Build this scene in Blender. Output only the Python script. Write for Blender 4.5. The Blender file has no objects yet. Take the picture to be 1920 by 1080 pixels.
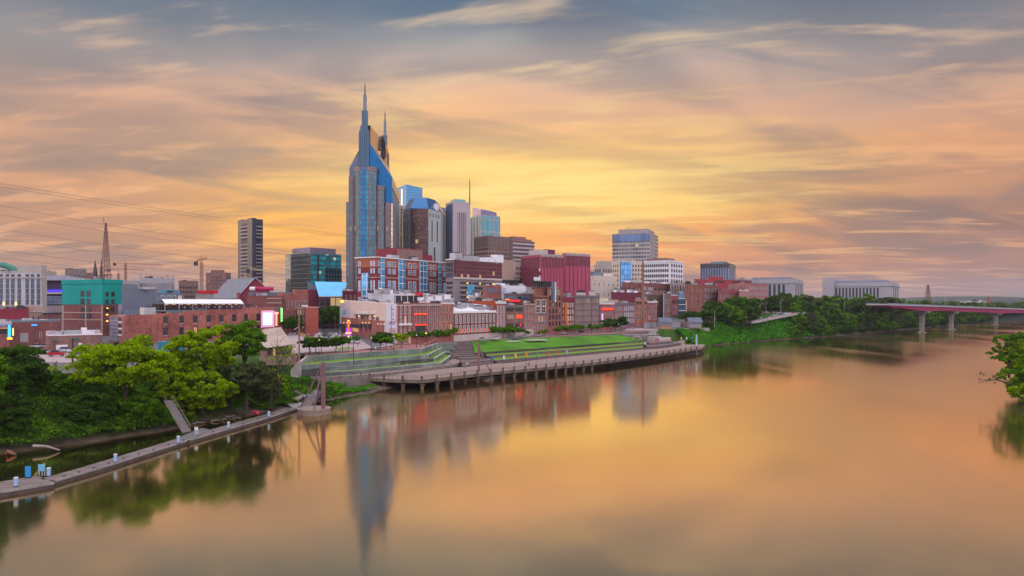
import bpy, bmesh, math, random
import numpy as np
from mathutils import Vector, Matrix
R = math.radians
random.seed(7)
S = bpy.context.scene
COL = S.collection

# ------------------------------------------------------------------ camera
F, HZ, HCAM = 1340.0, 567.0, 27.0          # focal length / horizon row in 1920x1080 pixels, eye height (m)
cam_d = bpy.data.cameras.new('camera'); cam = bpy.data.objects.new('camera', cam_d); COL.objects.link(cam)
cam.location = (0, 0, HCAM); cam.rotation_euler = (R(90), 0, 0)
cam_d.sensor_width = 36; cam_d.lens = 36 * F / 1920; cam_d.shift_y = (HZ - 540) / 1920
cam_d.clip_start = 0.5; cam_d.clip_end = 30000
S.camera = cam
S.view_settings.view_transform = 'Standard'; S.view_settings.look = 'None'
S.view_settings.exposure = 0.0; S.view_settings.gamma = 1.0
S.render.resolution_x = 1024; S.render.resolution_y = 576
S.cycles.max_bounces = 6; S.cycles.diffuse_bounces = 3; S.cycles.glossy_bounces = 3
S.cycles.transmission_bounces = 2; S.cycles.transparent_max_bounces = 6
S.cycles.caustics_reflective = False; S.cycles.caustics_refractive = False
S.cycles.sample_clamp_indirect = 3.0

# ------------------------------------------------------------------ node helper
class NT:
    def __init__(s, tree): s.t = tree; s.n = tree.nodes; s.l = tree.links
    def add(s, typ, **kw):
        n = s.n.new(typ)
        for k, v in kw.items():
            if k.startswith('i_'): s.set(n, k[2:], v)
            elif k.isdigit(): s.set(n, int(k), v)
            else: setattr(n, k, v)
        return n
    def set(s, n, key, v):
        sock = n.inputs[key] if not (isinstance(key, str) and key.isdigit()) else n.inputs[int(key)]
        if hasattr(v, 'is_output') or isinstance(v, bpy.types.NodeSocket): s.l.new(v, sock)
        else: sock.default_value = v
    def math(s, op, a, b=0.0, c=None, clamp=False):
        n = s.n.new('ShaderNodeMath'); n.operation = op; n.use_clamp = clamp
        s.set(n, 0, a); s.set(n, 1, b)
        if c is not None: s.set(n, 2, c)
        return n.outputs[0]
    def mix(s, f, a, b, typ='MIX'):
        n = s.n.new('ShaderNodeMix'); n.data_type = 'RGBA'; n.blend_type = typ; n.clamp_factor = True
        s.set(n, 0, f); s.set(n, 6, a); s.set(n, 7, b)
        return n.outputs[2]
    def ramp(s, fac, stops, interp='LINEAR'):
        n = s.n.new('ShaderNodeValToRGB'); cr = n.color_ramp; cr.interpolation = interp
        while len(cr.elements) > 1: cr.elements.remove(cr.elements[-1])
        for i, (p, c) in enumerate(stops):
            e = cr.elements[0] if i == 0 else cr.elements.new(p)
            e.position = p; e.color = c if len(c) == 4 else (*c, 1)
        s.set(n, 0, fac)
        return n.outputs[0]
    def smooth(s, x, a, b):
        n = s.n.new('ShaderNodeMapRange'); n.interpolation_type = 'SMOOTHSTEP'
        s.set(n, 0, x); n.inputs[1].default_value = a; n.inputs[2].default_value = b
        return n.outputs[0]
    def noise(s, vec, scale, detail=3, rough=0.5, dist=0.0):
        n = s.n.new('ShaderNodeTexNoise'); s.set(n, 'Vector', vec)
        n.inputs['Scale'].default_value = scale; n.inputs['Detail'].default_value = detail
        n.inputs['Roughness'].default_value = rough; n.inputs['Distortion'].default_value = dist
        return n.outputs[0]

def srgb(r, g, b):
    f = lambda c: (c / 255 / 12.92) if c / 255 <= 0.04045 else ((c / 255 + 0.055) / 1.055) ** 2.4
    return (f(r), f(g), f(b), 1)

# ------------------------------------------------------------------ world: dusk sky with streaked clouds
SUN_AZ, SUN_EL = R(-64.0), R(9.0)       # azimuth from +Y towards +X
world = bpy.data.worlds.new('World'); S.world = world; world.use_nodes = True
w = NT(world.node_tree); w.n.clear()
geo = w.add('ShaderNodeTexCoord'); sep = w.add('ShaderNodeSeparateXYZ', i_Vector=geo.outputs['Generated'])
X, Y, Z = sep.outputs
hor = w.math('SQRT', w.math('ADD', w.math('MULTIPLY', X, X), w.math('MULTIPLY', Y, Y)))
el = w.math('MULTIPLY', w.math('ARCTAN2', Z, hor), 57.2958)                   # elevation, degrees
az = w.math('MULTIPLY', w.math('ARCTAN2', X, Y), 57.2958)                     # azimuth, degrees (0 = ahead)
# cloud sheet coordinates: direction projected on a plane overhead, so streaks run to the horizon
zz = w.math('ADD', w.math('MAXIMUM', Z, 0.0), 0.11)
cx = w.math('DIVIDE', X, zz); cy = w.math('DIVIDE', Y, zz)
def cvec(sx, sy, ox=0.0, rot=0.0):
    c, s_ = math.cos(rot), math.sin(rot)
    a = w.math('ADD', w.math('MULTIPLY', cx, c * sx), w.math('MULTIPLY', cy, -s_ * sx))
    b = w.math('ADD', w.math('MULTIPLY', cx, s_ * sy), w.math('MULTIPLY', cy, c * sy))
    return w.add('ShaderNodeCombineXYZ', i_X=w.math('ADD', a, ox), i_Y=b, i_Z=ox).outputs[0]
n1 = w.noise(cvec(0.36, 0.62, 2.3, R(24)), 1.0, 4, 0.52, 0.6)     # broad sheets
n2 = w.noise(cvec(0.5, 1.2, 9.4, R(-16)), 1.0, 4, 0.55, 0.5)     # streaks, thin across
n3 = w.noise(cvec(1.5, 4.2, 3.7, R(12)), 1.0, 4, 0.55, 0.35)      # fine streaks
daz = w.math('ABSOLUTE', w.math('SUBTRACT', az, 1.0))
near = w.math('SUBTRACT', 1.0, w.smooth(daz, 3.0, 33.0))          # 1 ahead, 0 at the sides
elw = w.math('ADD', el, w.math('MULTIPLY', w.math('SUBTRACT', n1, 0.5), 9.0))
eln = w.math('DIVIDE', elw, 40.0, clamp=True)
e = lambda d: d / 40.0
c_mid = w.ramp(eln, [(0, srgb(228,154,118)), (e(3), srgb(244,156,88)), (e(5.5), srgb(255,164,70)), (e(8), srgb(255,194,84)),
                     (e(10.5), srgb(255,190,102)), (e(13.5), srgb(240,182,136)), (e(17), srgb(210,178,160)), (e(20), srgb(158,154,152)), (e(23), srgb(108,124,142)), (1, srgb(88,106,128))])
c_side = w.ramp(eln, [(0, srgb(152,116,110)), (e(3), srgb(164,120,106)), (e(6), srgb(176,124,100)), (e(10), srgb(212,150,110)),
                      (e(13), srgb(200,154,130)), (e(16), srgb(152,138,136)), (e(20), srgb(94,106,122)), (1, srgb(76,92,112))])
sky = w.mix(near, c_side, c_mid)
# grey-mauve cloud bellies
g = w.smooth(n2, 0.47, 0.62)
grey = w.ramp(w.math('DIVIDE', el, 30.0, clamp=True), [(0, srgb(136,102,100)), (0.2, srgb(138,102,94)), (0.42, srgb(156,124,114)), (0.60, srgb(128,130,138)), (0.72, srgb(80,102,126)), (1, srgb(72,94,122))])
gz = w.math('EXPONENT', w.math('MULTIPLY', w.math('ADD', w.math('POWER', w.math('DIVIDE', w.math('SUBTRACT', az, 3.0), 17.0), 2.0), w.math('POWER', w.math('DIVIDE', w.math('SUBTRACT', el, 10.0), 6.0), 2.0)), -1.0))
sky = w.mix(w.math('MULTIPLY', g, w.math('SUBTRACT', 0.80, w.math('MULTIPLY', gz, 0.50))), sky, grey)
g2 = w.smooth(w.noise(cvec(0.8, 1.3, 5.5, R(-30)), 1.0, 3, 0.5, 0.8), 0.47, 0.64)
sky = w.mix(w.math('MULTIPLY', g2, w.math('SUBTRACT', 0.66, w.math('MULTIPLY', gz, 0.46))), sky, w.mix(0.5, grey, srgb(120,112,116)))
# bright lit edges, strongest low and ahead
b = w.math('MULTIPLY', w.smooth(n3, 0.50, 0.66), w.math('SUBTRACT', 1.0, w.smooth(el, 6.0, 26.0)))
lit = w.mix(near, srgb(248,178,124), srgb(255,214,112))
sky = w.mix(w.math('MULTIPLY', b, 0.45), sky, lit)
b2 = w.math('MULTIPLY', w.smooth(n3, 0.54, 0.70), w.smooth(el, 11.0, 20.0))
sky = w.mix(w.math('MULTIPLY', b2, 0.5), sky, srgb(232,200,164))
# glow round the hidden sun
gx = w.math('DIVIDE', w.math('SUBTRACT', az, 1.0), 17.0); gy = w.math('DIVIDE', w.math('SUBTRACT', el, 9.0), 3.4)
glow = w.math('EXPONENT', w.math('MULTIPLY', w.math('ADD', w.math('MULTIPLY', gx, gx), w.math('MULTIPLY', gy, gy)), -1.0))
sky = w.mix(w.math('MULTIPLY', glow, w.math('ADD', 0.45, w.math('MULTIPLY', w.smooth(n3, 0.35, 0.65), 0.5))), sky, (1.0, 0.74, 0.24, 1))
gx2 = w.math('DIVIDE', w.math('SUBTRACT', az, -17.5), 6.0); gy2 = w.math('DIVIDE', w.math('SUBTRACT', el, 5.5), 2.6)
glow2 = w.math('EXPONENT', w.math('MULTIPLY', w.math('ADD', w.math('MULTIPLY', gx2, gx2), w.math('MULTIPLY', gy2, gy2)), -1.0))
sky = w.mix(w.math('MULTIPLY', glow2, w.math('ADD', 0.45, w.math('MULTIPLY', w.smooth(n3, 0.4, 0.6), 0.5))), sky, srgb(255,182,62))
# eastern and overhead half of the dusk sky (behind the viewer): pale lavender blue
back = w.math('MAXIMUM', w.smooth(w.math('ABSOLUTE', az), 55.0, 110.0), w.smooth(el, 28.0, 50.0))
bcol = w.ramp(w.math('DIVIDE', w.math('ADD', w.math('MULTIPLY', n1, 30.0), el), 100.0, clamp=True), [(0, (0.62, 0.50, 0.66, 1)), (0.3, (0.66, 0.62, 0.86, 1)), (0.7, (0.68, 0.70, 0.92, 1)), (1, (0.62, 0.66, 0.86, 1))])
bcol = w.mix(1.0, bcol, (2.22, 2.10, 1.74, 1), 'MULTIPLY')  # unseen back sky multiplied up to brighten the facades facing the camera
sky = w.mix(back, sky, bcol)
nish = w.add('ShaderNodeTexSky', sky_type='NISHITA', sun_disc=False, sun_elevation=SUN_EL, sun_rotation=SUN_AZ, altitude=150, air_density=1.4, dust_density=2.0)
bgA = w.add('ShaderNodeBackground', i_Color=nish.outputs[0], i_Strength=0.012)
bgB = w.add('ShaderNodeBackground', i_Color=sky, i_Strength=1.06)
addsh = w.add('ShaderNodeAddShader'); w.l.new(bgA.outputs[0], addsh.inputs[0]); w.l.new(bgB.outputs[0], addsh.inputs[1])
wo = w.add('ShaderNodeOutputWorld'); w.l.new(addsh.outputs[0], wo.inputs[0])
world.cycles.sampling_method = 'MANUAL'; world.cycles.sample_map_resolution = 512

sun_d = bpy.data.lights.new('sun', 'SUN'); sun_d.energy = 1.0; sun_d.angle = R(10); sun_d.color = (1.0, 0.66, 0.36)
sun = bpy.data.objects.new('sun', sun_d); COL.objects.link(sun)
sd = Vector((math.sin(SUN_AZ) * math.cos(SUN_EL), math.cos(SUN_AZ) * math.cos(SUN_EL), math.sin(SUN_EL)))
sun.rotation_euler = sd.to_track_quat('Z', 'Y').to_euler()

# ------------------------------------------------------------------ geometry helpers
def W(px, d): return Vector(((px - 960) * d / F, d))
def ZP(py, d): return HCAM - (py - HZ) * d / F
def P(px, py, d): return Vector(((px - 960) * d / F, d, ZP(py, d)))
def DG(py, z): return (HCAM - z) * F / (py - HZ)       # depth of a point of height z seen at row py
def G(px, py, z): d = DG(py, z); return Vector(((px - 960) * d / F, d, z))

class MB:
    def __init__(s): s.v = []; s.f = []; s.m = []; s.uv = []; s.mats = []; s.smooth = False
    def mi(s, m):
        if m not in s.mats: s.mats.append(m)
        return s.mats.index(m)
    def face(s, pts, m, uv=None):
        i = len(s.v); s.v += [tuple(p) for p in pts]; s.f.append(tuple(range(i, i + len(pts)))); s.m.append(s.mi(m))
        if uv is None:
            p = [Vector(q) for q in pts]; n = (p[1] - p[0]).cross(p[2] - p[0])
            if abs(n.z) > 0.7 * n.length: uv = [(q.x, q.y) for q in p]
            else:
                t = Vector((0, 0, 1)).cross(n); t.normalize() if t.length > 1e-9 else None
                uv = [(q.dot(t), q.z) for q in p]
        s.uv += uv
        return s
    def prism(s, poly, z0, z1, m, mt=None, mb=None, u0=0.0):
        """poly: ccw xy points; z1 may be list per vertex"""
        n = len(poly); zt = z1 if isinstance(z1, (list, tuple)) else [z1] * n; zb = z0 if isinstance(z0, (list, tuple)) else [z0] * n
        A = sum(poly[i][0] * poly[(i + 1) % n][1] - poly[(i + 1) % n][0] * poly[i][1] for i in range(n))
        if A < 0: poly = list(reversed(poly)); zt = list(reversed(zt)); zb = list(reversed(zb))
        u = u0
        for i in range(n):
            a, b = poly[i], poly[(i + 1) % n]; j = (i + 1) % n; L = math.hypot(b[0] - a[0], b[1] - a[1])
            s.face([(a[0], a[1], zb[i]), (b[0], b[1], zb[j]), (b[0], b[1], zt[j]), (a[0], a[1], zt[i])], m,
                   [(u, zb[i]), (u + L, zb[j]), (u + L, zt[j]), (u, zt[i])])
            u += L
        s.face([(p[0], p[1], zt[i]) for i, p in enumerate(poly)], mt or m)
        s.face([(p[0], p[1], zb[i]) for i, p in reversed(list(enumerate(poly)))], mb or m)
        return s
    def box(s, c, size, m, rz=0.0, mt=None):
        """c = centre of the base"""
        hx, hy = size[0] / 2, size[1] / 2; ca, sa = math.cos(rz), math.sin(rz)
        poly = [(c[0] + ca * x - sa * y, c[1] + sa * x + ca * y) for x, y in ((-hx, -hy), (hx, -hy), (hx, hy), (-hx, hy))]
        return s.prism(poly, c[2], c[2] + size[2], m, mt)
    def tube(s, pts, r, m, n=6, caps=True, twist=0.0):
        pts = [Vector(p) for p in pts]; rr = r if isinstance(r, (list, tuple)) else [r] * len(pts)
        base = len(s.v); mi = s.mi(m); up = None
        for k, p in enumerate(pts):
            d = (pts[min(k + 1, len(pts) - 1)] - pts[max(k - 1, 0)]).normalized()
            if up is None: up = Vector((0, 0, 1)) if abs(d.z) < 0.9 else Vector((1, 0, 0))
            a = d.cross(up)
            if a.length < 1e-6: a = d.orthogonal()
            a.normalize(); b = d.cross(a); up = -b if False else up
            for j in range(n):
                t = twist + 2 * math.pi * j / n; s.v.append(tuple(p + (a * math.cos(t) + b * math.sin(t)) * rr[k]))
        for k in range(len(pts) - 1):
            for j in range(n):
                q = base + k * n; s.f.append((q + j, q + (j + 1) % n, q + n + (j + 1) % n, q + n + j)); s.m.append(mi)
                s.uv += [(j / n, k), ((j + 1) / n, k), ((j + 1) / n, k + 1), (j / n, k + 1)]
        if caps:
            for q in (base, base + (len(pts) - 1) * n):
                s.f.append(tuple(q + j for j in range(n))); s.m.append(mi); s.uv += [(0, 0)] * n
        return s
    def bar(s, a, b, w_, m): return s.tube([a, b], w_ * 0.7071, m, 4, True, math.pi / 4)
    def cyl(s, c, r, h, m, n=12, r2=None, mt=None):
        r2 = r if r2 is None else r2
        lo = [(c[0] + r * math.cos(2 * math.pi * j / n), c[1] + r * math.sin(2 * math.pi * j / n), c[2]) for j in range(n)]
        hi = [(c[0] + r2 * math.cos(2 * math.pi * j / n), c[1] + r2 * math.sin(2 * math.pi * j / n), c[2] + h) for j in range(n)]
        for j in range(n):
            k = (j + 1) % n; s.face([lo[j], lo[k], hi[k], hi[j]], m, [(j, c[2]), (j + 1, c[2]), (j + 1, c[2] + h), (j, c[2] + h)])
        s.face(hi, mt or m); s.face(list(reversed(lo)), m)
        return s
    def build(s, name, parent=None, shift=None, link=True):
        me = bpy.data.meshes.new(name)
        o_ = rootloc(parent) if shift is None else Vector(shift)
        me.from_pydata([(x - o_[0], y - o_[1], z - o_[2]) for x, y, z in s.v], [], s.f)
        for m in s.mats: me.materials.append(m)
        me.polygons.foreach_set('material_index', s.m)
        if s.smooth: me.polygons.foreach_set('use_smooth', [True] * len(s.f))
        uvl = me.uv_layers.new(name='UVMap'); uvl.data.foreach_set('uv', [c for p in s.uv for c in p])
        me.update()
        o = bpy.data.objects.new(name, me)
        if link: COL.objects.link(o)
        if parent: o.parent = parent
        return o

def rootloc(p):
    v = Vector((0, 0, 0))
    while p is not None: v += Vector(p.location); p = p.parent
    return v
def tag(o, label=None, cat=None, group=None, kind=None):
    if label: o['label'] = label
    if cat: o['category'] = cat
    if group: o['group'] = group
    if kind: o['kind'] = kind
    return o
def thing(name, label, cat, loc=(0, 0, 0), group=None):
    o = bpy.data.objects.new(name, None); COL.objects.link(o); o.location = loc; o.empty_display_size = 0.5
    return tag(o, label, cat, group)
def copy_tree(o, parent=None):
    c = o.copy(); COL.objects.link(c); c.parent = parent
    for ch in list(o.children): copy_tree(ch, c)
    return c
def place(o, loc, rz=0.0, sc=None, label=None, group=None):
    o.location = loc; o.rotation_euler = (0, 0, rz)
    if sc: o.scale = sc if hasattr(sc, '__len__') else (sc, sc, sc)
    if label: o['label'] = label
    if group: o['group'] = group
    return o
ORD = ['first', 'second', 'third', 'fourth', 'fifth', 'sixth', 'seventh', 'eighth', 'ninth', 'tenth', 'eleventh', 'twelfth', 'thirteenth',
       'fourteenth', 'fifteenth', 'sixteenth', 'seventeenth', 'eighteenth', 'nineteenth', 'twentieth']
def nth(i): return ORD[i] if i < 20 else ('twenty-' + ORD[i - 20] if i < 29 else 'thirty-' + ORD[i - 30] if 29 < i < 39 else 'thirtieth')

# ------------------------------------------------------------------ materials
MC = {}
def mat(name, col, rough=0.8, metal=0.0, var=0.25, scale=0.3, emit=None, es=1.0, spec=0.3, scale2=None, bump=0.0):
    """plain weathered surface: base colour broken up by two octaves of noise in object space"""
    if name in MC: return MC[name]
    m = bpy.data.materials.new(name); m.use_nodes = True; t = NT(m.node_tree); b = t.n['Principled BSDF']; MC[name] = m
    b.inputs['Roughness'].default_value = rough; b.inputs['Metallic'].default_value = metal; b.inputs['Specular IOR Level'].default_value = spec
    col = (*col[:3], 1)
    if var:
        g_ = t.add('ShaderNodeNewGeometry').outputs['Position']
        a = t.noise(g_, scale, 3, 0.6); c = t.noise(g_, (scale2 or scale * 9), 2, 0.6)
        v = t.math('ADD', t.math('MULTIPLY', a, 0.6), t.math('MULTIPLY', c, 0.4))
        lo = tuple(x * (1 - var) for x in col[:3]) + (1,); hi = tuple(min(1, x * (1 + var)) for x in col[:3]) + (1,)
        t.set(b, 'Base Color', t.ramp(v, [(0.3, lo), (0.7, hi)]))
        if bump:
            bp = t.add('ShaderNodeBump', i_Strength=bump, i_Distance=0.3, i_Height=c); t.set(b, 'Normal', bp.outputs[0])
    else: b.inputs['Base Color'].default_value = col
    if emit: b.inputs['Emission Color'].default_value = (*emit[:3], 1); b.inputs['Emission Strength'].default_value = es
    return m
def brick(name, col, mortar=(0.34, 0.27, 0.25), rough=0.9, var=0.35, bw=0.62, bh=0.21):
    """brickwork in UV metres, with bleached and sooty courses and streaks running down"""
    if name in MC: return MC[name]
    m = bpy.data.materials.new(name); m.use_nodes = True; t = NT(m.node_tree); b = t.n['Principled BSDF']; MC[name] = m; col = (col[0] * 1.3, col[1] * 1.08, col[2] * 1.05)
    b.inputs['Roughness'].default_value = rough; b.inputs['Specular IOR Level'].default_value = 0.15
    uv = t.add('ShaderNodeTexCoord').outputs['UV']; pos = t.add('ShaderNodeNewGeometry').outputs['Position']
    c = Vector(col[:3])
    br = t.add('ShaderNodeTexBrick', i_Vector=uv, i_Color1=(*(c * 0.72), 1), i_Color2=(*(c * 1.35), 1), i_Mortar=(*mortar, 1))
    for k, v in (('Scale', 1.0), ('Mortar Size', 0.02), ('Brick Width', bw), ('Row Height', bh), ('Bias', -0.1)): br.inputs[k].default_value = v
    n = t.noise(pos, 0.16, 4, 0.6)
    mp = t.add('ShaderNodeMapping', i_Vector=uv); mp.inputs['Scale'].default_value = (0.9, 0.07, 1)
    st = t.noise(mp.outputs[0], 1.0, 3, 0.6)
    v = t.math('ADD', t.math('MULTIPLY', n, 0.65), t.math('MULTIPLY', st, 0.35))
    cc = t.mix(1.0, br.outputs[0], t.ramp(v, [(0.32, (1 - var,) * 3), (0.66, (1 + var * 0.6, 1 + var * 0.55, 1 + var * 0.5))]), 'MULTIPLY')
    t.set(b, 'Base Color', cc)
    return m
def glassgrid(name, gcol, fcol, cw, ch, fw, fh, metal=0.75, rough=0.12, var=0.35, lit=0.0, litcol=(1, 0.72, 0.3), lits=0.45, frough=0.6, fmetal=0.1, off=(0, 0)):
    """curtain wall in UV metres: cells cw x ch, frame members fw (vertical) and fh (horizontal) metres wide"""
    if name in MC: return MC[name]
    m = bpy.data.materials.new(name); m.use_nodes = True; t = NT(m.node_tree); MC[name] = m
    t.n.remove(t.n['Principled BSDF']); out = [x for x in t.n if x.type == 'OUTPUT_MATERIAL'][0]
    uv = t.add('ShaderNodeTexCoord').outputs['UV']; sp = t.add('ShaderNodeSeparateXYZ', i_Vector=uv)
    u = t.math('DIVIDE', t.math('ADD', sp.outputs[0], off[0] + 500 * cw), cw); v = t.math('DIVIDE', t.math('ADD', sp.outputs[1], off[1] + 50 * ch), ch)
    fu, fv = t.math('FRACT', u), t.math('FRACT', v)
    mask = t.math('MAXIMUM', t.math('LESS_THAN', fu, fw / cw), t.math('LESS_THAN', fv, fh / ch))
    cell = t.add('ShaderNodeCombineXYZ', i_X=t.math('FLOOR', u), i_Y=t.math('FLOOR', v))
    wn = t.add('ShaderNodeTexWhiteNoise', noise_dimensions='2D', i_Vector=cell.outputs[0]).outputs[0]
    c = Vector(gcol[:3])
    ns = t.noise(t.add('ShaderNodeNewGeometry').outputs['Position'], 0.05, 2, 0.5)
    k = t.math('ADD', t.math('MULTIPLY', wn, 0.6), t.math('MULTIPLY', ns, 0.5))
    gc = t.ramp(k, [(0.1, (*(c * (1 - var)), 1)), (0.9, (*(c * (1 + var)), 1))])
    gl = t.add('ShaderNodeBsdfPrincipled', i_Roughness=rough, i_Metallic=metal); t.set(gl, 'Base Color', gc)
    if lit:
        on = t.math('GREATER_THAN', wn, 1 - lit); gl.inputs['Emission Color'].default_value = (*litcol, 1)
        t.set(gl, 'Emission Strength', t.math('MULTIPLY', on, lits))
    fr = t.add('ShaderNodeBsdfPrincipled', i_Roughness=frough, i_Metallic=fmetal)
    f0 = Vector(fcol[:3]); t.set(fr, 'Base Color', t.ramp(ns, [(0.3, (*(f0 * 0.8), 1)), (0.7, (*(f0 * 1.2), 1))]))
    mx = t.add('ShaderNodeMixShader'); t.set(mx, 0, mask); t.l.new(gl.outputs[0], mx.inputs[1]); t.l.new(fr.outputs[0], mx.inputs[2]); t.l.new(mx.outputs[0], out.inputs[0])
    return m
def winglass(name, col, rough=0.15, metal=0.5, lo=0.4, hi=1.6, emit=None, es=1.0):
    if name in MC: return MC[name]
    m = bpy.data.materials.new(name); m.use_nodes = True; t = NT(m.node_tree); b = t.n['Principled BSDF']; MC[name] = m
    r = t.add('ShaderNodeObjectInfo').outputs['Random']; c = Vector(col[:3])
    t.set(b, 'Base Color', t.ramp(r, [(0.0, (*(c * lo), 1)), (1.0, (*(c * hi), 1))]))
    b.inputs['Roughness'].default_value = rough; b.inputs['Metallic'].default_value = metal
    if emit: b.inputs['Emission Color'].default_value = (*emit[:3], 1); b.inputs['Emission Strength'].default_value = es
    return m
def leafmat(name, dark, light, transl=0.35):
    if name in MC: return MC[name]
    m = bpy.data.materials.new(name); m.use_nodes = True; t = NT(m.node_tree); MC[name] = m
    t.n.remove(t.n['Principled BSDF']); out = [x for x in t.n if x.type == 'OUTPUT_MATERIAL'][0]
    g_ = t.add('ShaderNodeNewGeometry'); r = g_.outputs['Random Per Island']
    n = t.noise(g_.outputs['Position'], 0.35, 2, 0.5)
    k = t.math('ADD', t.math('MULTIPLY', r, 0.5), t.math('MULTIPLY', n, 0.55))
    c = t.ramp(k, [(0.2, dark), (0.8, light)])
    d_ = t.add('ShaderNodeBsdfDiffuse', i_Color=c); tr = t.add('ShaderNodeBsdfTranslucent', i_Color=c)
    mx = t.add('ShaderNodeMixShader', i_Fac=transl); t.l.new(d_.outputs[0], mx.inputs[1]); t.l.new(tr.outputs[0], mx.inputs[2]); t.l.new(mx.outputs[0], out.inputs[0])
    return m
def glow_m(name, col, s=2.0): return mat(name, col, 0.5, 0, 0, emit=col, es=s)

conc = mat('concrete', (0.36, 0.32, 0.31), 0.9, scale=0.25, var=0.35)
conc_pale = mat('pale_concrete', (0.50, 0.44, 0.42), 0.9, var=0.2)
conc_blue = brick('weathered_wall_concrete', (0.19, 0.27, 0.265), (0.08, 0.085, 0.085), var=0.5, bw=5.5, bh=30)
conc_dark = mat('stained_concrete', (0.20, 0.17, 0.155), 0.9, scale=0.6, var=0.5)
roofwhite = mat('white_roof_membrane', (0.70, 0.70, 0.74), 0.7, scale=0.15, var=0.18)
roofgrey = mat('grey_roof_gravel', (0.30, 0.28, 0.30), 0.9, scale=0.2, var=0.3)
roofpink = mat('pale_roof_gravel', (0.52, 0.42, 0.42), 0.9, scale=0.3, var=0.25)
trim_white = mat('white_trim', (0.72, 0.70, 0.72), 0.6, var=0.12)
trim_stone = mat('stone_trim', (0.48, 0.40, 0.38), 0.8, var=0.2)
metal_dark = mat('dark_metal', (0.05, 0.05, 0.055), 0.5, 0.3, var=0.2)
metal_grey = mat('galvanised_metal', (0.42, 0.43, 0.46), 0.45, 0.5, var=0.2)
rust = mat('rusty_steel', (0.30, 0.13, 0.09), 0.8, 0.1, var=0.35)
g_dark = winglass('dark_window_glass', (0.055, 0.05, 0.06), 0.2, 0.3)
g_blue = winglass('blue_window_glass', (0.14, 0.36, 0.62), 0.12, 0.7)
g_pale = winglass('pale_window_glass', (0.30, 0.30, 0.34), 0.25, 0.4)
g_warm = winglass('lit_window_glass', (0.4, 0.25, 0.1), 0.3, 0.0, emit=(1.0, 0.55, 0.18), es=0.4)

# ------------------------------------------------------------------ water
def water_mat():
    m = bpy.data.materials.new('river_water'); m.use_nodes = True; t = NT(m.node_tree)
    t.n.remove(t.n['Principled BSDF']); out = [x for x in t.n if x.type == 'OUTPUT_MATERIAL'][0]
    pos = t.add('ShaderNodeNewGeometry').outputs['Position']
    mp = t.add('ShaderNodeMapping', i_Vector=pos); mp.inputs['Rotation'].default_value = (0, 0, R(-35)); mp.inputs['Scale'].default_value = (1, 0.25, 1)
    n = t.noise(mp.outputs[0], 0.02, 3, 0.5, 0.5); f = t.noise(mp.outputs[0], 0.5, 2, 0.5)
    rg = t.ramp(n, [(0.35, (0.07,) * 3), (0.5, (0.10,) * 3), (0.62, (0.16,) * 3)])
    bp = t.add('ShaderNodeBump', i_Strength=0.035, i_Distance=0.25, i_Height=f)
    gl = t.add('ShaderNodeBsdfGlossy', i_Color=(1.0, 0.80, 0.55, 1)); t.set(gl, 'Roughness', rg); t.set(gl, 'Normal', bp.outputs[0])
    df = t.add('ShaderNodeBsdfDiffuse', i_Color=(0.055, 0.046, 0.018, 1))
    lw = t.add('ShaderNodeLayerWeight', i_Blend=0.5).outputs['Facing']         # 0 facing .. 1 grazing
    fac = t.ramp(lw, [(0.0, (0.05,) * 3), (0.6, (0.52,) * 3), (0.75, (0.80,) * 3), (0.88, (0.93,) * 3), (1.0, (0.97,) * 3)])
    mx = t.add('ShaderNodeMixShader'); t.set(mx, 0, fac); t.l.new(df.outputs[0], mx.inputs[1]); t.l.new(gl.outputs[0], mx.inputs[2]); t.l.new(mx.outputs[0], out.inputs[0])
    return m
wm = water_mat()
b = MB(); b.face([(-500, -60, 0), (9000, -60, 0), (9000, 9000, 0), (-500, 9000, 0)], wm)
tag(b.build('water'), 'still brown river mirroring the orange sky', 'river', kind='structure')

# ------------------------------------------------------------------ terrain
# west shoreline (city side), from behind the camera away from it:  x, y, slope offset, slope width, top height
WS = [(-135, -60, 2, 22, 10), (-118, 60, 2, 22, 10), (-100, 115, 2, 24, 10), (-91, 127.8, 2, 24, 10), (-84, 133.5, 2, 24, 10), (-79, 141, 2, 24, 10), (-72, 151, 2, 24, 10),
      (-68, 162, 4, 26, 10), (-62, 171, 5, 32, 10), (-56, 185, 3, 50, 10), (-49, 200, 0, 60, 10), (-42, 213, 0, 60, 10), (-35, 230, 0, 60, 10), (-24, 245, 0, 30, 10),
      (2, 270, 0, 30, 10), (40, 305, 0, 30, 10), (80, 352, 0, 30, 10), (104, 385, 0, 30, 10), (110, 410, 0, 26, 10), (121, 440, 0, 24, 10), (146, 470, 0, 24, 11.5),
      (170, 494, 0, 24, 14.5), (208, 530, 0, 26, 18.5), (243, 560, 0, 34, 18), (285, 596, 0, 40, 16), (345, 660, 0, 40, 15), (432, 748, 0, 40, 14),
      (520, 840, 0, 40, 13), (690, 1010, 0, 40, 12), (900, 1180, 0, 40, 12), (2200, 1700, 0, 40, 12), (9000, 2400, 0, 60, 14)]
ES = [(155, -60, 0, 14, 7), (150, 120, 0, 14, 7), (146, 190, 0, 14, 7), (163, 232, 0, 14, 7), (200, 280, 0, 14, 7), (262, 345, 0, 14, 7), (380, 450, 0, 14, 7), (640, 640, 0, 14, 7), (1300, 900, 0, 20, 8), (3000, 1150, 0, 20, 8), (9000, 1400, 0, 20, 8)]
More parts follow.
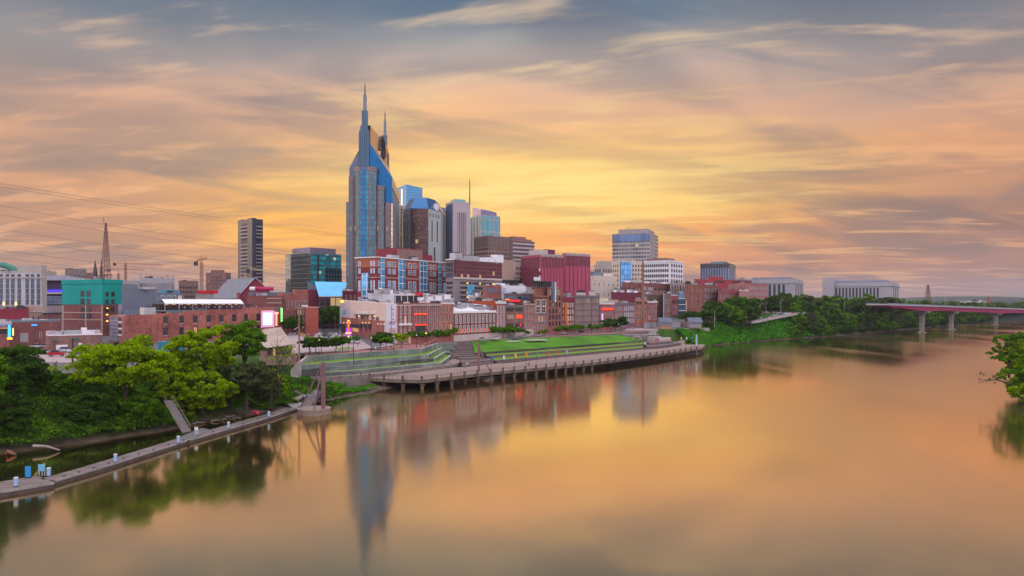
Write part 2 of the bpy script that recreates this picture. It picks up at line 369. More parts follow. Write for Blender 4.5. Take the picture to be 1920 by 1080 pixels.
def sdist(xs, ys, line):
    best = np.full(xs.shape, 1e9); sg = np.ones(xs.shape); att = np.zeros(xs.shape + (3,))
    for (x0, y0, *a0), (x1, y1, *a1) in zip(line[:-1], line[1:]):
        dx, dy = x1 - x0, y1 - y0; L2 = dx * dx + dy * dy
        t = np.clip(((xs - x0) * dx + (ys - y0) * dy) / L2, 0, 1)
        ex, ey = xs - x0 - t * dx, ys - y0 - t * dy; d = np.hypot(ex, ey)
        cr = dx * (ys - y0) - dy * (xs - x0); m = d < best - 1e-9
        best = np.where(m, d, best); sg = np.where(m, np.sign(cr), sg)
        for k in range(3): att[..., k] = np.where(m, a0[k] + (a1[k] - a0[k]) * t, att[..., k])
    return best * sg, att
PARK = [(-70, 226), (-60, 218), (-44, 216), (-30, 218), (-10, 232), (40, 285), (104, 372), (112, 392), (104, 448), (60, 452), (52, 490), (12, 424), (-8, 384), (-25, 345), (-42, 296), (-58, 262)]
def inpoly(xs, ys, poly):
    c = np.zeros(xs.shape, bool); n = len(poly)
    for i in range(n):
        x0, y0 = poly[i]; x1, y1 = poly[(i + 1) % n]
        c ^= ((y0 > ys) != (y1 > ys)) & (xs < (x1 - x0) * (ys - y0) / (y1 - y0 + 1e-12) + x0)
    return c
def hz(xs, ys, lump=True):
    xs, ys = np.asarray(xs, float), np.asarray(ys, float)
    dw, aw = sdist(xs, ys, WS); de, ae = sdist(xs, ys, ES); de = -de
    def prof(d, a):
        t = np.clip((d - a[..., 0] * 0) / np.maximum(a[..., 1], 1), 0, 1)
        t = t * t * (3 - 2 * t) * 0.6 + t * 0.4
        return np.where(d > 0, 0.15 + (a[..., 2] - 0.15) * t, np.maximum(-3, d * 0.5) - 0.1)
    z = np.maximum(prof(dw, aw), prof(de, ae))
    far = np.clip((np.hypot(xs, ys) - 1800) / 4000, 0, 1)
    hills = 55 * far * (0.55 + 0.45 * np.sin(xs * 0.0021 + 1.3) * np.cos(ys * 0.0013) + 0.25 * np.sin(xs * 0.0063 + ys * 0.002))
    z = np.where(z > 5, z + hills, z)
    if lump: z = z + np.where((z > 0.4) & (z < 9), 0.35 * np.sin(xs * 0.9) * np.cos(ys * 0.7), 0)
    return np.where(inpoly(xs, ys, PARK) & (dw > 0), np.minimum(z, 0.8), z)
def hz1(x, y): return float(hz(np.array([x]), np.array([y]), False)[0])
def axis(lo, hi, step, out, n):
    a = list(np.arange(lo, hi, step)); g_ = (out / step) ** (1 / n); s_ = step; r = []; x = hi
    for _ in range(n): r.append(x); s_ *= 1.17; x += s_
    return a + r
xs = [-v for v in reversed(axis(200, 201, 4, 9000, 38))] + list(np.arange(-198, 300, 4)) + axis(302, 303, 4, 9000, 38)
ys = list(np.arange(-60, 90, 10)) + list(np.arange(90, 700, 4)) + axis(702, 703, 4, 9000, 38)
gx_, gy_ = np.meshgrid(np.array(xs), np.array(ys)); hh = hz(gx_, gy_)
nx, ny = len(xs), len(ys)
def terrain_mat():
    m = bpy.data.materials.new('bank_earth_and_grass'); m.use_nodes = True; t = NT(m.node_tree); bs = t.n['Principled BSDF']; bs.inputs['Roughness'].default_value = 0.95; bs.inputs['Specular IOR Level'].default_value = 0.1
    g_ = t.add('ShaderNodeNewGeometry'); pz = t.add('ShaderNodeSeparateXYZ', i_Vector=g_.outputs['Position']).outputs; nz = t.add('ShaderNodeSeparateXYZ', i_Vector=g_.outputs['Normal']).outputs[2]
    a = t.noise(g_.outputs['Position'], 0.35, 4, 0.6); c = t.noise(g_.outputs['Position'], 0.03, 3, 0.5)
    dirt = t.ramp(a, [(0.3, (0.055, 0.042, 0.03)), (0.7, (0.15, 0.115, 0.085))])
    grass = t.ramp(a, [(0.3, (0.025, 0.06, 0.012)), (0.7, (0.07, 0.14, 0.02))])
    asph = t.ramp(a, [(0.3, (0.10, 0.095, 0.105)), (0.7, (0.17, 0.155, 0.165))])
    wood = t.ramp(c, [(0.3, (0.02, 0.035, 0.03)), (0.7, (0.04, 0.06, 0.045))])  # far woods: bluish tint in the base colour stands in for thicker haze
    hgt = t.math('ADD', pz[2], t.math('MULTIPLY', a, 1.6))
    k = t.mix(t.smooth(hgt, 1.0, 2.6), dirt, grass)
    k = t.mix(t.math('MULTIPLY', t.smooth(hgt, 9.6, 10.3), t.smooth(nz, 0.97, 0.995)), k, asph)
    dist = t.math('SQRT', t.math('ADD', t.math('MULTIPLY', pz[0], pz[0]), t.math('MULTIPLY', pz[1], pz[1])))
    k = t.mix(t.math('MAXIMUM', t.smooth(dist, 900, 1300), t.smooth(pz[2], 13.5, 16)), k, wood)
    t.set(bs, 'Base Color', k)
    return m
me = bpy.data.meshes.new('ground')
verts = np.stack([gx_.ravel(), gy_.ravel(), hh.ravel()], 1)
idx = np.arange(nx * ny).reshape(ny, nx)
quads = np.stack([idx[:-1, :-1].ravel(), idx[:-1, 1:].ravel(), idx[1:, 1:].ravel(), idx[1:, :-1].ravel()], 1)
def np_mesh(name, v, f, mats, smooth=False):
    me = bpy.data.meshes.new(name); k = f.shape[1]
    me.vertices.add(len(v)); me.vertices.foreach_set('co', np.asarray(v, np.float32).ravel())
    me.loops.add(f.size); me.loops.foreach_set('vertex_index', f.astype(np.int32).ravel())
    me.polygons.add(len(f)); me.polygons.foreach_set('loop_start', np.arange(0, f.size, k, dtype=np.int32)); me.polygons.foreach_set('loop_total', np.full(len(f), k, np.int32))
    for m in mats: me.materials.append(m)
    me.update(calc_edges=True)
    if smooth: me.polygons.foreach_set('use_smooth', np.ones(len(f), bool))
    return me
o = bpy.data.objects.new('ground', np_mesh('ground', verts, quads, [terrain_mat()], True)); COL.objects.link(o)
tag(o, 'river banks and city ground rising from the water', 'ground', kind='structure')

# ------------------------------------------------------------------ foliage
def leaves(cent, nrm, size, rng, spread=0.8):
    """one diamond-shaped leaf clump per centre, facing roughly along nrm"""
    n = len(cent); a = rng.normal(size=(n, 3)); nn = nrm + a * spread; nn /= np.linalg.norm(nn, axis=1)[:, None] + 1e-9
    t = np.cross(nn, rng.normal(size=(n, 3))); t /= np.linalg.norm(t, axis=1)[:, None] + 1e-9; b_ = np.cross(nn, t)
    s_ = (size * rng.uniform(0.55, 1.35, n))[:, None]; q = rng.uniform(0.5, 0.95, n)[:, None]
    bend = nn * s_ * 0.25
    v = np.stack([cent - t * s_, cent - b_ * s_ * q + bend, cent + t * s_, cent + b_ * s_ * q + bend], 1).reshape(-1, 3)
    f = np.arange(n * 4).reshape(n, 4)
    return v, f
def crown_pts(rng, n, rad, clumps, cr, squash=0.75, low=-0.75):
    """leaf positions on the outer shells of many clumps scattered through an ellipsoid"""
    rad = np.array(rad, float); c = []
    while len(c) < clumps:
        p = rng.normal(size=3); p /= np.linalg.norm(p); r = rng.uniform(0.35, 1.12) ** 0.6 * (1 + 0.16 * math.sin(5 * p[0] + 3 * p[1]))
        if p[2] * r > low: c.append(p * r * (rad - cr * 0.55))
    c = np.array(c); crs = cr * rng.uniform(0.4, 1.35, clumps)
    k = rng.integers(0, clumps, n); d = rng.normal(size=(n, 3)); d /= np.linalg.norm(d, axis=1)[:, None]
    d[:, 2] = np.where(d[:, 2] < -0.3, -d[:, 2] * 0.5, d[:, 2])
    pos = c[k] + d * crs[k][:, None] * (rng.uniform(0.5, 1.0, n) ** 0.5)[:, None] * np.array([1, 1, squash])
    nr = d * 0.7 + c[k] / np.linalg.norm(rad) * 0.6 + np.array([0, 0, 0.5])
    return pos, nr, c
def make_tree(name, seed, rad, h_trunk, leafm, bark, n=5000, clumps=40, cr=2.2, leaf=0.42, tr=0.45, label='', cat='tree', group=None, sparse=False, low=-0.75):
    rng = np.random.default_rng(seed); cz = h_trunk + rad[2] * 0.72
    root = thing(name, label, cat, (0, 0, 0), group)
    pos, nr, c = crown_pts(rng, n, rad, clumps, cr, low=low)
    pos[:, 2] += cz; v, f = leaves(pos, nr, leaf, rng)
    cm = bpy.data.objects.new('crown', np_mesh('crown', v, f, [leafm])); COL.objects.link(cm); cm.parent = root
    b = MB(); top = Vector((rng.normal() * .4, rng.normal() * .4, cz + rad[2] * 0.4))
    b.tube([(0, 0, -1.5), (0.05 * rng.normal(), 0.05 * rng.normal(), h_trunk * 0.5), (0.2 * rng.normal(), 0.2 * rng.normal(), h_trunk), top], [tr * 1.25, tr, tr * 0.8, tr * 0.15], bark, 7)
    for i in range(min(len(c), 16)):
        e_ = Vector(c[i]) + Vector((0, 0, cz)); t0 = rng.uniform(0.0, 0.6); st = Vector((0, 0, h_trunk * 0.75)).lerp(top, t0)
        mid = st.lerp(e_, 0.5) + Vector((0, 0, 0.12 * rad[2])); b.tube([st, mid, e_], [tr * 0.45, tr * 0.25, tr * 0.06], bark, 5)
    b.build('trunk', root)
    return root
bark = mat('bark', (0.075, 0.055, 0.045), 0.95, scale=1.5)
lf_yel = leafmat('yellow_green_leaves', (0.045, 0.12, 0.002, 1), (0.46, 0.64, 0.008, 1), 0.5)
lf_grn = leafmat('mid_green_leaves', (0.02, 0.07, 0.006, 1), (0.17, 0.36, 0.015, 1), 0.4)
lf_drk = leafmat('dark_green_leaves', (0.015, 0.048, 0.008, 1), (0.085, 0.16, 0.018, 1), 0.3)
lf_oliv = leafmat('olive_leaves', (0.03, 0.05, 0.02, 1), (0.12, 0.15, 0.05, 1), 0.3)
lf_vine = leafmat('vine_leaves', (0.012, 0.075, 0.008, 1), (0.11, 0.36, 0.015, 1), 0.35)

# ------------------------------------------------------------------ buildings
class Bld:
    """a block with corners P0 (near) P1 (right) P2 P3; faces F: P0-P1, E: P1-P2, L: P3-P0 (each read left to right from outside)"""
    def __init__(s, name, label, corners, z0, z1, wall, roof=None, cat='building', group=None, parapet=0.6, wallname='wall', root=None, capm=None, kind_units=True):
        s.c = [Vector((p[0], p[1])) for p in corners]; s.z0, s.z1 = z0, z1; s.n = 0; s.rest = {}
        ctr = sum(s.c, Vector((0, 0))) / len(s.c)
        s.root = root or thing(name, label, cat, (s.c[0].x, s.c[0].y, z0), group)
        b = MB(); b.prism([tuple(p) for p in s.c], z0, z1, wall, wall); s.wall = b.build(wallname, s.root)
        b = MB(); inn = [ctr + (p - ctr) * (1 - 0.5 / max(1, (p - ctr).length)) for p in s.c]
        b.prism([tuple(p) for p in inn], z1 + 0.004, z1 + 0.12, roof or roofgrey); s.roof = b.build('roof', s.root)
        if parapet:
            b = MB(); cm = capm or wall; n = len(s.c)
            for i in range(n):
                p, q = s.c[i], s.c[(i + 1) % n]; dr = (q - p).normalized(); nr = Vector((dr.y, -dr.x))
                if (p + q) .dot(nr) / 2 - ctr.dot(nr) < 0: nr = -nr
                a, e_ = p - dr * 0.05 + nr * 0.06, q + dr * 0.05 + nr * 0.06
                b.prism([tuple(a), tuple(e_), tuple(e_ - nr * 0.45), tuple(a - nr * 0.45)], z1 + 0.01 * i + 0.003, z1 + parapet + 0.01 * i, cm)
            b.build('parapet', s.root)
        ar = (s.c[1] - s.c[0]).length * (s.c[-1] - s.c[0]).length; rr = random.Random(name)
        if 150 < ar < 6000 and kind_units:
            for i in range(3 if ar < 500 else 6):
                k = rr.uniform(.8, 1.6) * (1 if ar < 900 else 1.6); s.unit(rr.uniform(.12, .88), rr.uniform(.15, .85), (2.0 * k, 1.5 * k, rr.uniform(.7, 1.5) * k), rr.choice((metal_grey, conc_pale, roofgrey, metal_dark)))
    def seg(s, face):
        c = s.c; return {'F': (c[0], c[1]), 'E': (c[1], c[2]), 'L': (c[-1], c[0])}[face]
    def frame(s, face):
        a, e_ = s.seg(face); L = (e_ - a).length; d = (e_ - a) / L
        return a, d, L, Vector((d.y, -d.x))
    def wins(s, face, cols, rows, u0=0.05, u1=0.95, v0=0.08, v1=0.92, fw=0.5, fh=0.6, style='dark', lit=0.05, name='window', out=0.0, skip=(), mk=None):
        a, d, L, nr = s.frame(face); H = s.z1 - s.z0; o_ = rootloc(s.root)
        cw, ch = L * (u1 - u0) / cols, H * (v1 - v0) / rows; w_, h_ = cw * fw, ch * fh; rz = math.atan2(d.y, d.x)
        for r in range(rows - 1, -1, -1):
            for k in range(cols):
                if (k, r) in skip: continue
                st = style
                if random.random() < lit: st = style + '+'
                me = (mk or window_mesh)(st, round(w_, 2), round(h_, 2))
                p = a + d * (L * u0 + (k + 0.5) * cw) + nr * (0.012 + out); z = s.z0 + H * v0 + r * ch + (ch - h_) / 2
                if s.n < 100:
                    o = bpy.data.objects.new(name, me); COL.objects.link(o); o.parent = s.root
                    o.location = (p.x - o_.x, p.y - o_.y, z - o_.z); o.rotation_euler = (0, 0, rz); s.n += 1
                else: s.rest.setdefault(name, []).append((me, Vector((p.x - o_.x, p.y - o_.y, z - o_.z)), rz))
    def finish(s):
        for name, lst in s.rest.items():
            b = MB()
            for me, loc, rz in lst:
                M_ = Matrix.Translation(loc) @ Matrix.Rotation(rz, 4, 'Z')
                for p in me.polygons: b.face([M_ @ me.vertices[i].co for i in p.vertices], me.materials[p.material_index])
            o = b.build(name, None, (0, 0, 0)); o.parent = s.root; o['kind'] = 'stuff'
        s.rest = {}
    def band(s, faces, v, h, out, m, name='string_course', u0=0.0, u1=1.0):
        """horizontal moulding, v = height fraction of its base (or >1.5: metres)"""
        z = s.z0 + (s.z1 - s.z0) * v
        for f in faces:
            a, d, L, nr = s.frame(f); p, q = a + d * (L * u0 - (out if u0 == 0 else 0)), a + d * (L * u1 + (out if u1 == 1 else 0))
            b = MB(); b.prism([tuple(p), tuple(q), tuple(q + nr * out), tuple(p + nr * out)], z, z + h, m); b.build(name, s.root)
    def panel(s, face, u0, u1, z0, z1, m, out=0.08, name='panel', label=None):
        a, d, L, nr = s.frame(face); p, q = a + d * L * u0 + nr * 0.005, a + d * L * u1 + nr * 0.005
        b = MB(); b.prism([tuple(p), tuple(q), tuple(q + nr * out), tuple(p + nr * out)], z0, z1, m)
        o = b.build(name, s.root)
        if label: o['label'] = label
        return o
    def unit(s, u, v, size, m=None, name='roof_unit', rz=None):
        """a box on the roof at fractions u (along F) and v (back from F)"""
        c = s.c; p = c[0].lerp(c[1], u).lerp(c[3].lerp(c[2], u), v); d = c[1] - c[0]
        b = MB(); b.box((p.x, p.y, s.z1 + 0.125), size, m or metal_grey, math.atan2(d.y, d.x) if rz is None else rz)
        b.box((p.x, p.y, s.z1 + 0.13 + size[2]), (size[0] * .6, size[1] * .6, size[2] * .15), metal_dark, math.atan2(d.y, d.x))
        return b.build(name, s.root)
    def box(s, u0, u1, v0, v1, z0, z1, m, name='penthouse', mt=None):
        c = s.c; q = lambda u, v: tuple(c[0].lerp(c[1], u).lerp(c[3].lerp(c[2], u), v))
        b = MB(); b.prism([q(u0, v0), q(u1, v0), q(u1, v1), q(u0, v1)], z0, z1, m, mt); return b.build(name, s.root)

WST = {  # frame, glass, extras
    'dark': (trim_stone, g_dark, 'sill'), 'white': (trim_white, g_dark, 'sill'), 'whitepale': (trim_white, g_pale, 'sill'),
    'arch': (trim_stone, g_dark, 'arch'), 'archw': (trim_white, g_dark, 'archhood'), 'blue': (trim_white, g_blue, ''), 'plain': (metal_dark, g_dark, ''),
    'bluebig': (trim_white, g_blue, 'big'), 'strip': (metal_dark, g_dark, 'strip'), 'pale': (trim_stone, g_pale, '')}
WM = {}
def window_mesh(style, w_, h_):
    k = (style, w_, h_)
    if k in WM: return WM[k]
    fm, gm, ex = WST[style.rstrip('+')]
    if style.endswith('+'): gm = g_warm
    b = MB(); t = max(0.06, min(0.16, w_ * 0.12)); x = w_ / 2; arch = ex.startswith('arch')
    def bx(x0, x1, z0, z1, y0, y1, m): b.prism([(x0, y0), (x1, y0), (x1, y1), (x0, y1)], z0, z1, m)
    b.face([(-x + .01, -0.02, 0.01), (x - .01, -0.02, 0.01), (x - .01, -0.02, h_ - .01)] + ([(x * .6, -0.02, h_ + w_ * .3), (0, -0.02, h_ + w_ * .42), (-x * .6, -0.02, h_ + w_ * .3)] if arch else []) + [(-x + .01, -0.02, h_ - .01)], gm)
    bx(-x - t * .4, -x + t, 0, h_, -0.14, 0, fm); bx(x - t, x + t * .4, 0, h_, -0.14, 0, fm)
    if not arch: bx(-x - t * .4, x + t * .4, h_ - t, h_ + t * .6, -0.145, 0, fm)
    elif ex == 'archhood':
        for s_ in (-1, 1): b.tube([(s_ * x, -0.08, h_), (s_ * x * .6, -0.08, h_ + w_ * .34), (0, -0.08, h_ + w_ * .5)], 0.16, fm, 4)
    else:
        for s_ in (-1, 1): b.tube([(s_ * x, -0.06, h_), (s_ * x * .6, -0.06, h_ + w_ * .32), (0, -0.06, h_ + w_ * .46)], 0.08, fm, 4)
    if ex == 'strip':
        nz_ = max(2, int(h_ / 3.6))
        for i in range(1, nz_): bx(-x, x, h_ * i / nz_ - .12, h_ * i / nz_ + .12, -0.06, 0, fm)
    elif ex == 'big':
        for q in (-w_ / 6, w_ / 6): bx(q - t * .35, q + t * .35, 0, h_, -0.1, 0, fm)
        for q in (0.3, 0.62): bx(-x, x, h_ * q - t * .4, h_ * q + t * .4, -0.105, 0, fm)
    else:
        bx(-x, x, h_ * .48 - t * .35, h_ * .48 + t * .35, -0.07, 0, fm)
        if w_ > 1.1: bx(-t * .3, t * .3, 0, h_, -0.075, 0, fm)
    if 'sill' in ex or 'arch' in ex: bx(-x - .15, x + .15, -0.22, 0.0, -0.22, 0, fm if style.startswith('white') or style.startswith('archw') else trim_stone)
    else: bx(-x - t * .4, x + t * .4, -t * .6, t * .5, -0.13, 0, fm)
    o = b.build('window', None, (0, 0, 0), link=False); me = o.data; bpy.data.objects.remove(o); WM[k] = me
    return me

def corner(pxL, pxM, pxR, d, t=30.0, LL=None, RL=None):
    """footprint of a block seen on its corner: nearest edge at column pxM, depth d; t = turn of the right face from straight away"""
    M_ = W(pxM, d); a = R(t); uR = Vector((math.sin(a), math.cos(a))); uL = Vector((-math.cos(a), math.sin(a)))
    def reach(u, px): k = (px - 960) / F; return (k * M_.y - M_.x) / (u.x - k * u.y)
    rl = RL if RL is not None else reach(uR, pxR); ll = LL if LL is not None else reach(uL, pxL)
    P0 = M_; P1 = M_ + uR * rl; P3 = M_ + uL * ll; P2 = P1 + uL * ll
    return [P0, P1, P2, P3]
def front(pa, da, pb, db, depth):
    """footprint given its visible front face between two columns"""
    return [W(pa, da), W(pb, db), W(pb, db + depth), W(pa, da + depth)]
def B(name, label, fp, top, d, wall, **kw):
    return Bld(name, label, fp, kw.pop('z0', 9.0), ZP(top, d), wall, **kw)

# colours of walls
br_red = brick('red_brick', (0.235, 0.066, 0.052)); br_dk = brick('dark_red_brick', (0.155, 0.038, 0.042)); br_brown = brick('brown_brick', (0.17, 0.095, 0.085))
br_or = brick('orange_brick', (0.34, 0.12, 0.08)); br_old = brick('old_speckled_brick', (0.285, 0.105, 0.085), (0.38, 0.25, 0.22), var=0.5, bw=0.9, bh=0.32)
br_pink = brick('pink_brick', (0.30, 0.13, 0.13)); br_mag = brick('maroon_brick', (0.235, 0.045, 0.07)); br_grey = brick('grey_brown_brick', (0.165, 0.12, 0.125))
maroon = mat('maroon_panel', (0.40, 0.08, 0.14), 0.8, var=0.12, scale=0.1); maroon_dk = mat('dark_maroon_panel', (0.17, 0.03, 0.055), 0.8, var=0.12)
maroon_red = mat('red_maroon_stucco', (0.23, 0.03, 0.05), 0.8, var=0.1)
tan = mat('tan_stucco', (0.42, 0.30, 0.24), 0.85, var=0.12); tan2 = mat('brown_stucco', (0.26, 0.15, 0.13), 0.85, var=0.12)
beige = mat('beige_stucco', (0.60, 0.47, 0.43), 0.85, var=0.08); cream = mat('cream_block', (0.58, 0.50, 0.44), 0.85, var=0.1)
white = mat('white_paint', (0.74, 0.73, 0.78), 0.7, var=0.08); slate = mat('slate_blue_metal', (0.145, 0.165, 0.215), 0.55, 0.2, var=0.12, scale=0.1)
slate2 = mat('blue_grey_cladding', (0.16, 0.21, 0.26), 0.55, 0.2, var=0.15); teal = mat('teal_sheathing', (0.0, 0.30, 0.26), 0.7, var=0.14, scale=0.12)
stone = mat('grey_limestone', (0.36, 0.35, 0.37), 0.85, var=0.12); stone2 = mat('warm_limestone', (0.40, 0.35, 0.32), 0.85, var=0.15)
red_panel = mat('bright_red_panel', (0.62, 0.02, 0.04), 0.5, var=0.05)
F_ = lambda z0, z1, t: z0 + (z1 - z0) * t

# ---- skyline towers ------------------------------------------------------------------------------------------------
def spired_tower():
    base = 9.0
    root = thing('spired_office_tower', 'tallest blue-grey glass tower, with two pointed spires like ears', 'skyscraper', (W(736, 555).x, 555, base))
    gw = glassgrid('tower_bay_glass', (0.06, 0.17, 0.21), (0.15, 0.105, 0.115), 2.4, 3.9, 0.5, 0.6, rough=0.15, lit=0.004)
    gs = glassgrid('tower_pinstripe_wall', (0.06, 0.10, 0.15), (0.28, 0.29, 0.36), 3.6, 60, 1.9, 0.3, rough=0.4, metal=0.3, fmetal=0)
    gb = glassgrid('tower_blue_gable_glass', (0.008, 0.105, 0.26), (0.008, 0.07, 0.18), 3.4, 46, 0.28, 0.3, rough=0.14, metal=0.85, var=0.1)
    gblue = glassgrid('tower_blue_strip_glass', (0.02, 0.14, 0.32), (0.03, 0.09, 0.17), 2.8, 3.9, 0.2, 0.35, rough=0.12, metal=0.85, lit=0.01)
    gpil = glassgrid('tower_ear_cladding', (0.045, 0.10, 0.16), (0.08, 0.12, 0.175), 1.6, 40, 0.5, 0.2, rough=0.25, metal=0.6, var=0.15)
    glf = glassgrid('tower_slope_cladding', (0.085, 0.12, 0.19), (0.13, 0.15, 0.21), 2.0, 3.9, 0.7, 0.3, rough=0.3, metal=0.5)
    groof = glassgrid('tower_sky_tinted_slope', (0.62, 0.40, 0.30), (0.30, 0.17, 0.12), 1.6, 3.0, 0.16, 0.2, rough=0.25, metal=0.85, var=0.08)  # glass roof slope; tan sunset reflection painted in as base colour
    stonew = mat('tower_granite', (0.215, 0.155, 0.165), 0.6, var=0.12)
    D0, D1 = 556.0, 640.0
    def near(px, py, d=D0): return P(px, py, d)
    xL, xR, xRf, xLf = W(655, D0).x, W(736, D0).x, W(748, D1).x, W(655, D0).x - 6
    zE = ZP(334, D0); zEl = ZP(315, D0); zR = ZP(268, D0)
    b = MB()   # shaft
    gable = [(xL, base), (xR, base), (xR, zE), (W(693, D0).x, zR), (W(680, D0).x, zR), (xL, zEl)]
    far = [(xLf, base), (xRf, base), (xRf, zE), (W(693, D0).x - 1.0, zR), (W(680, D0).x - 1, zR), (xLf, zEl)]
    # front wall in three colour fields: left granite-blue, centre, right deep blue
    xa, xb = W(674, D0).x, W(693, D0).x
    fr = lambda x, z: (x, D0, z)
    b.face([fr(xL, base), fr(xa, base), fr(xa, ZP(282, D0)), fr(xL, zEl)], glf, [(xL, base), (xa, base), (xa, zR), (xL, zEl)])
    b.face([fr(xa, base), fr(xb, base), fr(xb, zR), fr(xa, ZP(282, D0))], gpil, [(xa, base), (xb, base), (xb, zR), (xa, zR)])
    b.face([fr(xb, base), fr(xR, base), fr(xR, zE), fr(xb, zR)], gb, [(xb, base), (xR, base), (xR, zE), (xb, zR)])
    # right long face, with stone pinstripes, and left face, back
    L = math.hypot(xRf - xR, D1 - D0)
    b.face([(xR, D0, base), (xRf, D1, base), (xRf, D1, zE), (xR, D0, zE)], gs, [(0, base), (L, base), (L, zE), (0, zE)])
    b.face([(xLf, D1, base), (xL, D0, base), (xL, D0, zEl), (xLf, D1, zEl)], gs, [(0, base), (L, base), (L, zEl), (0, zEl)])
    b.face([(p[0], D1, p[1]) for p in reversed(far)], gb)
    b.build('shaft', root)
    b = MB()
    b.face([(xR, D0, zE), (xRf, D1, zE), (W(693, D0).x - 1, D1, zR), (W(693, D0).x, D0, zR)], groof, [(0, 0), (L, 0), (L, 60), (0, 60)])
    b.face([(W(693, D0).x, D0, zR), (W(693, D0).x - 1, D1, zR), (W(680, D0).x - 1, D1, zR), (W(680, D0).x, D0, zR)], metal_grey)
    b.face([(W(680, D0).x, D0, zR), (W(680, D0).x - 1, D1, zR), (xLf, D1, zEl), (xL, D0, zEl)], groof, [(0, 0), (L, 0), (L, 50), (0, 50)])
    b.build('sloped_roof', root)
    b = MB(); b.prism([(xR, D0 - .3), (xR + .5, D0 - .3), (xRf + .5, D1), (xRf, D1)], zE - 8, zE - 0.1, mat('tower_bronze_trim', (0.5, 0.3, 0.18), 0.35, 0.7)); b.build('cornice', root)
    # crest wall between the ears, pierced by an arch
    xc = W(688, D0).x + 1.0; zc0, zc1 = zR - 2, ZP(234, D0); ac, ar = 608.0, 13.0
    crest = glassgrid('tower_crest_panels', (0.60, 0.38, 0.24), (0.35, 0.20, 0.13), 3.0, 3.2, 0.15, 0.15, rough=0.3, metal=0.8, var=0.06)  # tan of the reflected sky painted into the panel colour
    b = MB(); N = 12
    zarch = lambda y: zc0 + 4 + math.sqrt(max(0, ar * ar - (y - ac) ** 2))
    yy = [D0 + 2, ac - ar] + [ac - ar * math.cos(math.pi * i / N) for i in range(1, N)] + [ac + ar, D1 - 4]
    for y0_, y1_ in zip(yy[:-1], yy[1:]):
        ins = ac - ar - 1e-6 <= y0_ and y1_ <= ac + ar + 1e-6
        za, zb_ = (zarch(y0_), zarch(y1_)) if ins else (zc0, zc0)
        for x_, fl in ((xc + 1.2, 1), (xc - 1.2, 0)):
            q = [(x_, y0_, za), (x_, y1_, zb_), (x_, y1_, zc1 - 0.0), (x_, y0_, zc1)]
            b.face(q if fl else q[::-1], crest, [(y0_, za), (y1_, zb_), (y1_, zc1), (y0_, zc1)] if fl else [(y0_, zc1), (y1_, zc1), (y1_, zb_), (y0_, za)])
        b.face([(xc + 1.2, y0_, zc1), (xc + 1.2, y1_, zc1), (xc - 1.2, y1_, zc1), (xc - 1.2, y0_, zc1)], metal_dark)
        b.face([(xc - 1.2, y0_, za), (xc - 1.2, y1_, zb_), (xc + 1.2, y1_, zb_), (xc + 1.2, y0_, za)], metal_dark)
    b.build('crest_wall', root)
    b = MB()
    b.tube([(xc + 1.3, ac + (ar + 1.5) * math.cos(t), zc0 + 4 + (ar + 1.5) * math.sin(t)) for t in [math.pi * i / 14 for i in range(15)]], 1.1, metal_dark, 6)
    b.bar((xc + 1.2, ac - 4, zc0 + 2), (xc + 1.2, ac - 4, zc0 + 14), 1.0, metal_dark); b.bar((xc + 1.2, ac - ar, zc0 + 6), (xc + 1.2, ac + ar, zc0 + 6), 1.0, metal_dark)
    b.build('arch_rim', root)
    # ears with spires
    for k, (px_c, d) in enumerate(((682.5, D0 - 1.5), (720.5, D1 - 4))):
        c = W(px_c, d); s_ = 1.0 if k == 0 else 0.86
        zz_ = [ZP(y, D0) for y in (312, 245, 236, 207, 177, 152)]
        b = MB()
        b.box((c.x, c.y + 3.5, zz_[0] if k == 0 else zR - 4), (7.6 * s_, 7.6 * s_, (zz_[1] - (zz_[0] if k == 0 else zR - 4))), gpil)
        b.box((c.x, c.y + 3.5, zz_[1] + .01), (6.0 * s_, 6.0 * s_, zz_[2] - zz_[1]), gpil)
        b.box((c.x, c.y + 3.5, zz_[2] + .02), (4.2 * s_, 4.2 * s_, zz_[3] - zz_[2]), gpil)
        for sx in (-1, 1): b.box((c.x + sx * 3.3 * s_, c.y + .6, zz_[0] if k == 0 else zR - 4), (1.5, 1.5, zz_[1] - zz_[0] + (0 if k == 0 else -12) - 3), gpil)
        b.build('ear', root)
        b = MB(); b.box((c.x, c.y + 3.5, zz_[3] + .03), (2.3 * s_, 2.3 * s_, zz_[4] - zz_[3]), slate2)
        b.cyl((c.x, c.y + 3.5, zz_[4] + .04), 0.55, (zz_[5] - zz_[4]) * .7, metal_dark, 8, 0.42); b.cyl((c.x, c.y + 3.5, zz_[4] + (zz_[5] - zz_[4]) * .7), 0.25, (zz_[5] - zz_[4]) * .3, metal_dark, 6, 0.1)
        b.build('spire', root)
    # stepped bays on the near end (half octagons)
    def bay(pa, pb, top, dd, nm='bay', strip=None):
        xa_, xb_ = W(pa, D0).x, W(pb, D0).x; ch = (xb_ - xa_) * 0.22; z1 = ZP(top, D0 - dd)
        poly = [(xa_, D0 - .01), (xa_, D0 - dd + ch), (xa_ + ch, D0 - dd), (xb_ - ch, D0 - dd), (xb_, D0 - dd + ch), (xb_, D0 - .01)]
        b = MB(); b.prism(poly, base, z1 - 3.5, gw, stonew, u0=1.2)
        cx_ = (xa_ + xb_) / 2
        b.prism([(cx_ + (p[0] - cx_) * 1.03, p[1] - (0.25 if i not in (0, 5) else 0)) for i, p in enumerate(poly)], z1 - 3.49, z1, stonew); b.build(nm, root)
        b = MB()
        for fx in (0.08, 0.28, 0.5, 0.72, 0.92): b.box((xa_ + (xb_ - xa_) * fx, D0 - dd + (0.1 if 0.2 < fx < 0.8 else ch * .75), base), (0.7, 0.7, z1 - base - 3.6), stonew)
        b.build('pilasters', root)
